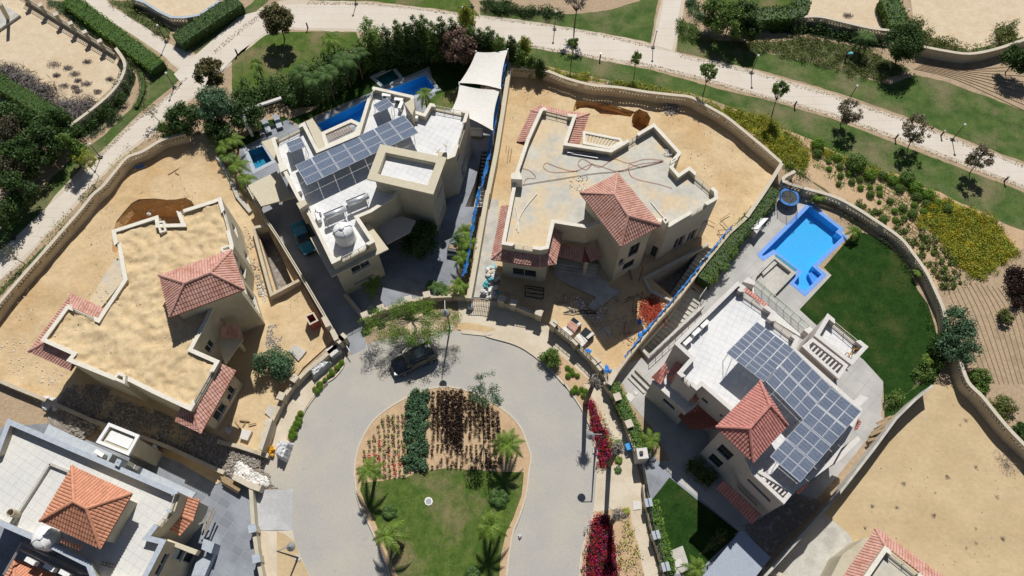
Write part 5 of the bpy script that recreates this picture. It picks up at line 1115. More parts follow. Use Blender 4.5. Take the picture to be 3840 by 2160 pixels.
gt = thing('entrance_gate', P1('L 1255,720'), 'grey slatted sliding gate of the pool villa', 'gate'); a, b = P('L 1232,600 1282,880', 1.0); MB().strip([a, b], .08, .05, 1.2).build('panel', 'steel', gt); railing(gt, a, b, 1.2, .25, 'steel', nb=14)
pillar_wall('left street wall with red brick panels and chunky white pillars', 'F 740,1150 600,1270 510,1340 400,1449 K 330,90 230,290 170,480', 1.1, 'F 640,960 718,1080 400,1400 K 320,95 222,290 190,390', 0, 'wall', .4, .55, 'coping')
mb = thing('meter_cabinet', P1('K 180,450', 0), 'thick white block wall end beside the bagged pallet', 'wall'); MB().prism(P('k 630,110 700,125 550,575 485,545', 1.9), 0, 1.9).build('block', 'coping', mb)
pillar_wall('low beige wall between rubble strip and sand plot', 'J 1640,430 1800,470 2013,540 K 210,520', .7, '')
pillar_wall('thin boundary wall with pipes left of the rubble strip', 'J -40,-40 100,20 250,80 450,165 680,270 800,310', .9, '')
pillar_wall('low wall between the rubble strip and the dark paving', 'J 1060,395 1280,480 1690,670', .8, '')
pillar_wall('stacked cream stone blocks along the rubble heap', 'k 100,980 240,1050 390,1130 520,1170', 1.2, '', 0, 'coping', .5)
pillar_wall('dark street wall with grey caps beside the paved court', 'K 80,780 100,1080 130,1300 160,1449 190,1650', 1.1, 'K 100,1090 118,1320', .0, 'plaster', .35, .3, 'capg')
lat_wall('thin grey wall with wire along the tan sand plot', 'M 1325,10 1190,120 1050,258 880,490 600,850 420,1052 230,1265 60,1449 -100,1640', 2.2, .16, False, 'slab', 'slab', vert=False, name='plot_wall')
for s_, lab in (('M 60,1395 200,1449 260,1560', 'short wall stub beside the sand plot fence at the bottom edge'),): pillar_wall(lab, s_, 1.0, '', 0, 'coping')
for s_ in (('M 540,470 520,600 440,700', 1.0),): pillar_wall('white garden wall stub in the shaded passage', s_[0], s_[1], '', 0, 'capw')
# site gate
g = thing('site_gate', P1('F 1830,900'), 'folding metal bar gate at the passage entrance, standing half open', 'gate')
for s_ in ('o 1295,970 1490,975', 'o 1490,975 1670,1025'): a, b = P(s_, 1.7); railing(g, a, b, .15, 1.5, 'steel', nb=8)
g = thing('barrier', P1('K 250,1050'), 'low flower planter rail', 'rail') if 0 else None
# shade sails
def sail(label, cs, z):
    C = P(cs, z); root = thing('shade_sail', sum(C, Vector()) / 4, label, 'shade sail', 'white shade sails'); N = 14; mb = MB(); ctr = sum(C, Vector()) / 4
    for j in range(N + 1):
        for i in range(N + 1):
            u, v = i / N, j / N; p = (C[0] * (1 - u) + C[1] * u) * (1 - v) + (C[3] * (1 - u) + C[2] * u) * v
            e = (4 * u * (1 - u) * abs(2 * v - 1) ** 3 + 4 * v * (1 - v) * abs(2 * u - 1) ** 3); q = p.lerp(ctr, .085 * e); q.z += -.35 * 16 * u * v * (1 - u) * (1 - v) * .5; mb.v.append(tuple(q))
    for j in range(N):
        for i in range(N): k = j * (N + 1) + i; mb.f.append((k, k + 1, k + N + 2, k + N + 1))
    mb.build('cloth', 'sail', root, True); c = MB()
    for q in C: c.tube([V3(q, 0), V3(q, q.z + .15)], .07, 8)
    c.build('posts', 'steel', root); return root
sail('upper white four-cornered shade sail next to the reddish tree', 'B 1782,392 2022,376 1968,672 1655,626', [4.2, 4.0, 4.4, 4.2])
sail('lower white shade sail reaching behind the villa roof corner', 'B 1655,640 1962,678 1908,986 1590,840', [4.3, 4.1, 4.3, 4.6])
# pergola and loungers
pg = thing('garden_pergola', P1('B 100,900'), 'white L-shaped beam pergola against the palms', 'pergola'); MB().strip(P('B 12,835 310,735', 2.5), .35, 2.25, 2.5).build('beam', 'capw', pg); MB().strip(P('B 20,850 45,930', 2.5), .3, 0, 2.3).build('side_wall', 'capw', pg)
for s_, lab in (('B 200,955', 'left grey sun lounger on the shaded stone deck'), ('B 285,920', 'right grey sun lounger on the shaded stone deck')):
    p = P1(s_, .35); t = empty('sun_lounger', (p.x, p.y, 0), lab, 'sun lounger', 'pair of grey loungers', .42)
    MB().box((0, 0, .27), (.7, 1.9, .07)).build('frame', 'steel', t); MB().box((0, -.25, .36), (.64, 1.3, .1)).build('cushion', 'capg', t); MB().box((0, .68, .46), (.64, .62, .1), 0, (.35, 0)).build('backrest', 'capg', t)
    for x in (-.3, .3):
        for y in (-.85, .85): MB().box((x, y, .12), (.06, .06, .24)).build('leg', 'dark', t)
# solar equipment, roof objects
solar_array('long tilted solar array of seven by three panels on the white roof', 'B 415,1250 1238,868 1340,990 505,1402', [7.0, 7.0, 8.2, 8.2], 7, 3, 6.4, 0, 'solar arrays')
solar_array('small two-panel solar array at the north end of the white roof', 'B 1002,795 1110,738 1165,798 1052,852', [7.2, 7.2, 8.0, 8.0], 1, 2, 6.4, 0, 'solar arrays')
solar_array('small two-panel solar array at the west corner of the white roof', 'B 345,1082 462,1035 498,1098 380,1155', [7.2, 7.2, 8.0, 8.0], 1, 2, 6.4, 0, 'solar arrays')
solar_array('four by four solar array over the white terrace of the pool villa', 'r 465,695 935,1050 575,1440 75,1090', [9.6, 9.6, 9.9, 9.9], 4, 4, 7.4, 1, 'solar arrays')
solar_array('four by two solar array in the middle of the pool villa roof', 'M 277,-258 560,20 362,225 60,-18', 9.7, 4, 2, 7.4, 1, 'solar arrays')
solar_array('three by four solar array at the corner above the balcony', 'M 560,25 787,205 330,750 92,550', 9.7, 3, 4, 7.4, 1, 'solar arrays')
water_tank('tall white ribbed plastic water tank on the white villa roof', P1('F 800,355', 6.4), 6.42, .98, 2.2); water_tank('white onion-shaped water tank beside the orange tiled tower', P1('y 860,830', 6.4), 6.45, .92, 1.5)
for k, (s_, lab) in enumerate((('w 480,640', 'left solar water heater beside the white tank'), ('w 970,360', 'right solar water heater near the tower wall'))):
    p = P1(s_, 6.9); t = empty('solar_water_heater', (p.x, p.y, 6.4), lab, 'solar water heater', 'rooftop solar water heaters', math.radians(27))
    MB().box((-.05, .55, .62), (2.1, .8, .08), 0, (-.5, 0)).build('collector', 'glass', t); MB().box((-.05, .55, .58), (2.16, .86, .06), 0, (-.5, 0)).build('collector_frame', 'alu', t)
    tk = MB(); tk.tube([(-1.1, -.05, 1.2), (1.1, -.05, 1.2)], .3, 16); tk.build('tank', 'alu', t, True); g = MB()
    for x in (-.9, .9): g.tube([(x, .0, 0), (x, -.05, 1.0)], .03, 5); g.tube([(x, 1.0, 0), (x, -.05, .9)], .03, 5)
    g.build('stand', 'steel', t)
for s_, z, rz, lab in (('v 360,395', 6.4, -.1, 'air conditioner farthest up against the parapet corner'), ('v 528,455', 6.4, -.15, 'air conditioner beside the square chimney, north one'), ('v 555,530', 6.4, 1.3, 'air conditioner turned sideways by the chimney'), ('v 730,690', 6.4, -.2, 'air conditioner near the top end of the long solar array'),
    ('w 65,500', 6.4, -1.15, 'upper air conditioner along the west parapet of the white roof'), ('w 75,660', 6.4, -1.15, 'lower air conditioner along the west parapet of the white roof'), ('m 790,30', 6.4, -1.1, 'air conditioner beside the west chimney'), ('w 1420,300', 4.0, .4, 'air conditioner in the shaded recess by the tower'),
    ('G 1695,1000', 7.4, .75, 'uppermost of three air conditioners on the bright terrace'), ('G 1632,1060', 7.4, .75, 'middle of three air conditioners on the bright terrace'), ('G 1565,1130', 7.4, .75, 'lowest of three air conditioners on the bright terrace'),
    ('y 530,1200', 5.0, -.42, 'left air conditioner over the bottom-left orange roof'), ('y 850,1310', 5.0, -.42, 'middle air conditioner over the bottom-left orange roof'), ('y 1110,1410', 5.0, -.42, 'right air conditioner cut by the bottom edge'), ('J 755,525', 3.4, -.5, 'air conditioner on the lower grey slab'), ('J 1000,615', 3.4, -.5, 'slim air conditioner beside the dark slot')):
    p = P1(s_, z + .5); ac_unit(p, rz, lab, z)
for s_, z, a_, lab in (('v 1165,1090', 7.9, 1.0, 'satellite dish on the tower-side chimney'), ('v 1060,1170', 6.5, 2.4, 'thin antenna dish lying beside the tower cornice'), ('r 1310,1150', 6.1, .6, 'upper satellite dish on the slatted terrace'), ('r 1560,1300', 6.1, .6, 'lower satellite dish on the slatted terrace')): sat_dish(lab, P1(s_, z + .6), z, a_)
MB()
bk = thing('bicycle', P1('I 690,1215', 6.7), 'bicycle lying among clutter in the corner of the raised terrace', 'bicycle'); o = P1('r 1640,1100', 6.8)
def wheel(c, nrm, r, t=.03):
    a = nrm.cross(Vector((0, 0, 1))); a = a.normalized() if a.length > .1 else Vector((1, 0, 0)); b = nrm.cross(a); m = MB(); m.tube([c + (a * math.cos(k * .3927) + b * math.sin(k * .3927)) * r for k in range(17)], t, 6)
    for k in range(8): m.tube([c, c + (a * math.cos(k * .785) + b * math.sin(k * .785)) * r], .008, 3)
    return m
nv = Vector((.5, -.4, .75)).normalized(); w1, w2 = o + Vector((-.35, -.3, .1)), o + Vector((.45, .45, .1))
for wv in (w1, w2): wheel(wv, nv, .33).build('wheel', 'rubber', bk)
mb = MB(); m_ = (w1 + w2) / 2 + Vector((.1, -.1, .25))
for a, b in ((w1, m_), (w2, m_), (w1, (w1 + w2) / 2), ((w1 + w2) / 2, m_), (w2, w2 + Vector((.2, -.15, .3)))): mb.tube([a, b], .03, 5)
mb.build('frame', 'yellow', bk); MB().box(tuple(m_ + Vector((0, 0, .08))), (.22, .12, .06)).build('saddle', 'dark', bk)
# ------------------------------------------------------------------ planting
def nth(n): return str(n) + ('th' if 10 < n % 100 < 20 else {1: 'st', 2: 'nd', 3: 'rd'}.get(n % 10, 'th'))
def bc(s):                                   # base pixel + crown pixel -> base point, crown point (height solved)
    (bu, bv), (cu, cv) = px(s); d = ray(bu, bv); b = d * (-CAM_H / d.z); d = ray(cu, cv); best = None
    for i in range(10, 240):
        z = i * .05; k = (z - CAM_H) / d.z; e = (d.x * k - b.x) ** 2 + (d.y * k - b.y) ** 2
        if best is None or e < best[0]: best = (e, z, d.x * k, d.y * k)
    return (b.x, b.y), (best[2], best[3]), best[1]
def tree_at(label, s, rad, m, n=1500, name='tree', cat='tree', zmax=None, **kw):
    b, c, h = bc(s); h = min(h, zmax) if zmax else h
    return tree(name, label, cat, b, c, max(h, rad * .7), rad, m, n, **kw)
tree_at('bronze-leaved tree over the path junction, left of the big lawn', 'A 1652,672 1582,535', 2.15, 'gbronze', 2600, nc=34, cr=.2, ls=.28, limbs=9)
tree_at('bronze-leaved tree casting a round shadow on the lawn', 'B 338,300 285,145', 2.2, 'gbronze', 3400, nc=30, cr=.26, ls=.28, limbs=9)
for s_, r, lab in (('C 685,492 708,325', .62, 'smallest young tree on the verge near the hedge end'), ('C 1162,588 1184,438', .66, 'young tree on the verge second from the hedge')):
    tree_at(lab, s_, r, 'gmid', 420, nc=12, cr=.42, ls=.2, tr=.05, rz=1.0, group='young trees along the park path')
for s_, r, m, lab in (('C 1683,716 1722,545', 1.25, 'gmid', 'young green tree by the crossing of the two paths'), ('D 110,872 172,668', 1.1, 'gmid', 'slim young green tree leaning over the lower path edge'),
    ('D 625,935 700,835', 1.8, 'gbrown', 'greyish round-crowned tree at the middle of the right-hand path'), ('D 1138,1112 1205,975', 2.0, 'gbrown', 'largest grey-brown tree beside the right-hand path'), ('D 1600,1312 1680,1190', 1.7, 'gbrown', 'sparse grey-brown tree nearest the right edge of the path')):
    tree_at(lab, s_, r, m, 850 if r > 1.3 else 650, nc=34, cr=.19, ls=.24, tr=.07, limbs=10, trunk='twig' if m == 'gbrown' else 'trunk', group='young trees along the park path')
tree_at('dark green bushy tree beside the shrub slope at top right', 'D 1045,470 1102,315', 2.5, 'gdark', 3800, nc=30, ls=.25, rz=2.2)
tree_at('dark round tree at the right edge above the drip-line field', 'D 1872,550 1975,440', 2.0, 'gdark', 2600, nc=24, ls=.25)
tree_at('bare pale branching tree on the top lawn', 'C 712,210 735,-20', 1.6, 'twigl', 260, nc=14, cr=.3, ls=.3, tr=.11, limbs=14)
tree_at('small bare tree beside the left path', 'A 1205,915 1120,830', 1.2, 'golive', 90, nc=12, cr=.3, ls=.2, tr=.05, limbs=12, trunk='twigl', group='bare saplings by the left path')
tree_at('bare sapling at the left edge of the path', 'E 190,545 80,480', 1.6, 'golive', 60, nc=12, cr=.3, ls=.2, tr=.06, limbs=12, trunk='twig', group='bare saplings by the left path')
tree_at('thin yellow-leaved sapling on the left verge', 'A 745,1330 640,1200', 1.5, 'gyel', 240, nc=12, cr=.3, ls=.22, tr=.05, limbs=10, trunk='twig', group='bare saplings by the left path')
def col(s, h, r, m, lab, n=1500, name='evergreen_tree', group=None, ls=.24, nc=16, cone=.0, cr=.42):
    p = P1(s, h * .9); root = thing(name, p, lab, 'tree', group); cl = []
    for k in range(nc):
        t = (k + .5) / nc; rr = r * (1.0 if t < .5 else 1 - (t - .5) * 1.35); a = k * 2.4; d = rr * R(.2, .6); q = rr * R(.4, .62)
        cl.append((p.x + math.cos(a) * d, p.y + math.sin(a) * d, .3 + t * h * .95, q, q, q * 1.1))
    MB().tube([(p.x, p.y, 0), (p.x, p.y, h * .7)], .1, 6).build('trunk', 'trunk', root); leaves_mesh('crown', cl, n, ls, m, root, asp=.5); return root
CY = [('B 905,330', 4.5, 1.5, 'gmid', 'leftmost'), ('B 985,260', 5, 1.4, 'gmid', 'second from the left'), ('B 1090,225', 6, 1.5, 'gdark', 'third from the left'), ('B 1178,175', 6.4, 1.3, 'gmid', 'fourth from the left'), ('B 1245,200', 6, 1.2, 'gdark', 'fifth from the left'),
      ('B 1312,150', 6.8, 1.4, 'gdark', 'sixth from the left, one of the tallest'), ('B 1375,135', 6.8, 1.3, 'gmid', 'seventh from the left'), ('B 1445,190', 6.2, 1.4, 'gmid', 'eighth from the left'), ('B 1515,160', 6.4, 1.4, 'gdark', 'ninth from the left'), ('B 1600,170', 6, 1.5, 'gdark', 'behind the reddish tree'),
      ('B 1735,215', 5.6, 1.5, 'gmid', 'just right of the reddish tree'), ('B 1810,240', 5.6, 1.3, 'gdark', 'second right of the reddish tree'), ('B 1880,230', 5.8, 1.3, 'gdark', 'third right of the reddish tree'), ('B 1955,290', 5.4, 1.3, 'gmid', 'above the upper shade sail'), ('C 235,300', 4.8, 1.3, 'gdark', 'last one beside the sail corner post')]
for s_, h, r, m, w in CY: col(s_, h, r, m, 'evergreen of the screen behind the villa, ' + w, 1700, group='evergreen screen trees')
for s_, h, r, m, lab in (('C 330,300', 3.6, 1.2, 'gyel', 'light green feathery tree at the end of the evergreen screen'), ('C 300,400', 3.5, 1.3, 'gmid', 'bushy green tree by the sail post, near the wall corner'), ('C 385,440', 3, 1.1, 'gmid', 'low green bush tree left of the wall lattice start'), ('C 455,470', 3, .9, 'gdark', 'last dark bush above the wall corner'),
    ('B 960,165', 5, 1.6, 'gbright', 'bright yellow-green tree poking above the evergreen screen'), ('B 1700,60', 3, 1.3, 'gyel', 'light airy tree beside the gardener with the cart')): col(s_, h, r, m, lab, 1300, name='tree')
t = tree('tree', 'reddish bare-twigged tree next to the upper shade sail', 'tree', P1('B 1690,420').xy, P1('B 1655,325', 4).xy, 3.6, 2.5, 'gred', 3600, .3, 30, 2.2, cr=.3, limbs=14, trunk='twig')
tree('tree', 'dark blue-green round tree nearest the left path bend', 'tree', P1('A 1640,900').xy, P1('A 1620,780', 3.5).xy, 3.0, 2.5, 'gblue', 3800, .24, 26, 2.0, limbs=5, cr=.36)
tree('tree', 'dark green tree left of the blue-green one', 'tree', P1('A 1380,950').xy, P1('A 1372,865', 3).xy, 2.6, 2.1, 'gdark', 3000, .24, 24, 1.8, cr=.36)
tree('tree', 'small round green tree touching the path edge', 'tree', P1('A 1250,1020').xy, P1('A 1252,965', 2).xy, 1.6, 1.15, 'gmid', 1300, .2, 14, 1.1, cr=.4)
tree('tree', 'dark tree behind the white pergola beam', 'tree', P1('A 1850,900').xy, P1('A 1850,830', 3).xy, 2.4, 2.0, 'gdark', 2400, .24, 20, 1.6, cr=.36)
tree('tree', 'dark leafy tree in the shade below the blue-green tree', 'tree', P1('A 1600,1000').xy, P1('A 1620,960', 2.5).xy, 1.8, 1.9, 'gdark', 2000, .24, 18, 1.4, cr=.36)
for k, (s_, r, m, lab) in enumerate((('A 115,1000', 3.0, 'gconif', 'large brown-tinged conifer at the left edge'), ('A 40,1270', 2.6, 'gconif', 'lower brown-tinged conifer at the left edge'), ('A 420,930', 2.6, 'gdark', 'big dark tree at the end of the left hedge'), ('A 300,1080', 2.8, 'gdark', 'big dark tree in the middle of the left grove'),
    ('A 150,1180', 2.4, 'gdark', 'dark tree between the two brown conifers'), ('A 30,850', 2.4, 'gdark', 'dark tree just under the clipped left hedge'), ('A 560,1090', 1.6, 'gmid', 'lighter green tree hanging over the left verge'), ('A 220,880', 2.2, 'gdark', 'dark tree close under the left hedge'), ('A 130,1400', 2.4, 'gdark', 'dark tree lowest in the left grove'), ('E -20,120', 2.4, 'gdark', 'dark tree clipped by the left edge near the lawn'))):
    p = P1(s_, 4.0) + Vector((-.9, .2, 0)); r *= .84; tree('tree', lab, 'tree', p.xy, p.xy, 3.0, r, m, int(900 * r), .27, 22, 2.6, cr=.36, group='trees of the left grove')
tree('tree', 'wide light-green feathery tree spreading over the street wall by the black car', 'tree', P1('F 1290,1000').xy, P1('F 1260,990', 3.2).xy, 3.2, 1, 'gbright', 10, .2, 6) if 0 else None
ft = thing('feathery_tree', P1('F 1330,1050', 0), 'wide feathery tree with pale branches above the black car', 'tree'); base = P1('F 1330,1040', 0); cl = []; mb = MB()
mb.tube([base, base + Vector((-.1, .1, 1.2)), base + Vector((-.2, .2, 2.0))], .14, 7, .1); hub = base + Vector((-.2, .2, 2.0))
for k in range(96):
    a = R(0, 6.283); rr = math.sqrt(R(.05, 1)); e = P1('F %f,%f' % (1270 + 370 * rr * math.cos(a) + 10, 982 - 158 * rr * math.sin(a) + 40 * rr * math.cos(a) * -.4), 3.1 + R(-.5, .7)); cl.append((e.x, e.y, e.z, .72, .6, .3))
    if k % 2 == 0: m_ = hub.lerp(e, .5) + Vector((R(-.3, .3), R(-.3, .3), .4)); mb.tube([hub, m_, e], .045, 4, .012)
mb.build('branches', 'twigl', ft); leaves_mesh('foliage', cl, 7000, .16, 'gbright', ft, asp=.35); 
tree_at('airy grey-green feathery tree at the top of the round bed', 'n 405,985 470,640', 2.0, 'gblue', 900, nc=30, cr=.22, ls=.16, tr=.06, limbs=12, trunk='twigl')
tree('shrub', 'big soft blue-green bush in the sand plot beside the rubble', 'shrub', P1('F 240,1330').xy, P1('F 245,1290', 1.8).xy, 1.7, 2.1, 'gblue', 4200, .2, 22, 1.6, cr=.4)
tree('shrub', 'dark glossy bush overhanging the kerb of the round road', 'shrub', P1('G 535,1265').xy, P1('G 535,1250', .9).xy, .9, 1.15, 'gmid', 1500, .17, 14, .8, tr=.04, cr=.42)
tree('tree', 'dense dark tree in the shaded courtyard of the solar villa', 'tree', P1('F 1360,440').xy, P1('F 1360,370', 2).xy, 2.0, 2.3, 'gdark', 2600, .24, 20, 1.8, cr=.4)
tree('tree', 'big conifer over the curved garden wall, upper one', 'tree', P1('I 1520,1080').xy, P1('I 1530,980', 2.6).xy, 2.2, 1.75, 'gblue', 1700, .22, 22, 1.6, cr=.34)
tree('tree', 'big conifer over the curved garden wall, lower one', 'tree', P1('I 1540,1210').xy, P1('I 1555,1130', 2.6).xy, 2.2, 2.2, 'gblue', 2200, .22, 26, 1.7, cr=.32)
tree('shrub', 'dark green shrub at the lower foot of the curved wall', 'shrub', P1('I 1420,1190').xy, P1('I 1430,1160', 1).xy, 1.0, 1.7, 'gdark', 1800, .22, 16, .9, tr=.04, cr=.42)
for s_, r, m, lab in (('M 1860,190', 1.5, 'golive', 'olive feathery shrub beyond the lattice wall, right side'), ('M 1990,360', 1.0, 'gdark', 'dark shrub at the right edge beyond the lattice wall'), ('I 1700,1395', 1.1, 'gmid', 'green shrub outside the wall above the olive one'), ('I 1890,930', .8, 'golive', 'spiky olive tuft in the drip-line field'), ('M 1690,20', .7, 'gmid', 'small shrub at the wall bend'), ('I 2000,660', 1.6, 'gpurple', 'dark shrub clump cut by the right edge'), ('I 2010,800', 1.4, 'gpurple', 'lower dark shrub clump cut by the right edge')):
    tree('shrub', lab, 'shrub', P1(s_).xy, P1(s_, .8).xy, .7, r, m, int(900 * r), .2, 14, .7, tr=.03, cr=.42)
# top-right grove
for k, (s_, r, m, lab) in enumerate((('C 1800,60', 2.2, 'gmid', 'left tree of the top-right garden'), ('C 1900,130', 2.3, 'gmid', 'middle tree of the top-right garden leaning over the slope'), ('C 1990,90', 2.0, 'gdark', 'right tree of the top-right garden'), ('C 2060,170', 1.4, 'gdark', 'low tree below the top-right hedge'))):
    p = P1(s_, 3.5); tree('tree', lab, 'tree', p.xy, p.xy, 2.8, r, m, 2600, .26, 22, 2.0, cr=.36, group='trees of the top-right garden')
hedge('hedge', 'dark leafy hedge round the bright top-right lawn', 'C 2010,95 D 60,100 250,85 320,60 345,-20', 2.2, 2.0, 'gmid', 45, .24)
hedge('hedge', 'bright clipped hedge running down to the path junction', 'A 505,-20 1185,492', 2.1, 1.3, 'gbright', 60)
hedge('hedge', 'very dark clipped hedge with a rounded end by the junction', 'A 1330,290 1790,-10', 2.3, 1.5, 'gdark', 60)
hedge('hedge', 'long clipped hedge above the left grove', 'A -60,580 470,900', 1.9, 2.6, 'gmid', 50)
hedge('hedge', 'low brown-green clipped border around the lattice wall', smooth_line(P('A 780,290 900,345 1010,450 1062,560 1070,680 1020,800', .5), 4), .7, .5, 'golive', 60, .13)
hedge('hedge', 'tall leafy hedge between the beige wall and pool terrace', 'I 130,-30 60,90 -30,170 G 1990,260 1900,380 1780,540 1690,660', 1.5, 1.7, 'gmid', 60)
hedge('hedge', 'narrow green hedge along the white street wall', smooth_line(P('L 1010,-10 1080,150 1150,290 1215,440 1255,520', 1.7), 3), 1.1, 1.7, 'gbright', 80)
hedge('hedge', 'narrow green hedge beside the small front lawn', smooth_line(P('L 1300,880 1345,1080 1400,1260 1440,1440', 1.2), 3), 1.0, 1.3, 'gbright', 80)
hedge('hedge', 'low dark hedge at the top edge by the sand lot', 'D 1000,-20 1050,90 1080,190', 2.6, 1.6, 'gmid', 45, .22)
# loose shrub masses
SH = [('shrubbery', 'teal ground-hugging shrubs outside the pillared fence', 'A 330,-10 440,-10 640,110 815,268 770,300 560,180', .0, .5, 'gblue', 40, .16), ('shrubbery', 'dark shrubs along the outside of the top-left lattice wall', 'A 960,430 1010,560 960,700 850,850 620,1010 500,1040 560,960 760,800 890,650', 0, 1.6, 'gdark', 34, .2),
      ('shrubbery', 'strip of teal juniper beside the brown verge', 'A 905,858 915,885 660,1040 640,1030', 0, .5, 'gblue', 60, .15), ('shrubbery', 'olive scrub beside the top path', 'A 800,-10 990,-10 1180,130 1300,210 1270,290 1160,250 920,90', 0, .5, 'golive', 14, .18),
      ('shrubbery', 'dark mixed shrubs and palms thicket along the lawn', 'B -60,660 250,590 480,540 620,440 830,370 930,420 880,560 620,740 360,780 280,720 -60,860', 0, 2.6, 'gdark', 26, .26), ('shrubbery', 'shaded undergrowth behind the evergreen screen', 'B 900,380 1500,300 1800,380 1780,440 1500,430 1000,500 880,500', 0, 2.4, 'gdark', 20, .26),
      ('shrubbery', 'weedy bushes spilling over the left lattice wall', 'E 360,300 460,200 560,110 700,-20 760,-20 640,110 500,260 350,400', 0, 1.8, 'gmid', 12, .18), ('shrubbery', 'yellow-green weeds along the wall near the round tree', 'A 620,1449 830,1270 960,1130 1090,1080 1060,1120 900,1230 760,1390 700,1449', 0, 1.7, 'gyel', 10, .17),
      ('shrubbery', 'rough grassy weeds on the far left verge', 'E -20,720 200,510 340,380 300,480 120,640 -20,800', 0, .5, 'gmid', 18, .16),
      ('shrubbery', 'dark clipped shrubs at the top edge', 'B 1780,-20 2030,-20 C 0,-20 230,-20 240,40 620,60 625,105 250,100 150,80 0,60 B 1880,60', 0, 1.0, 'gdark', 40, .2), ('shrubbery', 'blue-green creeping shrubs by the crossing path', 'C 1555,-20 1640,-20 1680,90 1760,170 1720,190 1580,80', 0, .8, 'gblue', 40, .18),
      ('shrubbery', 'leafy shrubs where the two paths meet', 'C 1505,130 1600,150 1700,230 1620,290 1500,250', 0, .8, 'gmid', 40, .18), ('shrubbery', 'low green ground cover with white flowers on the slope', 'C 1640,265 1811,290 D 0,300 200,300 330,262 560,300 800,340 980,430 1180,520 940,605 700,560 400,460 30,385 C 1900,350', 0, .5, 'golive', 30, .17),
      ('shrubbery', 'shrubs under the slope wall, in deep shade', 'D 90,170 480,150 700,210 960,280 980,340 760,320 400,240 100,230', 0, 1.2, 'gdark', 20, .2), ('shrubbery', 'olive bushes along the far right sand lot wall', 'D 1130,110 1230,130 1300,230 1450,290 1620,350 1800,300 2020,240 2020,290 1800,350 1600,390 1420,370 1250,330 1150,240', 0, 1.4, 'golive', 26, .2),
      ('shrubbery', 'yellow-green bush at the corner of the far right sand lot', 'D 1800,190 1880,150 1980,200 2013,260 1850,280', 0, 1.8, 'golive', 30, .2), ('shrubbery', 'green shrubs mixed with yellow flowers along the curved wall', 'C 960,600 1040,600 1150,640 1300,650 1420,700 1560,715 1700,770 1811,860 1811,880 1600,760 1200,680 960,630', 0, .7, 'gmid', 22, .16),
      ('shrubbery', 'dense green border outside the wall corner by the trampoline', 'D 190,1240 260,1230 400,1330 560,1449 I 620,30 760,80 880,160 850,190 700,110 560,20 500,-40', 0, .8, 'gmid', 30, .17), ('shrubbery', 'bushes inside the garden corner by the fence', 'I 1210,1400 1240,1320 1420,1240 1400,1300 1250,1449 M 1100,110 950,200 960,120 1180,20', 0, 1.2, 'gmid', 34, .2),
      ('shrubbery', 'small plants against the inside of the curved garden wall', 'I 560,60 720,160 900,300 1060,380 1180,560 1240,700 1300,850 1360,1060 1310,1040 1220,750 1120,560 980,390 850,300 640,190', 0, .7, 'gdark', 12, .17),
      ('shrubbery', 'dark shrubs in the shade along the pool villa facade', 'L 1580,540 1650,560 1820,700 1740,790 1560,640', 0, 1.2, 'golive', 30, .2), ('shrubbery', 'shaded shrubs by the canopy', 'L 1800,1110 1900,1080 1860,1180 1720,1290 1640,1300', 0, 1.2, 'golive', 24, .2)]
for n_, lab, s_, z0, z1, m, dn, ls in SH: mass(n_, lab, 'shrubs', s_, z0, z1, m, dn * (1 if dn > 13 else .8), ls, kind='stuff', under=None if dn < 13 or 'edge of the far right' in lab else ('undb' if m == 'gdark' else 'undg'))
mass('shrubbery', 'sparse green creepers between the round bushes on the slope', 'shrubs', 'D 300,1000 460,1060 740,1180 1000,1310 1260,1449 I 1450,140 1330,260 1150,230 960,180 D 860,1449 600,1390 430,1230', 0, .3, 'gbright', 13, .17, kind='stuff')
mass('shrubbery', 'patchy green plants below the yellow flower carpet', 'shrubs', 'I 960,180 1150,230 1330,340 1480,520 1600,660 1520,760 1430,760 1330,640 1200,460 1080,320', 0, .3, 'golive', 10, .17, kind='stuff')
YF = [('flowering_ground_cover', 'yellow-green flowering fringe along the lawn above the round bushes', 'D 380,1040 560,1130 850,1265 1100,1335 1260,1430 I 1380,20 1330,60 1200,0 D 1000,1340 830,1300 640,1215 520,1180 430,1120', 0, .35),
      ('flowering_ground_cover', 'bright yellow flower carpet on the slope at right', 'I 1380,40 1460,50 1600,110 1800,190 1850,270 1990,440 1940,480 1800,600 1650,660 1580,600 1480,500 1350,330 1210,250 1210,180 1320,60', 0, .4), ('flowering_ground_cover', 'band of yellow flowers along the top of the lattice wall', 'C 520,500 700,550 960,590 960,620 700,590 500,530', 0, .6),
      ('flowering_ground_cover', 'yellow-green flowering band outside the curved lattice wall', 'C 960,590 1250,640 1600,700 1811,800 D 0,850 140,910 260,1010 400,1120 420,1200 350,1290 190,1230 60,1090 -30,1000 C 1700,790 1450,715 1040,650', 0, .6)]
for n_, lab, s_, z0, z1 in YF:
    o = mass(n_, lab, 'flowers', s_, z0, z1, 'gyel', 52, .17, kind='stuff', under='undy'); f = mass('blossoms', None, None, s_, z0 + .15, z1 + .08, 'fyel', 14 if 'band' in lab or 'fringe' in lab else 30, .14); f.parent = o
FB = [('flower_bed', 'red and magenta flowers in the upper kerbside bed', 'L 800,120 860,110 905,250 970,370 1000,480 1000,600 895,645 880,560 850,400', 'fred', 'fpink'), ('flower_bed', 'thick red and magenta flowers in the lower kerbside bed', 'L 865,985 990,965 985,1100 1040,1250 1060,1449 1060,1600 780,1600 790,1330 815,1150', 'fred', 'fpink')]
for n_, lab, s_, a, b in FB:
    o = mass(n_, lab, 'flower bed', s_, .1, .45, 'gpurple', 22, .15, kind='stuff', under='undb'); f = mass('red_blossoms', None, None, s_, .2, .55, a, 26, .15, lump=.5); f.parent = o; f = mass('magenta_blossoms', None, None, s_, .2, .55, b, 14, .15, lump=.5); f.parent = o
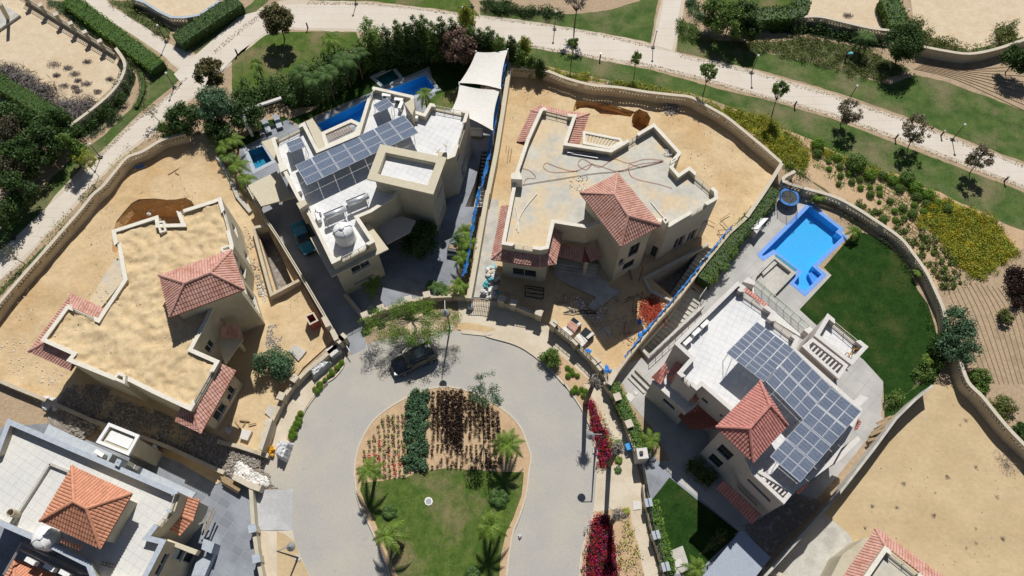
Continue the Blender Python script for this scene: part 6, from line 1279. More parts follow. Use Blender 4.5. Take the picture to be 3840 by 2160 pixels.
mass('shrubbery', 'yellow-olive plants at the wall side of the lower bed', 'shrubs', 'L 1070,1010 1130,1000 1150,1100 1200,1300 1220,1449 1090,1449 1040,1200', .1, .6, 'gyel', 14, .17, kind='stuff'); mass('shrubbery', 'green-yellow plants edging the upper flower bed', 'shrubs', 'L 880,130 930,230 1000,400 1040,560 1000,560 960,400 900,260', .1, .6, 'gyel', 14, .16, kind='stuff')
mass('shrubbery', 'blue-green leafy strip across the round bed', 'shrubs', 'K 1268,60 1425,40 1400,645 1245,645', .1, .75, 'gblue', 120, .2, kind='stuff', under='undg', lump=.6)
# counted bushes
def proto(label, r, h, m, n, ls, name='bush', cat='bush', group=None, asp=.6):
    root = empty(name, (0, -400, 0), label, cat, group); leaves_mesh('foliage', [(0, 0, h * .5, r, r, h * .55)], n, ls, m, root, fill=.2, asp=asp); return root
bp = [proto('rounded green bush in the drip-line slope', .8, 1.0, 'gbright', 700, .16), proto('x', .8, 1.0, 'gmid', 700, .16)]
BU = 'D 460,1090,50 455,1150,35 610,1185,30 740,1240,72 545,1210,18 630,1250,25 550,1265,20 635,1320,22 700,1300,25 720,1365,25 855,1320,45 950,1320,35 1025,1360,40 1130,1350,55 1195,1415,50 780,1345,25 860,1405,20 620,1380,20 785,1410,22 1080,1420,34 930,1410,22 I 860,10,30 930,5,22 1210,30,35 1290,20,45 1010,60,25 930,65,15 1105,115,30 1190,90,22 1280,85,30 1365,75,28 1440,120,35 1045,135,24 1175,160,35 1265,140,25 1120,190,22 1050,200,22 955,205,30 1355,130,22 1290,330,18 1340,450,18 1405,500,14 1430,560,16 1545,675,12 1490,715,12 880,150,16'
tl = 'D'; k = 0; made = []
for w_ in BU.split():
    if w_.isalpha(): tl = w_; continue
    x, y, r = (float(v) for v in w_.split(',')); p = P1('%s %f,%f' % (tl, x, y), .4); sc = r / 2.013 / 34 / .8
    made.append(copy_tree(bp[k % 2], None, (p.x, p.y, 0), R(0, 6), 'x', 'rounded bushes on the slope', sc=sc * 1.1)); k += 1
for i_, o_ in enumerate(sorted(made, key=lambda o: o.location.x)): o_['label'] = ('large ' if o_.scale.x > 1.3 else 'small ' if o_.scale.x < .75 else '') + 'rounded green bush, %s from the left on the drip-line slope' % nth(i_ + 1)
sd = [proto('x', .12, .25, 'golive', 12, .13, 'seedling', 'seedling'), proto('x', .13, .25, 'gred', 14, .13, 'seedling', 'seedling'), proto('x', .13, .3, 'gmid', 14, .13, 'seedling', 'seedling')]; fl = proto('x', .14, .36, 'fcoral', 16, .12, 'flowering_seedling', 'seedling')
pu = [proto('x', .20, .75, 'gpurple', 34, .2, 'purple_plant', 'plant', asp=.4), proto('x', .25, .95, 'gpurple', 46, .2, 'purple_plant', 'plant', asp=.4)]
for c in range(9):
    cnt = 0; x = 945 + c * 37; ytop = max(165, 470 - c * 58) + 20 if c < 6 else 165 - (c - 6) * 8
    for r in range(13):
        y = 690 - r * 37 + R(-7, 7)
        if y < ytop: break
        xx = x + R(-5, 5) - (690 - y) * .02; red = (r < 5 and R(0, 1) < .22) or (c == 3 and r in (6, 7)); p = P1('K %f,%f' % (xx, y), .15); cnt += 1
        copy_tree(fl if red else sd[(c + r) % 3], None, (p.x, p.y, .11), R(0, 6), ('coral-flowered' if red else 'leafy') + ' seedling, %s from the lawn in the %s row from the left tip' % (nth(cnt), nth(c + 1)), 'coral seedlings' if red else 'seedlings in the round bed', sc=R(.8, 1.5))
for c in range(15):
    cnt = 0; x = 1450 + c * 37
    for r in range(19):
        y = 625 - r * 31 + R(-6, 6); ytop = 55 if c < 7 else 55 + (c - 6) ** 2 * 2.6
        if y < ytop: break
        dense = 1540 < x < 1700 and y < 470; dens = .93 if dense or y < 330 else .78
        if R(0, 1) > dens: continue
        xx = x + R(-7, 7) - (c - 4) * (625 - y) * .006; p = P1('K %f,%f' % (xx, y), .3); cnt += 1; s_ = 1.35 if dense else (1.0 if y < 330 or c > 11 else .68)
        copy_tree(pu[(c + r) % 2], None, (p.x, p.y, .1), R(0, 6), 'dark purple plant, %s from the lawn in the %s row right of the strip' % (nth(cnt), nth(c + 1)), 'purple plants in the round bed', sc=s_ * R(.68, 1.0))
tu = []
for s_ in ('F 770,1290', 'F 735,1330', 'F 700,1372', 'F 672,1390', 'F 645,1420', 'F 615,1449', 'F 755,1310', 'F 690,1350', 'K 460,225', 'K 435,255', 'K 455,275', 'K 425,300', 'K 445,305', 'K 405,330', 'K 430,335', 'K 395,360', 'K 415,385', 'K 385,390', 'K 395,405', 'K 610,30', 'K 585,60', 'K 600,5', 'K 565,40',
           'G 660,1330', 'G 690,1350', 'G 700,1375', 'G 665,1390', 'G 735,1390', 'L 720,30', 'L 740,60', 'L 765,40', 'L 700,60', 'L 780,90', 'L 795,60'):
    p = P1(s_, .1); tu.append(copy_tree(bp[0], None, (p.x, p.y, .1), R(0, 6), 'x', 'tufts in the kerbside strips', sc=R(.26, .4)))
for i_, o_ in enumerate(sorted(tu, key=lambda o: o.location.x)): o_['label'] = 'little yellow-green tuft in the kerbside strips, %s from the left' % nth(i_ + 1)
for q in bp + sd + [fl] + pu:
    for ch in list(q.children): bpy.data.objects.remove(ch)
    bpy.data.objects.remove(q)
sp_ = P('I 760,60 1180,250 1340,330 1480,520 1560,640 1480,740 1380,720 1250,560 1130,400 960,260 740,110', .1); pl_ = [q.xy for q in sp_]; k = 0
mm_ = [proto('x', .2, .35, 'golive', 26, .16, 'slope_plant', 'plant'), proto('x', .22, .35, 'gmid', 26, .16, 'slope_plant', 'plant')]
while k < 120:
    q = (R(min(v.x for v in pl_), max(v.x for v in pl_)), R(min(v.y for v in pl_), max(v.y for v in pl_)))
    if inside(q, pl_): copy_tree(mm_[k % 2], None, (q[0], q[1], 0), R(0, 6), 'tiny olive plant on the bare slope between curved wall and flowers', 'tiny plants on the slope', sc=R(.7, 1.4)); k += 1
for q in mm_:
    for ch in list(q.children): bpy.data.objects.remove(ch)
    bpy.data.objects.remove(q)
dry = proto('x', .28, .3, 'twig', 60, .25, name='dry_weed', cat='weed', asp=.12)
dw = []
for s_ in ('M 1530,310', 'M 1650,625', 'M 1435,700', 'M 1345,820', 'M 1810,855', 'M 1055,930', 'M 1335,990', 'M 1650,1090', 'M 1855,1165', 'M 1580,1235', 'M 1105,750', 'M 815,1085', 'M 1650,1200', 'M 1575,275', 'M 870,920'):
    p = P1(s_, .1); dw.append(copy_tree(dry, None, (p.x, p.y, 0), R(0, 6), 'x', 'dry weeds in the sand plot', sc=R(.35, .7)))
for i_, o_ in enumerate(sorted(dw, key=lambda o: o.location.x)): o_['label'] = 'dry grey weed tuft in the tan sand plot, %s from the left' % nth(i_ + 1)
for ch in list(dry.children): bpy.data.objects.remove(ch)
bpy.data.objects.remove(dry)
def twigs(label, pts, n, ls, m, z=.7, name='branch_pile'):
    p = ccw([q.xy for q in P(pts, .3)]); xs = [q.x for q in p]; ys = [q.y for q in p]; cl = []
    while len(cl) < 40:
        q = (R(min(xs), max(xs)), R(min(ys), max(ys)))
        if inside(q, p): cl.append((q[0], q[1], z * .4, .9, .9, z * .5))
    return tag(leaves_mesh(name, cl, n, ls, m, None, asp=.07), label, 'cut branches', kind='stuff')
twigs('heap of grey dead branches along the left hedge', 'A 0,480 120,530 270,640 420,680 390,800 250,760 0,580', 2600, 1.1, 'twig'); twigs('smaller heap of grey dead branches at the lattice wall', 'A 380,770 560,790 640,740 730,770 620,880 500,930', 1500, 1.0, 'twig')
twigs('dark dead twigs by the right wall of the tan sand plot', 'M 1840,540 1880,545 1950,640 1880,640', 160, .5, 'twig', .2)
for k, s_ in enumerate(('A 410,490', 'A 430,570', 'A 515,515', 'A 660,468', 'A 590,610', 'A 565,660', 'A 485,650', 'A 655,635', 'A 740,695', 'A 590,690', 'A 565,560', 'A 830,600', 'D 680,120')): 
    p = P1(s_); r_ = R(.35, .75) * (1.5 if k in (0, 5) else 1); leaves_mesh('x', [(p.x, p.y, .05, r_, r_ * .6, .07)], 160, .3, 'twig', None, asp=.15); o = bpy.context.scene.collection.objects[-1]; o.name = 'dry_plant_patch'; tag(o, 'flat dry plant patch lying on the top-left sand lot' if k < 12 else 'flat dry plant patch on the top-right sand lot', 'dry plants', 'dry patches on the sand')
# palms
palm('pale-trunked palm at the left tip of the round island', P1('K 1003,690', 1.5).xy, 3.6, 2.1, 10, 'gpalm', shaft='white', trunk_r=.17, lw=.3)
palm('palm with white crownshaft on the lower left of the island lawn', P1('K 1232,1222', 0).xy, 3.2, 2.2, 9, 'gpalm', lean=(-.9, .45), shaft='white', trunk_r=.17, lw=.34)
b_, c_, h_ = bc('K 1902,1118 1885,1055'); palm('yellow-green palm on the right of the island lawn', b_, 3.6, 2.2, 9, 'gpalm', trunk_r=.13, lw=.34)
palm('dense green palm at the right edge of the round bed', P1('L 205,460', 3.4).xy, 3.4, 2.3, 13, 'gpalm', lw=.32)
palm('dark low spiky palm shrub on the left of the island lawn', P1('K 1130,975').xy, .35, 1.1, 20, 'gpalmd', name='palm_shrub', nl=7, lw=.25); palm('dark spiky palm shrub under the dense green palm', P1('L 145,860').xy, .35, 1.6, 24, 'gpalmd', name='palm_shrub', nl=7, lw=.3); palm('dark palm shrub at the bottom of the island lawn', P1('K 1760,1430').xy, .35, 1.1, 18, 'gpalmd', name='palm_shrub', nl=7, lw=.25)
for s_, h, L_, n_, m, lab in (('j 970,580', 2.2, 1.7, 9, 'gpalm', 'sunlit palm before the shaded villa front'), ('B 1395,715', 3.2, 1.5, 9, 'gpalm', 'slim palm between square pool and roof corner'), ('B 690,300', 2.6, 2.2, 13, 'gpalm', 'pale palm on the lawn edge'), ('B 125,480', 3, 1.2, 11, 'gpalm', 'small narrow palm on the lawn, far left'),
    ('B 555,610', 4.2, 2.3, 13, 'gpalmd', 'drooping palm in the thicket, left one'), ('B 655,570', 4.5, 2.3, 13, 'gpalmd', 'drooping palm in the thicket, middle one'), ('B 780,470', 4.5, 2.5, 14, 'gpalmd', 'large drooping palm in the thicket above the plunge pool'), ('B 880,420', 4.2, 2.0, 12, 'gpalmd', 'palm where thicket meets evergreens'), ('B 450,560', 3.8, 2.0, 12, 'gpalmd', 'palm in the thicket behind the pergola'),
    ('A 1690,1110', 1.8, 1.8, 14, 'gpalm', 'yellowish palm by the beige wall, upper of the clump'), ('A 1760,1060', 2.0, 1.7, 12, 'gpalm', 'palm by the small turquoise pool'), ('A 1790,1260', 1.8, 1.8, 14, 'gpalm', 'yellowish palm by the beige wall, middle of the clump'), ('A 1850,1350', 1.6, 1.7, 14, 'gpalm', 'yellowish palm by the beige wall, lowest of the clump'), ('A 1720,1190', 1.5, 1.5, 12, 'gmid', 'green palm in the wall clump'),
    ('o 1240,70', 2.0, 1.5, 13, 'gpalm', 'topmost palm beside the blue mesh in the courtyard'), ('o 1270,230', 2.0, 1.6, 13, 'gpalm', 'second palm beside the blue mesh in the courtyard'), ('o 1150,170', 1.2, 1.2, 14, 'gblue', 'blue-green fan plant beside the courtyard palms'), ('o 1215,440', 1.8, 1.5, 13, 'gpalm', 'third palm beside the blue mesh in the courtyard'), ('o 1170,800', 1.6, 1.6, 15, 'gpalm', 'palm at the street corner of the courtyard'),
    ('o 880,830', 1.2, 1.3, 16, 'gpalmd', 'dark glossy plant behind the street wall'), ('o 980,880', 1.0, 1.1, 14, 'gmid', 'broad-leaved plant next to the corner palm'), ('o 790,800', 1.0, 1.1, 12, 'gpalmd', 'dark plant leftmost behind the street wall'),
    ('c 1620,560', 1.0, 1.1, 14, 'gpalm', 'yellowing palm by the pool corner nearest the trampoline'), ('I 740,300', 1.2, 1.2, 14, 'gpalm', 'yellowing palm at the pool corner nearest the lawn'), ('I 1210,610', .8, .9, 10, 'gpalm', 'small palm at the inside of the curved wall'), ('L 1285,430', 1.8, 1.5, 13, 'gpalm', 'palm at the gate hedge of the pool villa'), ('D 820,280', 2.6, 2.0, 15, 'gpalmd', 'big green palm on the shrub slope'),
    ('G 1745,640', 1.4, 1.2, 13, 'gpalm', 'golden palm at the lower end of the terrace hedge'), ('G 1900,440', 1.4, 1.2, 13, 'gpalm', 'golden palm in the middle of the terrace hedge'), ('G 1830,560', 1.4, 1.2, 13, 'gpalmd', 'green palm in the terrace hedge'), ('L 1640,1400', 1.2, 1.5, 16, 'gpalm', 'sunlit yellow-green palm at the bottom beside the canopy'), ('I 1280,1260', .9, 1.0, 12, 'gpalm', 'small golden palm at the far corner of the dark lawn'),
    ('L 1040,460', .6, .8, 14, 'gpalm', 'yellow-green rosette beside the cut trunk'), ('L 1050,575', .3, .6, 18, 'gpalm', 'bright spiky rosette on the pavement'), ('L 1105,960', .5, .5, 12, 'gyel', 'small yellow-green shrub at the top of the lower bed'), ('L 1040,650', .2, .55, 18, 'gpalmd', 'dark spiky rosette at the pavement corner')):
    palm(lab, P1(s_, h * .95).xy, h, L_ * 1.05, max(8, int(n_ * (.72 if L_ < 1.9 else .85))), m, name='palm_tree' if h > 1.4 else 'palm_shrub', nl=8 if L_ < 1.4 else 10, trunk_r=.11, lw=.17 * L_)
for s_, lab in (('n 1790,850 1935,490', 'tall dark cut palm trunk at the top of the pavement'), ('L 972,620 1045,482', 'cut palm trunk beside the red flowers of the upper bed'), ('L 985,1056 1045,985', 'cut palm trunk standing in the lower flower bed')):
    b, c, h = bc(s_); h = min(h, 7.2); root = thing('palm_stump', b, lab, 'palm trunk'); bb = Vector((b[0], b[1], .08)); cc = Vector((c[0], c[1], h)); MB().tube([bb, bb.lerp(cc, .5), cc], .24, 10, .19).build('trunk', 'trunk', root, True)
    leaves_mesh('dead_fronds', [(cc.x, cc.y, cc.z - .2, .4, .4, .5)], 160, .5, 'twigl', root, asp=.15)
# ------------------------------------------------------------------ street and park lamps, bollards
def solve(s):                                 # base and top pixel -> base, height
    b, c, h = bc(s); return Vector((b[0], b[1], 0)), h
for s_, lab in (('A 1318,662 1265,560', 'park lamp post on the left triangular lawn edge'), ('A 1258,318 1202,195', 'park lamp post at the rounded dark hedge end'), ('A 762,1190 692,1100', 'park lamp post beside the left path near the weeds'), ('E 105,355 15,270', 'park lamp post at the left edge of the photo'),
    ('B 877,32 882,-40', 'park lamp post at the top edge above the big lawn'), ('C 563,222 571,95', 'park lamp post on the top lawn edge near the bare tree'), ('C 1305,360 1332,238', 'park lamp post at the corner of the crossing path'), ('D 1470,1055 1562,948', 'park lamp post on the right-hand path'),
    ('t 1455,1085 1585,850', 'park lamp post by the lawn under the flower slope'), ('D 1075,190 1070,60', 'white-headed lamp post at the top-right hedge'), ('D 680,770 760,660', 'lamp post behind the round-crowned tree'), ('A 700,90 745,-20', 'lamp post at the top of the upper-left path')):
    b, h = solve(s_); h = min(max(h, 2.4), 3.4); t = empty('lamp_post', b, lab, 'lamp post', 'park lamp posts')
    MB().tube([(0, 0, 0), (0, 0, h)], .055, 8, .04).build('post', 'dark', t); MB().box((0, 0, .06), (.45, .35, .12)).build('foot', 'dark', t); MB().lathe([(.05, h), (.13, h + .05), (.13, h + .22), (.02, h + .3)], n=10).build('lamp_head', 'white', t)
for s_, lab in (('A 1793,412 1790,375', 'bollard light at the lawn corner near the junction'), ('B 513,212 509,170', 'bollard light on the path edge by the big lawn'), ('C 905,445 909,400', 'bollard light on the verge near the wall lattice'), ('D 280,800 290,757', 'bollard light beside the slim leaning tree'), ('D 1040,1050 1048,1005', 'bollard light left of the largest grey-brown tree'), ('D 1862,1370 1872,1322', 'bollard light at the right edge of the path'), ('D 1385,1025 1402,985', 'short twin spotlight on the path pebbles')):
    b, h = solve(s_); t = empty('bollard_light', (b.x, b.y, 0), lab, 'bollard', 'bollard lights'); MB().box((0, 0, .45), (.14, .14, .9)).build('post', 'dark', t); MB().box((0, 0, .93), (.2, .2, .07)).build('cap', 'steel', t)
def street_lamp(label, head, arm, z, base=None, lean=(0, 0)):
    hp = P1(head, z - .25); ap = P1(arm, z); b = P1(base, .1) if base else V3(ap, .1); t = thing('street_lamp', b, label, 'street lamp', 'street lamps round the road')
    MB().tube([b, b.lerp(ap, .5), ap], .09, 8, .055).build('pole', 'dark', t); MB().tube([ap, V3(hp, z + .05)], .04, 6).build('arm', 'steel', t); c = (hp.x, hp.y, hp.z - .25)
    MB().lathe([(.36, 0), (.38, .05), (.33, .1), (.2, .22), (.08, .4), (.02, .45)], c, 20).build('lamp_shade', 'steel', t, True); MB().lathe([(.2, -.02), (.14, -.1), (.01, -.14)], c, 14).build('lamp_glass', 'white', t)
    MB().box((b.x, b.y, .1), (.5, .5, .12)).build('foot', 'slab', t)
def lamp_z(arm, sh):
    (au, av), (su, sv) = px(arm)[0], px(sh)[0]; best = None
    d = ray(au, av); e = ray(su, sv); g = e * (-CAM_H / e.z)
    for i in range(20, 120):
        z = i * .1; k = (z - CAM_H) / d.z; L = z / math.tan(SUN_EL); q = Vector((d.x * k - math.sin(SUN_AZ) * L, d.y * k - math.cos(SUN_AZ) * L)); er = (q - g.xy).length
        if best is None or er < best[0]: best = (er, z)
    return best[1]
z1 = lamp_z('L 920,380', 'L 860,890'); z2 = lamp_z('F 1545,820', 'F 1533,1400')
street_lamp('street lamp leaning over the red kerbside flower bed', 'L 835,385', 'L 920,380', z1); street_lamp('street lamp rising through the feathery tree', 'F 1550,905', 'F 1545,820', z2)
street_lamp('street lamp on the sandy corner at lower left of the road', 'K 380,1228', 'K 278,1262', 4.6, 'K 438,1312')
# ------------------------------------------------------------------ cars
def car(label, p0, p1, L, Wd, paint, suv=True):
    a, b = P(p0 + ' ' + p1, .7); c = (a + b) / 2; rz = math.atan2(a.y - b.y, a.x - b.x); t = empty('parked_car', (c.x, c.y, 0), label, 'car', None, rz)   # front at +x
    def loft(st, m, name, par, cap=True):
        mb = MB(); k = len(st[0][1]); o = 0
        for x, pr in st: mb.v += [(x, y, z) for y, z in pr]
        for i in range(len(st) - 1):
            for j in range(k - 1): mb.f.append((i * k + j, i * k + j + 1, (i + 1) * k + j + 1, (i + 1) * k + j))
        if cap: mb.f.append(tuple(range(k))[::-1]); mb.f.append(tuple((len(st) - 1) * k + j for j in range(k)))
        return mb.build(name, m, par, True)
    w = Wd / 2; H = 1.7 if suv else 1.42; bl = 1.02 if suv else .88; hood = .98 if suv else .84
    def body(x, wf, top, e=0): ww = w * wf; return (x, [(-ww * .92, .22 + e), (-ww, .42), (-ww, .7), (-ww * .97, top - .14), (-ww * .86, top - .03), (-ww * .4, top + .02), (0, top + .035), (ww * .4, top + .02), (ww * .86, top - .03), (ww * .97, top - .14), (ww, .7), (ww, .42), (ww * .92, .22 + e)])
    h = L / 2; st = [body(-h, .74, bl - .16, .12), body(-h + .06, .86, bl - .06, .06), body(-h + .3, .97, bl), body(-h * .5, 1, bl), body(0, 1, bl), body(h * .42, 1, hood + .03), body(h * .7, .985, hood - .03), body(h - .35, .93, hood - .1), body(h - .1, .82, hood - .22, .05), body(h, .66, hood - .36, .12)]
    bo = loft(st, paint, 'body', t)
    def cab(x, wf, top, z0): ww = w * wf; return (x, [(-ww, z0), (-ww * .97, z0 + .1), (-ww * .86, top - .08), (-ww * .76, top), (-ww * .35, top + .03), (0, top + .04), (ww * .35, top + .03), (ww * .76, top), (ww * .86, top - .08), (ww * .97, z0 + .1), (ww, z0)])
    r0, r1 = (-h + .32, h * .02) if suv else (-h * .45, h * .02)
    g = loft([cab(-h + .12 if suv else -h * .66, .86, bl - .02, bl - .1), cab(r0, .93, H - .07, bl - .05), cab((r0 + r1) / 2, .955, H - .02, bl - .03), cab(r1, .93, H - .04, bl - .05), cab(h * .42, .86, hood + .02, hood - .12)], 'glass', 'windows', t)
    roof = lambda x, wf, top: (x, [(-w * wf * .86, top - .03), (-w * wf * .8, top + .015), (-w * wf * .35, top + .05), (0, top + .06), (w * wf * .35, top + .05), (w * wf * .8, top + .015), (w * wf * .86, top - .03)])
    loft([roof(r0 - .05, .88, H - .1), roof(r0 + .1, .93, H - .05), roof((r0 + r1) / 2, .955, H - .01), roof(r1 + .05, .92, H - .05)], paint, 'roof', t, False)
    if suv:
        MB().poly([(r0 + .55, -w * .5, H + .066), (r1 - .35, -w * .5, H + .05), (r1 - .35, w * .5, H + .05), (r0 + .55, w * .5, H + .066)]).build('sunroof', 'glass', t)
        for s in (-1, 1): MB().tube([(r0, s * w * .74, H - .02), ((r0 + r1) / 2, s * w * .77, H + .07), (r1, s * w * .72, H - .01)], .025, 5).build('roof_rail', 'dark', t)
    for sx in (-h * .62, h * .6):
        for sy in (-1, 1):
            m = MB(); m.lathe([(.2, -.11), (.33, -.1), (.36, -.05), (.36, .05), (.33, .1), (.2, .11)], n=18); m.v = [(sx + x, sy * (w - .1) + z, .36 + y) for x, y, z in m.v]; wh = m.build('wheel', 'rubber', t)
            m = MB(); m.lathe([(.2, -.112), (.2, .112), (.05, .12)], n=12); m.v = [(sx + x, sy * (w - .1) + z * sy, .36 + y) for x, y, z in m.v]; m.build('rim', 'steel', wh)
    for sy in (-1, 1):
        MB().box((h * .36, sy * (w + .09), hood + .06), (.2, .24, .15)).build('wing_mirror', paint, t)
        MB().box((h - .2, sy * w * .66, hood - .24), (.3, .3, .1), sy * -.35).build('headlight', 'alu', t); MB().box((-h + .08, sy * w * .68, bl - .22), (.12, .34, .12), sy * .2).build('tail_light', 'tiler', t)
    for k in range(5): pass
    MB().box((h - .02, 0, .5), (.06, Wd * .5, .2)).build('grille', 'dark', t); return t
car('glossy black sport utility car parked by the feathery tree', 'F 1150,1335', 'F 1470,1190', 4.75, 1.95, 'carblk'); car('teal saloon car in the deep shade of the driveway', 'm 935,850', 'm 780,520', 4.3, 1.7, 'carteal', False)
# ------------------------------------------------------------------ people
def person(label, pos, joints, edges, top, leg, extra=None):
    """one skinned body; joints name -> (x, y, z, r)"""
    t = empty('person', (pos.x, pos.y, 0), label, 'person')
    def skin(names, m, name, par, grow=0.0):
        idx = {n: i for i, n in enumerate(names)}; me = bpy.data.meshes.new(name); me.from_pydata([joints[n][:3] for n in names], [(idx[a], idx[b]) for a, b in edges if a in idx and b in idx], []); me.materials.append(M[m])
        o = bpy.data.objects.new(name, me); COL.objects.link(o); o.parent = par; sm = o.modifiers.new('skin', 'SKIN'); me.skin_vertices.new() if not me.skin_vertices else None
        for n, i in idx.items(): r = joints[n][3] + grow; me.skin_vertices[0].data[i].radius = (r, r)
        me.skin_vertices[0].data[0].use_root = True; ss = o.modifiers.new('sub', 'SUBSURF'); ss.levels = ss.render_levels = 2; return o
    skin(list(joints), 'skin', 'body', t); skin([n for n in joints if n in ('hip', 'waist', 'chest', 'neck0', 'shL', 'shR', 'elL', 'elR')], top, 'shirt', t, .025)
    skin([n for n in joints if n in ('hip', 'hL', 'hR', 'kL', 'kR', 'aL', 'aR')], leg, 'trousers', t, .025)
    hd = joints['head']; MB().lathe([(.105, -.02), (.11, .05), (.08, .1), (.01, .13)], (hd[0], hd[1], hd[2] + .02), 12).build('hair', 'dark', t, True); return t
ED = [('hip', 'waist'), ('waist', 'chest'), ('chest', 'neck0'), ('neck0', 'neck'), ('neck', 'head'), ('chest', 'shL'), ('chest', 'shR'), ('shL', 'elL'), ('elL', 'wrL'), ('wrL', 'haL'), ('shR', 'elR'), ('elR', 'wrR'), ('wrR', 'haR'), ('hip', 'hL'), ('hip', 'hR'), ('hL', 'kL'), ('kL', 'aL'), ('aL', 'tL'), ('hR', 'kR'), ('kR', 'aR'), ('aR', 'tR')]
J = dict(hip=(0, 0, .92, .14), waist=(.14, .02, 1.02, .13), chest=(.38, .05, 1.1, .14), neck0=(.5, .06, 1.1, .07), neck=(.56, .06, 1.08, .055), head=(.66, .07, 1.04, .1), shL=(.42, .22, 1.06, .06), shR=(.42, -.14, 1.06, .06), elL=(.44, .26, .78, .045), elR=(.45, -.18, .78, .045), wrL=(.5, .2, .54, .035), wrR=(.52, -.1, .54, .035), haL=(.53, .17, .45, .035), haR=(.55, -.07, .45, .035),
         hL=(-.02, .1, .88, .09), hR=(-.02, -.1, .88, .09), kL=(.04, .13, .48, .06), kR=(.02, -.12, .48, .06), aL=(-.06, .14, .09, .045), aR=(-.08, -.12, .09, .045), tL=(.1, .16, .04, .04), tR=(.08, -.13, .04, .04))
person('gardener in a teal shirt bending over the shrub slope', P1('D 662,450'), J, ED, 'cteal', 'cdark')
J2 = dict(hip=(0, 0, .94, .14), waist=(0, 0, 1.08, .12), chest=(0, .02, 1.34, .15), neck0=(0, .02, 1.46, .07), neck=(0, .03, 1.5, .055), head=(0, .05, 1.64, .1), shL=(-.2, 0, 1.4, .06), shR=(.2, 0, 1.4, .06), elL=(-.26, .1, 1.14, .045), elR=(.26, .1, 1.14, .045), wrL=(-.24, .32, 1.0, .035), wrR=(.1, .34, 1.02, .035), haL=(-.24, .4, .99, .035), haR=(.06, .42, 1.01, .035),
          hL=(-.1, 0, .9, .09), hR=(.1, 0, .9, .09), kL=(-.11, .06, .5, .06), kR=(.12, .0, .5, .06), aL=(-.12, -.02, .09, .045), aR=(.13, -.06, .09, .045), tL=(-.13, .12, .04, .04), tR=(.14, .08, .04, .04))
pg_ = P1('B 1755,112'); person('gardener in dark green overalls standing with a cart at the path', pg_, J2, ED, 'cgreen', 'cdark')
ct = empty('garden_cart', (pg_.x - .95, pg_.y + .55, 0), 'small dark machine cart beside the standing gardener', 'cart', None, .2); MB().box((0, 0, .5), (.9, .55, .4)).build('tub', 'dark', ct); MB().box((-.1, 0, .74), (.45, .35, .12)).build('engine', 'steel', ct); MB().tube([(.45, .2, .6), (.95, .2, .95), (.95, -.2, .95), (.45, -.2, .6)], .025, 5).build('handle', 'steel', ct)
for y in (-.3, .3): m = MB(); m.lathe([(.2, -.04), (.2, .04)], n=12); m.v = [(x, y + z, .2 + yy) for x, yy, z in m.v]; m.build('wheel', 'rubber', ct)
# ------------------------------------------------------------------ pool terrace things
tp = P1('c 1000,550', .9); t = empty('trampoline', (tp.x, tp.y, 0), 'round trampoline with blue pad and black net beside the pool', 'trampoline'); t.scale = (.84, .84, 1); m = MB()
ring = lambda r, z, n=28: [(r * math.cos(k * 6.2832 / n), r * math.sin(k * 6.2832 / n), z) for k in range(n + 1)]
m.lathe([(1.0, .86), (1.35, .86), (1.36, .92), (1.0, .92), (1.0, .86)], n=32); m.f.pop(); m.build('pad', 'trampb', t); MB().lathe([(.99, .87), (.01, .86)], n=32).build('jumping_mat', 'dark', t)
lg = MB(); net = MB()
for k in range(6):
    a = k * 1.0472 + .3; x, y = 1.4 * math.cos(a), 1.4 * math.sin(a); lg.tube([(x, y, 0), (x, y, .9)], .035, 6); MB().tube([(x, y, .9), (x * 1.03, y * 1.03, 2.5)], .035, 6).build('net_pole', 'dark', t)
lg.build('legs', 'dark', t); r_ = [ring(1.4, .95), ring(1.38, 2.4)]
net.v = r_[0] + r_[1]; n_ = len(r_[0]); net.f = [(i, i + 1, n_ + i + 1, n_ + i) for i in range(n_ - 1)]; net.build('safety_net', 'net', t)
bt = P1('c 900,255', .8); t = empty('round_barbecue', (bt.x, bt.y, 0), 'round silver lidded drum standing behind the trampoline', 'drum'); MB().lathe([(.6, 0), (.62, .5), (.6, .75), (.4, .95), (.1, 1.02), (.01, 1.03)], n=20).build('drum', 'alu', t, True); MB().lathe([(.64, .5), (.66, .54), (.62, .58)], n=20).build('rim', 'dark', t)
st_ = thing('bar_stand', P1('c 300,1250'), 'white slant-topped stand on the pool terrace by the hedge', 'stand'); MB().prism(P('c 175,1215 400,990 570,990 350,1225', 1.35), 1.25, 1.35, True).build('top', 'white', st_); MB().prism(P('c 215,1250 400,1180 440,1150 300,1350', .9), 0, 1.25).build('cabinet', 'capw', st_); m = MB(); m.lathe([(.01, -.25), (.18, -.18), (.26, 0), (.18, .18), (.01, .25)], tuple(P1('c 440,1185', .6)), 14); m.build('ball', 'white', st_, True)
ch = empty('garden_chair', P1('r 1020,690', 0), 'grey wire chair by the glass balustrade', 'chair', None, .7); MB().box((0, 0, .45), (.7, .6, .06)).build('seat', 'steel', ch); MB().box((-.34, 0, .75), (.05, .6, .6)).build('backrest', 'steel', ch)
for x in (-.3, .3):
    for y in (-.25, .25): MB().box((x, y, .21), (.04, .04, .42)).build('leg', 'steel', ch)
for k, (s_, lab) in enumerate((('L 1120,478', 'bright blue lidded bin on the pavement'),)):
    p = P1(s_, .5); t = empty('rubbish_bin', (p.x, p.y, .09), lab, 'bin', None, .3); MB().box((0, 0, .38), (.5, .55, .75)).build('body', 'bin', t); MB().box((0, 0, .79), (.56, .62, .07)).build('lid', 'bin', t)
def flat(name, label, cat, s_, z0, z1, m): o = MB().prism(P(s_, z1), z0, z1).build(name, m); return tag(o, label, cat)
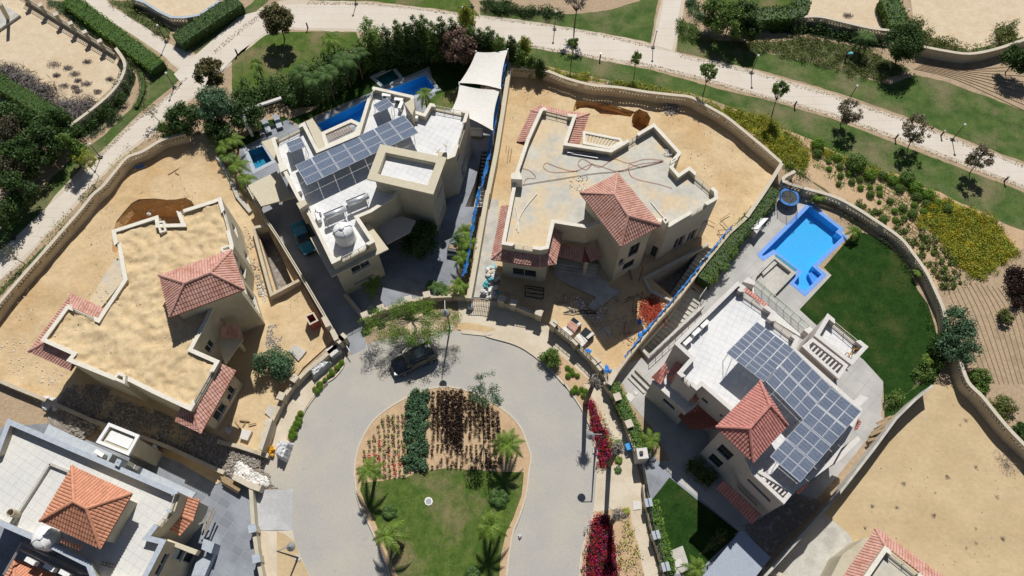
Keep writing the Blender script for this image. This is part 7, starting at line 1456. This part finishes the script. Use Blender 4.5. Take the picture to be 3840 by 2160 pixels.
dc_ = None; flat('utility_cover', 'pale square utility cover on the pavement by the gate', 'cover', 'L 1152,885 1210,885 1215,945 1158,950', .09, .16, 'capw'); dc_ = flat('drain_cover', 'white-ringed round drain cover on the island lawn', 'cover', 'K 1392,885 1400,862 1423,852 1447,862 1456,885 1447,908 1423,917 1400,908', .12, .15, 'white')
dl_ = flat('drain_lid', None, None, 'K 1400,885 1408,868 1423,862 1439,868 1446,885 1439,902 1423,908 1408,902', .15, .17, 'steel'); dl_.parent = dc_
flat('manhole_box', 'concrete manhole with two square openings in the sand', 'manhole', 'F 365,1195 410,1150 500,1200 440,1275', 0, .35, 'slab'); flat('manhole_box', 'cream manhole block beside the pipes near the meter wall', 'manhole', 'k 240,240 390,275 320,420 200,385', 0, .55, 'capw'); flat('manhole_box', 'square dark manhole box in the shade of the blue-green bush', 'manhole', 'K 185,215 230,150 275,185 235,260', 0, .3, 'slab')
flat('manhole_plate', 'pale plate with hoses beside the small front lawn', 'plate', 'L 1465,1335 1515,1318 1535,1370 1480,1385', .03, .12, 'capw')
for s_ in ('L 1100,80 1130,65 1170,105 1130,145', 'L 1160,62 1180,50 1195,72 1175,86'): flat('paving_plate', 'white square plate lying on the terrace behind the hedge, ' + ('larger one' if '1100' in s_ else 'smaller one'), 'plate', s_, .01, .06, 'capw')
bx = thing('brick_pit_box', P1('F 545,960'), 'open square brick shaft standing in the sand plot', 'shaft'); frame(bx, 'F 485,935 555,905 593,970 525,1005', 1.5, .14, 1.5, 'brick', 'walls'); frame(bx, 'F 485,935 555,905 593,970 525,1005', 1.56, .16, .05, 'coping', 'rim')
# bagged pallets, bag heaps
def bag_lump(mb, c, rx, ry, rz, rot=0, n=10):
    o = len(mb.v); k = 7
    for i in range(k):
        ph = math.pi * i / (k - 1)
        for j in range(n):
            a = 6.2832 * j / n; q = R(.88, 1.12); s = math.sin(ph) ** .6; x, y = rx * s * math.cos(a) * q, ry * s * math.sin(a) * q
            mb.v.append((c[0] + x * math.cos(rot) - y * math.sin(rot), c[1] + x * math.sin(rot) + y * math.cos(rot), max(.01, c[2] + rz * math.cos(ph) * q)))
    for i in range(k - 1):
        for j in range(n): mb.f.append((o + i * n + j, o + (i + 1) * n + j, o + (i + 1) * n + (j + 1) % n, o + i * n + (j + 1) % n))
def wrapped(label, s_, z, m='bag', extra=True):
    C = P(s_, z); t = thing('wrapped_pallet', sum(C, Vector()) / 4, label, 'wrapped pallet'); mb = MB(); c = ccw([q.xy for q in C]); N = 9
    c0 = sum(c, Vector((0, 0))) / 4
    for j in range(N + 1):
        for i in range(N + 1):
            u, v = i / N, j / N; p = (c[0] * (1 - u) + c[1] * u) * (1 - v) + (c[3] * (1 - u) + c[2] * u) * v; ed = i in (0, N) or j in (0, N); p = p.lerp(c0, -.06 if ed else 0); mb.v.append((p.x + R(-.05, .05), p.y + R(-.05, .05), .05 if ed else z + R(-.16, .08)))
    for j in range(N):
        for i in range(N): k = j * (N + 1) + i; mb.f.append((k, k + 1, k + N + 2, k + N + 1))
    mb.build('sheeting', m, t); return t
wrapped('white plastic-wrapped pallet standing on the lower left pavement', 'k 780,390 985,420 880,720 740,640', 1.3); wrapped('long white wrapped stack beside the left street wall', 'F 520,1330 560,1260 700,1270 545,1400', 1.0)
flat('white_crate', 'white box stack at the upper end of the left street wall', 'crate', 'F 645,1195 715,1145 760,1190 690,1245', 0, 1.1, 'capw')
for k, s_ in enumerate(('k 705,535', 'k 690,570', 'k 730,560', 'k 712,655', 'k 675,600')):
    p = P1(s_, .2); t = empty('jerrycan', (p.x, p.y, .08), 'orange-yellow plastic can next to the wrapped pallet', 'can', 'yellow cans', R(0, 3)); MB().box((0, 0, .18), (.28, .2, .34)).build('body', 'yellow', t); MB().tube([(-.08, 0, .36), (-.06, 0, .42), (.06, 0, .42), (.08, 0, .36)], .02, 5).build('handle', 'yellow', t)
BG = P('o 1560,545 1640,530 1690,560 1700,900 1650,990 1560,980 1480,900 1530,700', .4); pol = [q.xy for q in BG]; xs = [q.x for q in pol]; ys = [q.y for q in pol]; n_ = 0
while n_ < 62:
    q = (R(min(xs), max(xs)), R(min(ys), max(ys)))
    if not inside(q, pol): continue
    mb = MB(); bag_lump(mb, (0, 0, 0), R(.22, .36), R(.18, .28), R(.14, .24)); z = .16 + (.35 if n_ > 26 else 0) + (.3 if n_ > 46 else 0)
    mm = random.choice(['bag', 'bag', 'bag', 'capw', 'rubblew', 'cteal', 'tar'] if n_ % 3 else ['bag', 'walk']); o = mb.build('rubbish_bag', mm if mm in ('bag', 'capw', 'tar', 'cteal', 'rubblew', 'walk') else 'bag', None, True); o.location = (q[0], q[1], z); o.rotation_euler = (R(-.3, .3), R(-.3, .3), R(0, 6))
    tag(o, 'stuffed rubbish bag in the heap along the side passage', 'rubbish bag', 'heap of bags by the side passage'); n_ += 1
wb = MB(); bag_lump(wb, tuple(P1('o 1320,1080', .35)), .32, .38, .35); tag(wb.build('white_bag', 'bag', None, True), 'single round white bag leaning on the folding gate', 'bag')
for s_, m, r, lab in (('z 900,760', 'bag', 1.1, 'crumpled white sheeting draped over the site wall end'), ('u 420,420', 'bluecloth', .55, 'crumpled blue tarp beside the lower tile stacks'), ('u 965,130', 'bluecloth', .5, 'blue tarp scrap next to the red cables'), ('u 985,245', 'bluecloth', .65, 'blue tarp folded at the foot of the wall'), ('u 625,610', 'bluecloth', .6, 'blue tub and rags at the wall corner'), ('A 1050,1250', 'bluecloth', .45, 'pale blue sheet in the shade of the lattice wall'),
    ('h 390,1100', 'bag', .2, 'small white scrap in the shaded yard'), ('L 310,1155', 'bag', .28, 'white paper scrap on the road near the island kerb'), ('B 1910,950', 'bag', .6, 'white boxes and sacks under the sail at the mesh fence'), ('E 1115,155', 'bag', .3, 'pale scrap in the excavation pit'), ('b 630,1090', 'bag', .5, 'pale blue plastic heap at the villa foot')):
    p = P1(s_, .3); mb = MB(); 
    for k in range(5): bag_lump(mb, (R(-r, r) * .6, R(-r, r) * .6, R(0, .1)), r * R(.3, .6), r * R(.25, .5), R(.1, .3) * (1.6 if r > 1 else 1), R(0, 3), 8)
    o = mb.build('crumpled_sheet', m, None); o.location = (p.x, p.y, 0); tag(o, lab, 'sheeting')
def scatter(label, s_, n, r0, r1, m, name='rubble', cat='rubble', z=.06, heap=0.0):
    p = ccw([q.xy for q in P(s_)]); xs = [q.x for q in p]; ys = [q.y for q in p]; mb = MB(); c = sum(p, Vector((0, 0))) / len(p); ext = max((q - c).length for q in p); k = 0; it = 0
    while k < n and it < n * 60:
        it += 1; q = Vector((R(min(xs), max(xs)), R(min(ys), max(ys))))
        if not inside(q, p): continue
        r = r0 + (r1 - r0) * R(0, 1) ** 2.5; mb.rock((q.x, q.y, z + heap * max(0, 1 - (q - c).length / ext) * R(.3, 1)), r); k += 1
    return tag(mb.build(name, m), label, cat, None, 'stuff')
scatter('dark stony rubble filling the shaded strip between the villas', 'J 420,230 560,0 800,60 1150,210 1500,350 1800,490 2000,590 K 60,700 J 1880,770 1660,660 1400,540 1060,410 820,300 540,400', 4600, .03, .15, 'rubble', z=.17, heap=.2)
scatter('white broken rubble heap at the dark courtyard corner', 'k 200,760 330,840 420,900 620,1010 680,1110 520,1130 400,1090 240,1030 120,960 130,860', 620, .06, .26, 'rubblew', heap=.5); scatter('grey crushed rubble spread beside the white heap', 'k 380,830 560,880 690,960 690,1080 800,1160 560,1170 420,1060', 500, .03, .12, 'rubble')
scatter('grey flat rubble lying below the pink-tiled tower', 'F 215,1010 300,1000 330,1150 320,1230 250,1230 190,1160', 700, .04, .14, 'rubble', heap=.15); scatter('stones beside the planter box wall', 'E 1780,150 1900,330 1960,560 2000,760 1960,800 1900,600 1800,380', 420, .03, .15, 'rubble'); scatter('gravel scraps along the planter wall', 'F 150,620 215,780 190,850 130,760', 160, .03, .12, 'rubblew')
scatter('debris mixed in the sand left of the villa', 'E 0,1150 160,1060 330,1240 560,1340 600,1449 0,1449 J 0,0 200,60 500,140 420,230 J 240,110 0,20', 420, .02, .10, 'rubblew'); scatter('grey pipe and brick junk in the shaded corner', 'z 1180,960 1500,1000 1750,1150 1700,1300 1500,1449 1250,1200', 420, .06, .24, 'rubble', heap=.4)
scatter('small stones scattered over the left sand plot', 'E 820,60 1300,-150 1600,60 840,620 700,820 560,820 400,1100 120,1050 0,900 400,520', 700, .02, .08, 'rubble'); scatter('small stones scattered over the right part of the site plot', 'C 1300,800 1700,880 2013,1050 2300,1180 G 1960,160 1820,280 C 2013,1500 1600,1300 1500,1000', 420, .02, .08, 'rubble')
scatter('paper and plaster scraps near the blue mesh', 'C 240,720 420,640 640,680 420,800 330,960 220,1000', 130, .04, .14, 'rubblew'); scatter('cream stones lining the upper edge of the park path', 'B 500,10 1000,20 1500,78 1811,116 C 500,180 900,250 1290,338 1285,362 900,272 500,200 0,140 B 1500,96 1000,38 500,34', 900, .04, .1, 'pebst', 'margin_stones', 'stones'); scatter('cream stones lining the right upper edge of the park path', 'C 1500,402 2013,520 D 0,545 600,718 1100,892 1600,1088 2013,1240 2013,1270 1600,1116 1100,920 600,748 0,572 C 1500,432', 900, .04, .1, 'pebst', 'margin_stones', 'stones'); scatter('cream stones lining the lower edge of the park path', 'C 0,258 400,340 900,424 1300,485 1750,600 2013,680 D 0,706 560,850 1000,1010 1600,1238 2013,1400 2013,1425 1600,1264 1000,1036 560,876 0,728 C 1750,628 1300,512 900,450 400,365 0,286', 1300, .04, .1, 'pebst', 'margin_stones', 'stones'); scatter('cream stones lining the left path', 'A 1980,90 1780,230 1600,400 1610,420 1800,262 2000,120', 260, .04, .1, 'pebst', 'margin_stones', 'stones'); scatter('cream stones lining the verge side of the left path', 'A 1400,580 1300,690 1180,790 1020,895 750,1155 480,1430 500,1449 770,1185 1040,915 1200,810 1320,705 1430,580', 700, .04, .1, 'pebst', 'margin_stones', 'stones'); scatter('dark stone heap against the curved wall', 'C 1370,790 1500,790 1500,860 1400,870', 200, .06, .2, 'rubble', heap=.3); scatter('pale blue-grey chips in the shaded yard, upper patch', 'u 640,-10 750,-10 730,50 660,40', 120, .03, .1, 'rubblew'); scatter('pale blue-grey chips in the shaded yard, lower patch', 'u 530,200 620,150 650,260 680,300 540,270', 170, .03, .1, 'rubblew')
scatter('stones scattered in the shaded yard of the building site', 'G 160,680 520,740 780,800 1040,780 1280,960 1180,1180 960,1100 700,900 420,870 180,800', 900, .03, .13, 'rubble', z=.1); scatter('broken blocks and plaster strewn before the unfinished villa', 'G 560,760 900,820 1000,900 880,1000 620,860', 240, .04, .16, 'rubblew', z=.1); scatter('loose stones on the sand of the small left yard', 'F 290,830 430,760 560,900 640,1080 560,1200 420,1130 330,1000', 120, .02, .08, 'rubble'); scatter('pebbles scattered over the tan sand plot', 'M 1450,60 1800,400 2100,700 2100,1449 1300,1449 900,1050 600,1000 1000,500', 160, .02, .07, 'rubble')
ro = scatter('debris and stones lying on the sand-covered roof', 'E 520,900 700,980 1250,650 1300,1200 1560,1230 J 1400,130 1150,50 E 900,1380 560,1250 360,1100', 260, .03, .1, 'rubblew', 'roof_debris'); ro.location.z = 6.55
rr = scatter('plaster chips on the concrete roof', 'G 640,140 780,110 760,250 640,210', 90, .04, .12, 'rubblew', 'roof_debris'); rr.location.z = 6.42
# cables, hoses, planks
def cable(label, s_, z, r, m, name='cable', cat='cable', group=None, loops=False):
    pts = smooth_line(P(s_, z), 8); o = MB().tube(pts, r, 5).build(name, m); return tag(o, label, cat, group)
for k, (s_, lab) in enumerate((('C 1385,1215 1200,1240 1040,1290 850,1240 720,1290 600,1265 500,1230 485,1270 560,1300 740,1290', 'red cable looping widest across the concrete roof'), ('C 1385,1210 1250,1200 1120,1230 1010,1200 900,1260 780,1200 740,1240 800,1280 850,1230', 'red cable with a small loop mid-roof'), ('C 1380,1220 1220,1260 1130,1240 1130,1310 1180,1350 1350,1390 1450,1420', 'red cable trailing to the right part of the roof'), ('C 320,1270 380,1290 420,1340 350,1350 330,1400', 'red cable coil near the left parapet'))): cable(lab, s_, 6.46, .02, 'hoser', group='red cables on the concrete roof')
cable('dark rope of cables crossing the concrete roof diagonally', 'C 320,1395 600,1350 860,1310 1100,1285 1385,1215', 6.48, .028, 'hose'); cable('white pipe curving on the left side of the concrete roof', 'G 430,10 340,120 290,210 275,280', 6.5, .05, 'hosew', 'pipe', 'pipe'); cable('white pipe lying straight beside the curved one', 'G 270,110 285,200 290,300', 6.5, .045, 'hosew', 'pipe', 'pipe'); cable('thin white pipe on the roof beyond the tower', 'G 1290,75 1350,150 1390,195', 6.5, .045, 'hosew', 'pipe', 'pipe')
cl_ = P1('C 1415,1150', 6.5); m = MB()
for k in range(4): m.tube([(cl_.x + (.45 - .05 * k) * math.cos(a * .5) + .1 * k, cl_.y + (.5 - .03 * k) * math.sin(a * .5), 6.45 + .05 * k) for a in range(14)], .035, 5)
tag(m.build('hose_coil', 'hosew'), 'white coiled hose in the roof corner', 'hose coil')
m = MB(); c_ = P1('G 1290,900', .1); rng = random.Random(3)
for k in range(46):
    a = rng.uniform(0, 6.28); pts = [(c_.x + rng.gauss(0, .75), c_.y + rng.gauss(0, .8), .05 + rng.random() * .35) for _ in range(5)]; m.tube(smooth_line(pts, 4), .03, 4)
tag(m.build('cable_tangle', 'hoser'), 'big tangle of red-orange hoses in the shaded yard', 'hose tangle')
for s_, lab in (('G 1250,900 1120,910 1100,980 1090,1080 1150,1140', 'red hose running down from the tangle'), ('G 1230,560 1210,640 1190,700 1160,820 1150,900', 'red hose running up towards the tower'), ('G 1300,1000 1180,1060 1080,1070', 'red hose crossing towards the chips')): cable(lab, s_, .05, .035, 'hoser', 'hose', 'hose')
for k, (s_, z, m_, w, lab) in enumerate((('G 660,1160 880,1190', 0, 0, 0, 0),)): pass
def planks(label, specs, z, m, w=.14, th=.07, name='planks', cat='planks'):
    t = thing(name, P1(specs[0], z), label, cat)
    for i, s_ in enumerate(specs): a, b = P(s_, z + .08 * (i % 3)); MB().strip([a, b], w, a.z, a.z + th).build('plank' if m == 'wood' else 'bar', m, t)
    return t
planks('bundle of grey metal props lying on the concrete roof by the pergola', ['C 665,1135 880,1190', 'C 680,1120 900,1170', 'C 660,1150 850,1165', 'C 700,1110 960,1180', 'C 690,1160 890,1192', 'C 720,1130 980,1175'], 6.45, 'steel'); planks('planks lying in the shaded yard beside the ramp wall', ['G 1070,830 1220,745', 'G 1090,840 1230,755', 'G 1180,765 1250,822', 'G 1110,800 1200,770'], .03, 'wood')
planks('two planks leaning at the tower foot', ['G 1118,585 1140,665', 'G 1128,580 1150,662'], .5, 'wood'); planks('old timber pile by the chimney wall', ['C 200,1100 190,1220', 'C 220,1110 205,1230', 'C 240,1120 225,1215'], .05, 'wood', .1); planks('scattered timber around the manhole blocks', ['k 130,130 220,240', 'k 200,110 360,130', 'k 340,180 460,155', 'k 250,210 300,140'], .1, 'wood', .1)
planks('surveying strings and stakes in the sand by the blue mesh', ['e 1380,0 1165,140', 'e 1165,140 1340,325', 'e 1110,375 1400,340', 'e 1110,375 1200,525', 'e 890,150 1050,230'], .3, 'wood', .05); planks('sticks lying in the upper left of the sand plot', ['A 1270,1320 1370,1260', 'A 1320,1300 1350,1320'], .03, 'wood', .06)
planks('steel bars and a grid in the shaded yard of the site', ['h 700,700 1100,760', 'h 690,930 1080,990', 'h 700,700 690,930', 'h 1100,760 1080,990', 'h 740,760 1090,820', 'h 720,860 1080,900'], .12, 'dark', .08); planks('rusty bar mat on the yard floor beside the pavers', ['u 170,35 270,5', 'u 180,40 510,45', 'u 260,5 520,20', 'u 250,20 510,38'], .08, 'dark', .06)
planks('broken boards leaning behind the villa corner', ['M 840,420 1030,240', 'M 860,370 960,310', 'M 850,390 980,330', 'M 835,405 960,350', 'M 900,300 1010,245', 'M 830,430 930,400'], .5, 'wood', .22); planks('dead timber and cloth leaning on the dark stone ledge', ['x 580,830 480,1080', 'x 600,850 500,1070', 'x 450,980 520,950', 'x 520,900 470,990'], 1.4, 'twigl', .16)
planks('wooden sheet and stone slabs by the court gate', ['x 650,540 830,640', 'x 655,560 825,660', 'x 660,580 820,675', 'x 665,600 815,690'], .5, 'wood', .28); planks('ladder lying in the shade of the orange-tiled tower', ['y 1720,1200 1960,1260', 'y 1700,1250 1930,1310', 'y 1760,1210 1740,1260', 'y 1820,1225 1800,1280', 'y 1880,1240 1860,1290'], 6.5, 'wood', .06)
planks('white board sheets beside the skylight block', ['x 50,260 0,360', 'x 70,290 30,385', 'x 60,270 15,375'], .6, 'white', .3)
# pallets of tiles in the site yard
for k, (s_, m_, z, lab) in enumerate((('u 205,165 245,110 330,170 285,235', 'tilep', .9, 'pallet of pale pink roof tiles behind the railed wall'), ('u 245,110 275,80 360,145 330,170', 'glass', .85, 'dark blue stack next to the pink tiles'), ('u 340,245 400,180 490,250 425,305', 'glass', .8, 'dark blue stack with white ends in the site yard'), ('u 300,270 345,235 420,320 350,395', 'rubblew', .7, 'pale stack of slabs below the blue stack'), ('u 150,200 200,160 280,240 225,285', 'rubblew', .7, 'white slab stack nearest the wall pillar'))):
    C = ccw([q.xy for q in P(s_, z)]); t = thing('material_stack', C[0], lab, 'stack'); a, b, c, d = C; MB().prism(C, 0, .12).build('pallet', 'wood', t); NS = 7; lo = MB()
    for i in range(NS): u0, u1 = i / NS + .012, (i + 1) / NS - .012; lo.prism([a.lerp(b, u0), a.lerp(b, u1), d.lerp(c, u1), d.lerp(c, u0)], .121, z + (i % 2) * .03)
    lo.build('load', m_, t)
    if m_ == 'glass': MB().prism([a.lerp(b, .0), b, b.lerp(c, .28), a.lerp(d, .28)], z + .035, z + .06).build('white_band', 'capw', t)
# drip hoses on the slope
DH = [('I %d,%d %d,%d %d,%d %d,%d' % (1395 + k * 42, 640 + k * 8, 1490 + k * 44, 860 + k * 4, 1600 + k * 40, 1130, 1720 + k * 36, 1449)) for k in range(12)]
for k, s_ in enumerate(DH): cable('brown drip hose curving down the bare slope, %s from the curved wall' % nth(k + 1), s_, .03, .035, 'wood', 'drip_hose', 'hose', 'drip hoses on the slope')
for k in range(8): cable('brown drip hose among the round bushes, %s from the top' % nth(8 - k), 'D %d,%d %d,%d I %d,%d %d,%d' % (250 + k * 26, 1010 + k * 24, 560 + k * 40, 1240 + k * 22, 1010 + k * 26 - 60, -70 + k * 46, 1290 + k * 16, 170 + k * 40), .03, .03, 'wood', 'drip_hose', 'hose', 'drip hoses among the bushes')
for k in range(9): cable('drip hose in the top-right field, %s from the lawn' % nth(k + 1), 'D %d,%d %d,%d %d,%d' % (1180 + k * 14, 520 - k * 8, 1500 + k * 16, 600 - k * 10, 2030, 840 - k * 44), .03, .035, 'wood', 'drip_hose', 'hose', 'drip hoses at top right')
# joints across the footpath
# small furniture in court
pb = thing('planter_bench', P1('o 1090,330'), 'dark stone planter with a pale bench lip in the courtyard', 'planter'); MB().prism(P('o 1000,300 1040,215 1330,230 1250,360 1000,320', .9), 0, .85).build('planter', 'dark', pb); MB().prism(P('o 1000,340 1190,370 1190,395 1000,370', .45), 0, .45).build('bench', 'capw', pb); MB().prism(P('o 1040,225 1240,240 1230,320 1030,290', .9), .851, .9).build('soil', 'soil', pb)
sf = thing('outdoor_sofa', P1('v 1565,900', 0), 'pale cushioned sofa under the lower shade sail', 'sofa'); p = P1('v 1565,910', .4); MB().box((p.x, p.y, .25), (1.7, .9, .4), -.1).build('base', 'wood', sf); MB().box((p.x, p.y - .05, .5), (1.6, .75, .14), -.1).build('cushion', 'capw', sf); MB().box((p.x, p.y + .42, .65), (1.7, .16, .5), -.1).build('backrest', 'capw', sf)
# ------------------------------------------------------------------ tidy: drop helper properties
for o in list(bpy.data.objects):
    for k in ('_abs', '_o'):
        if k in o.keys(): del o[k]
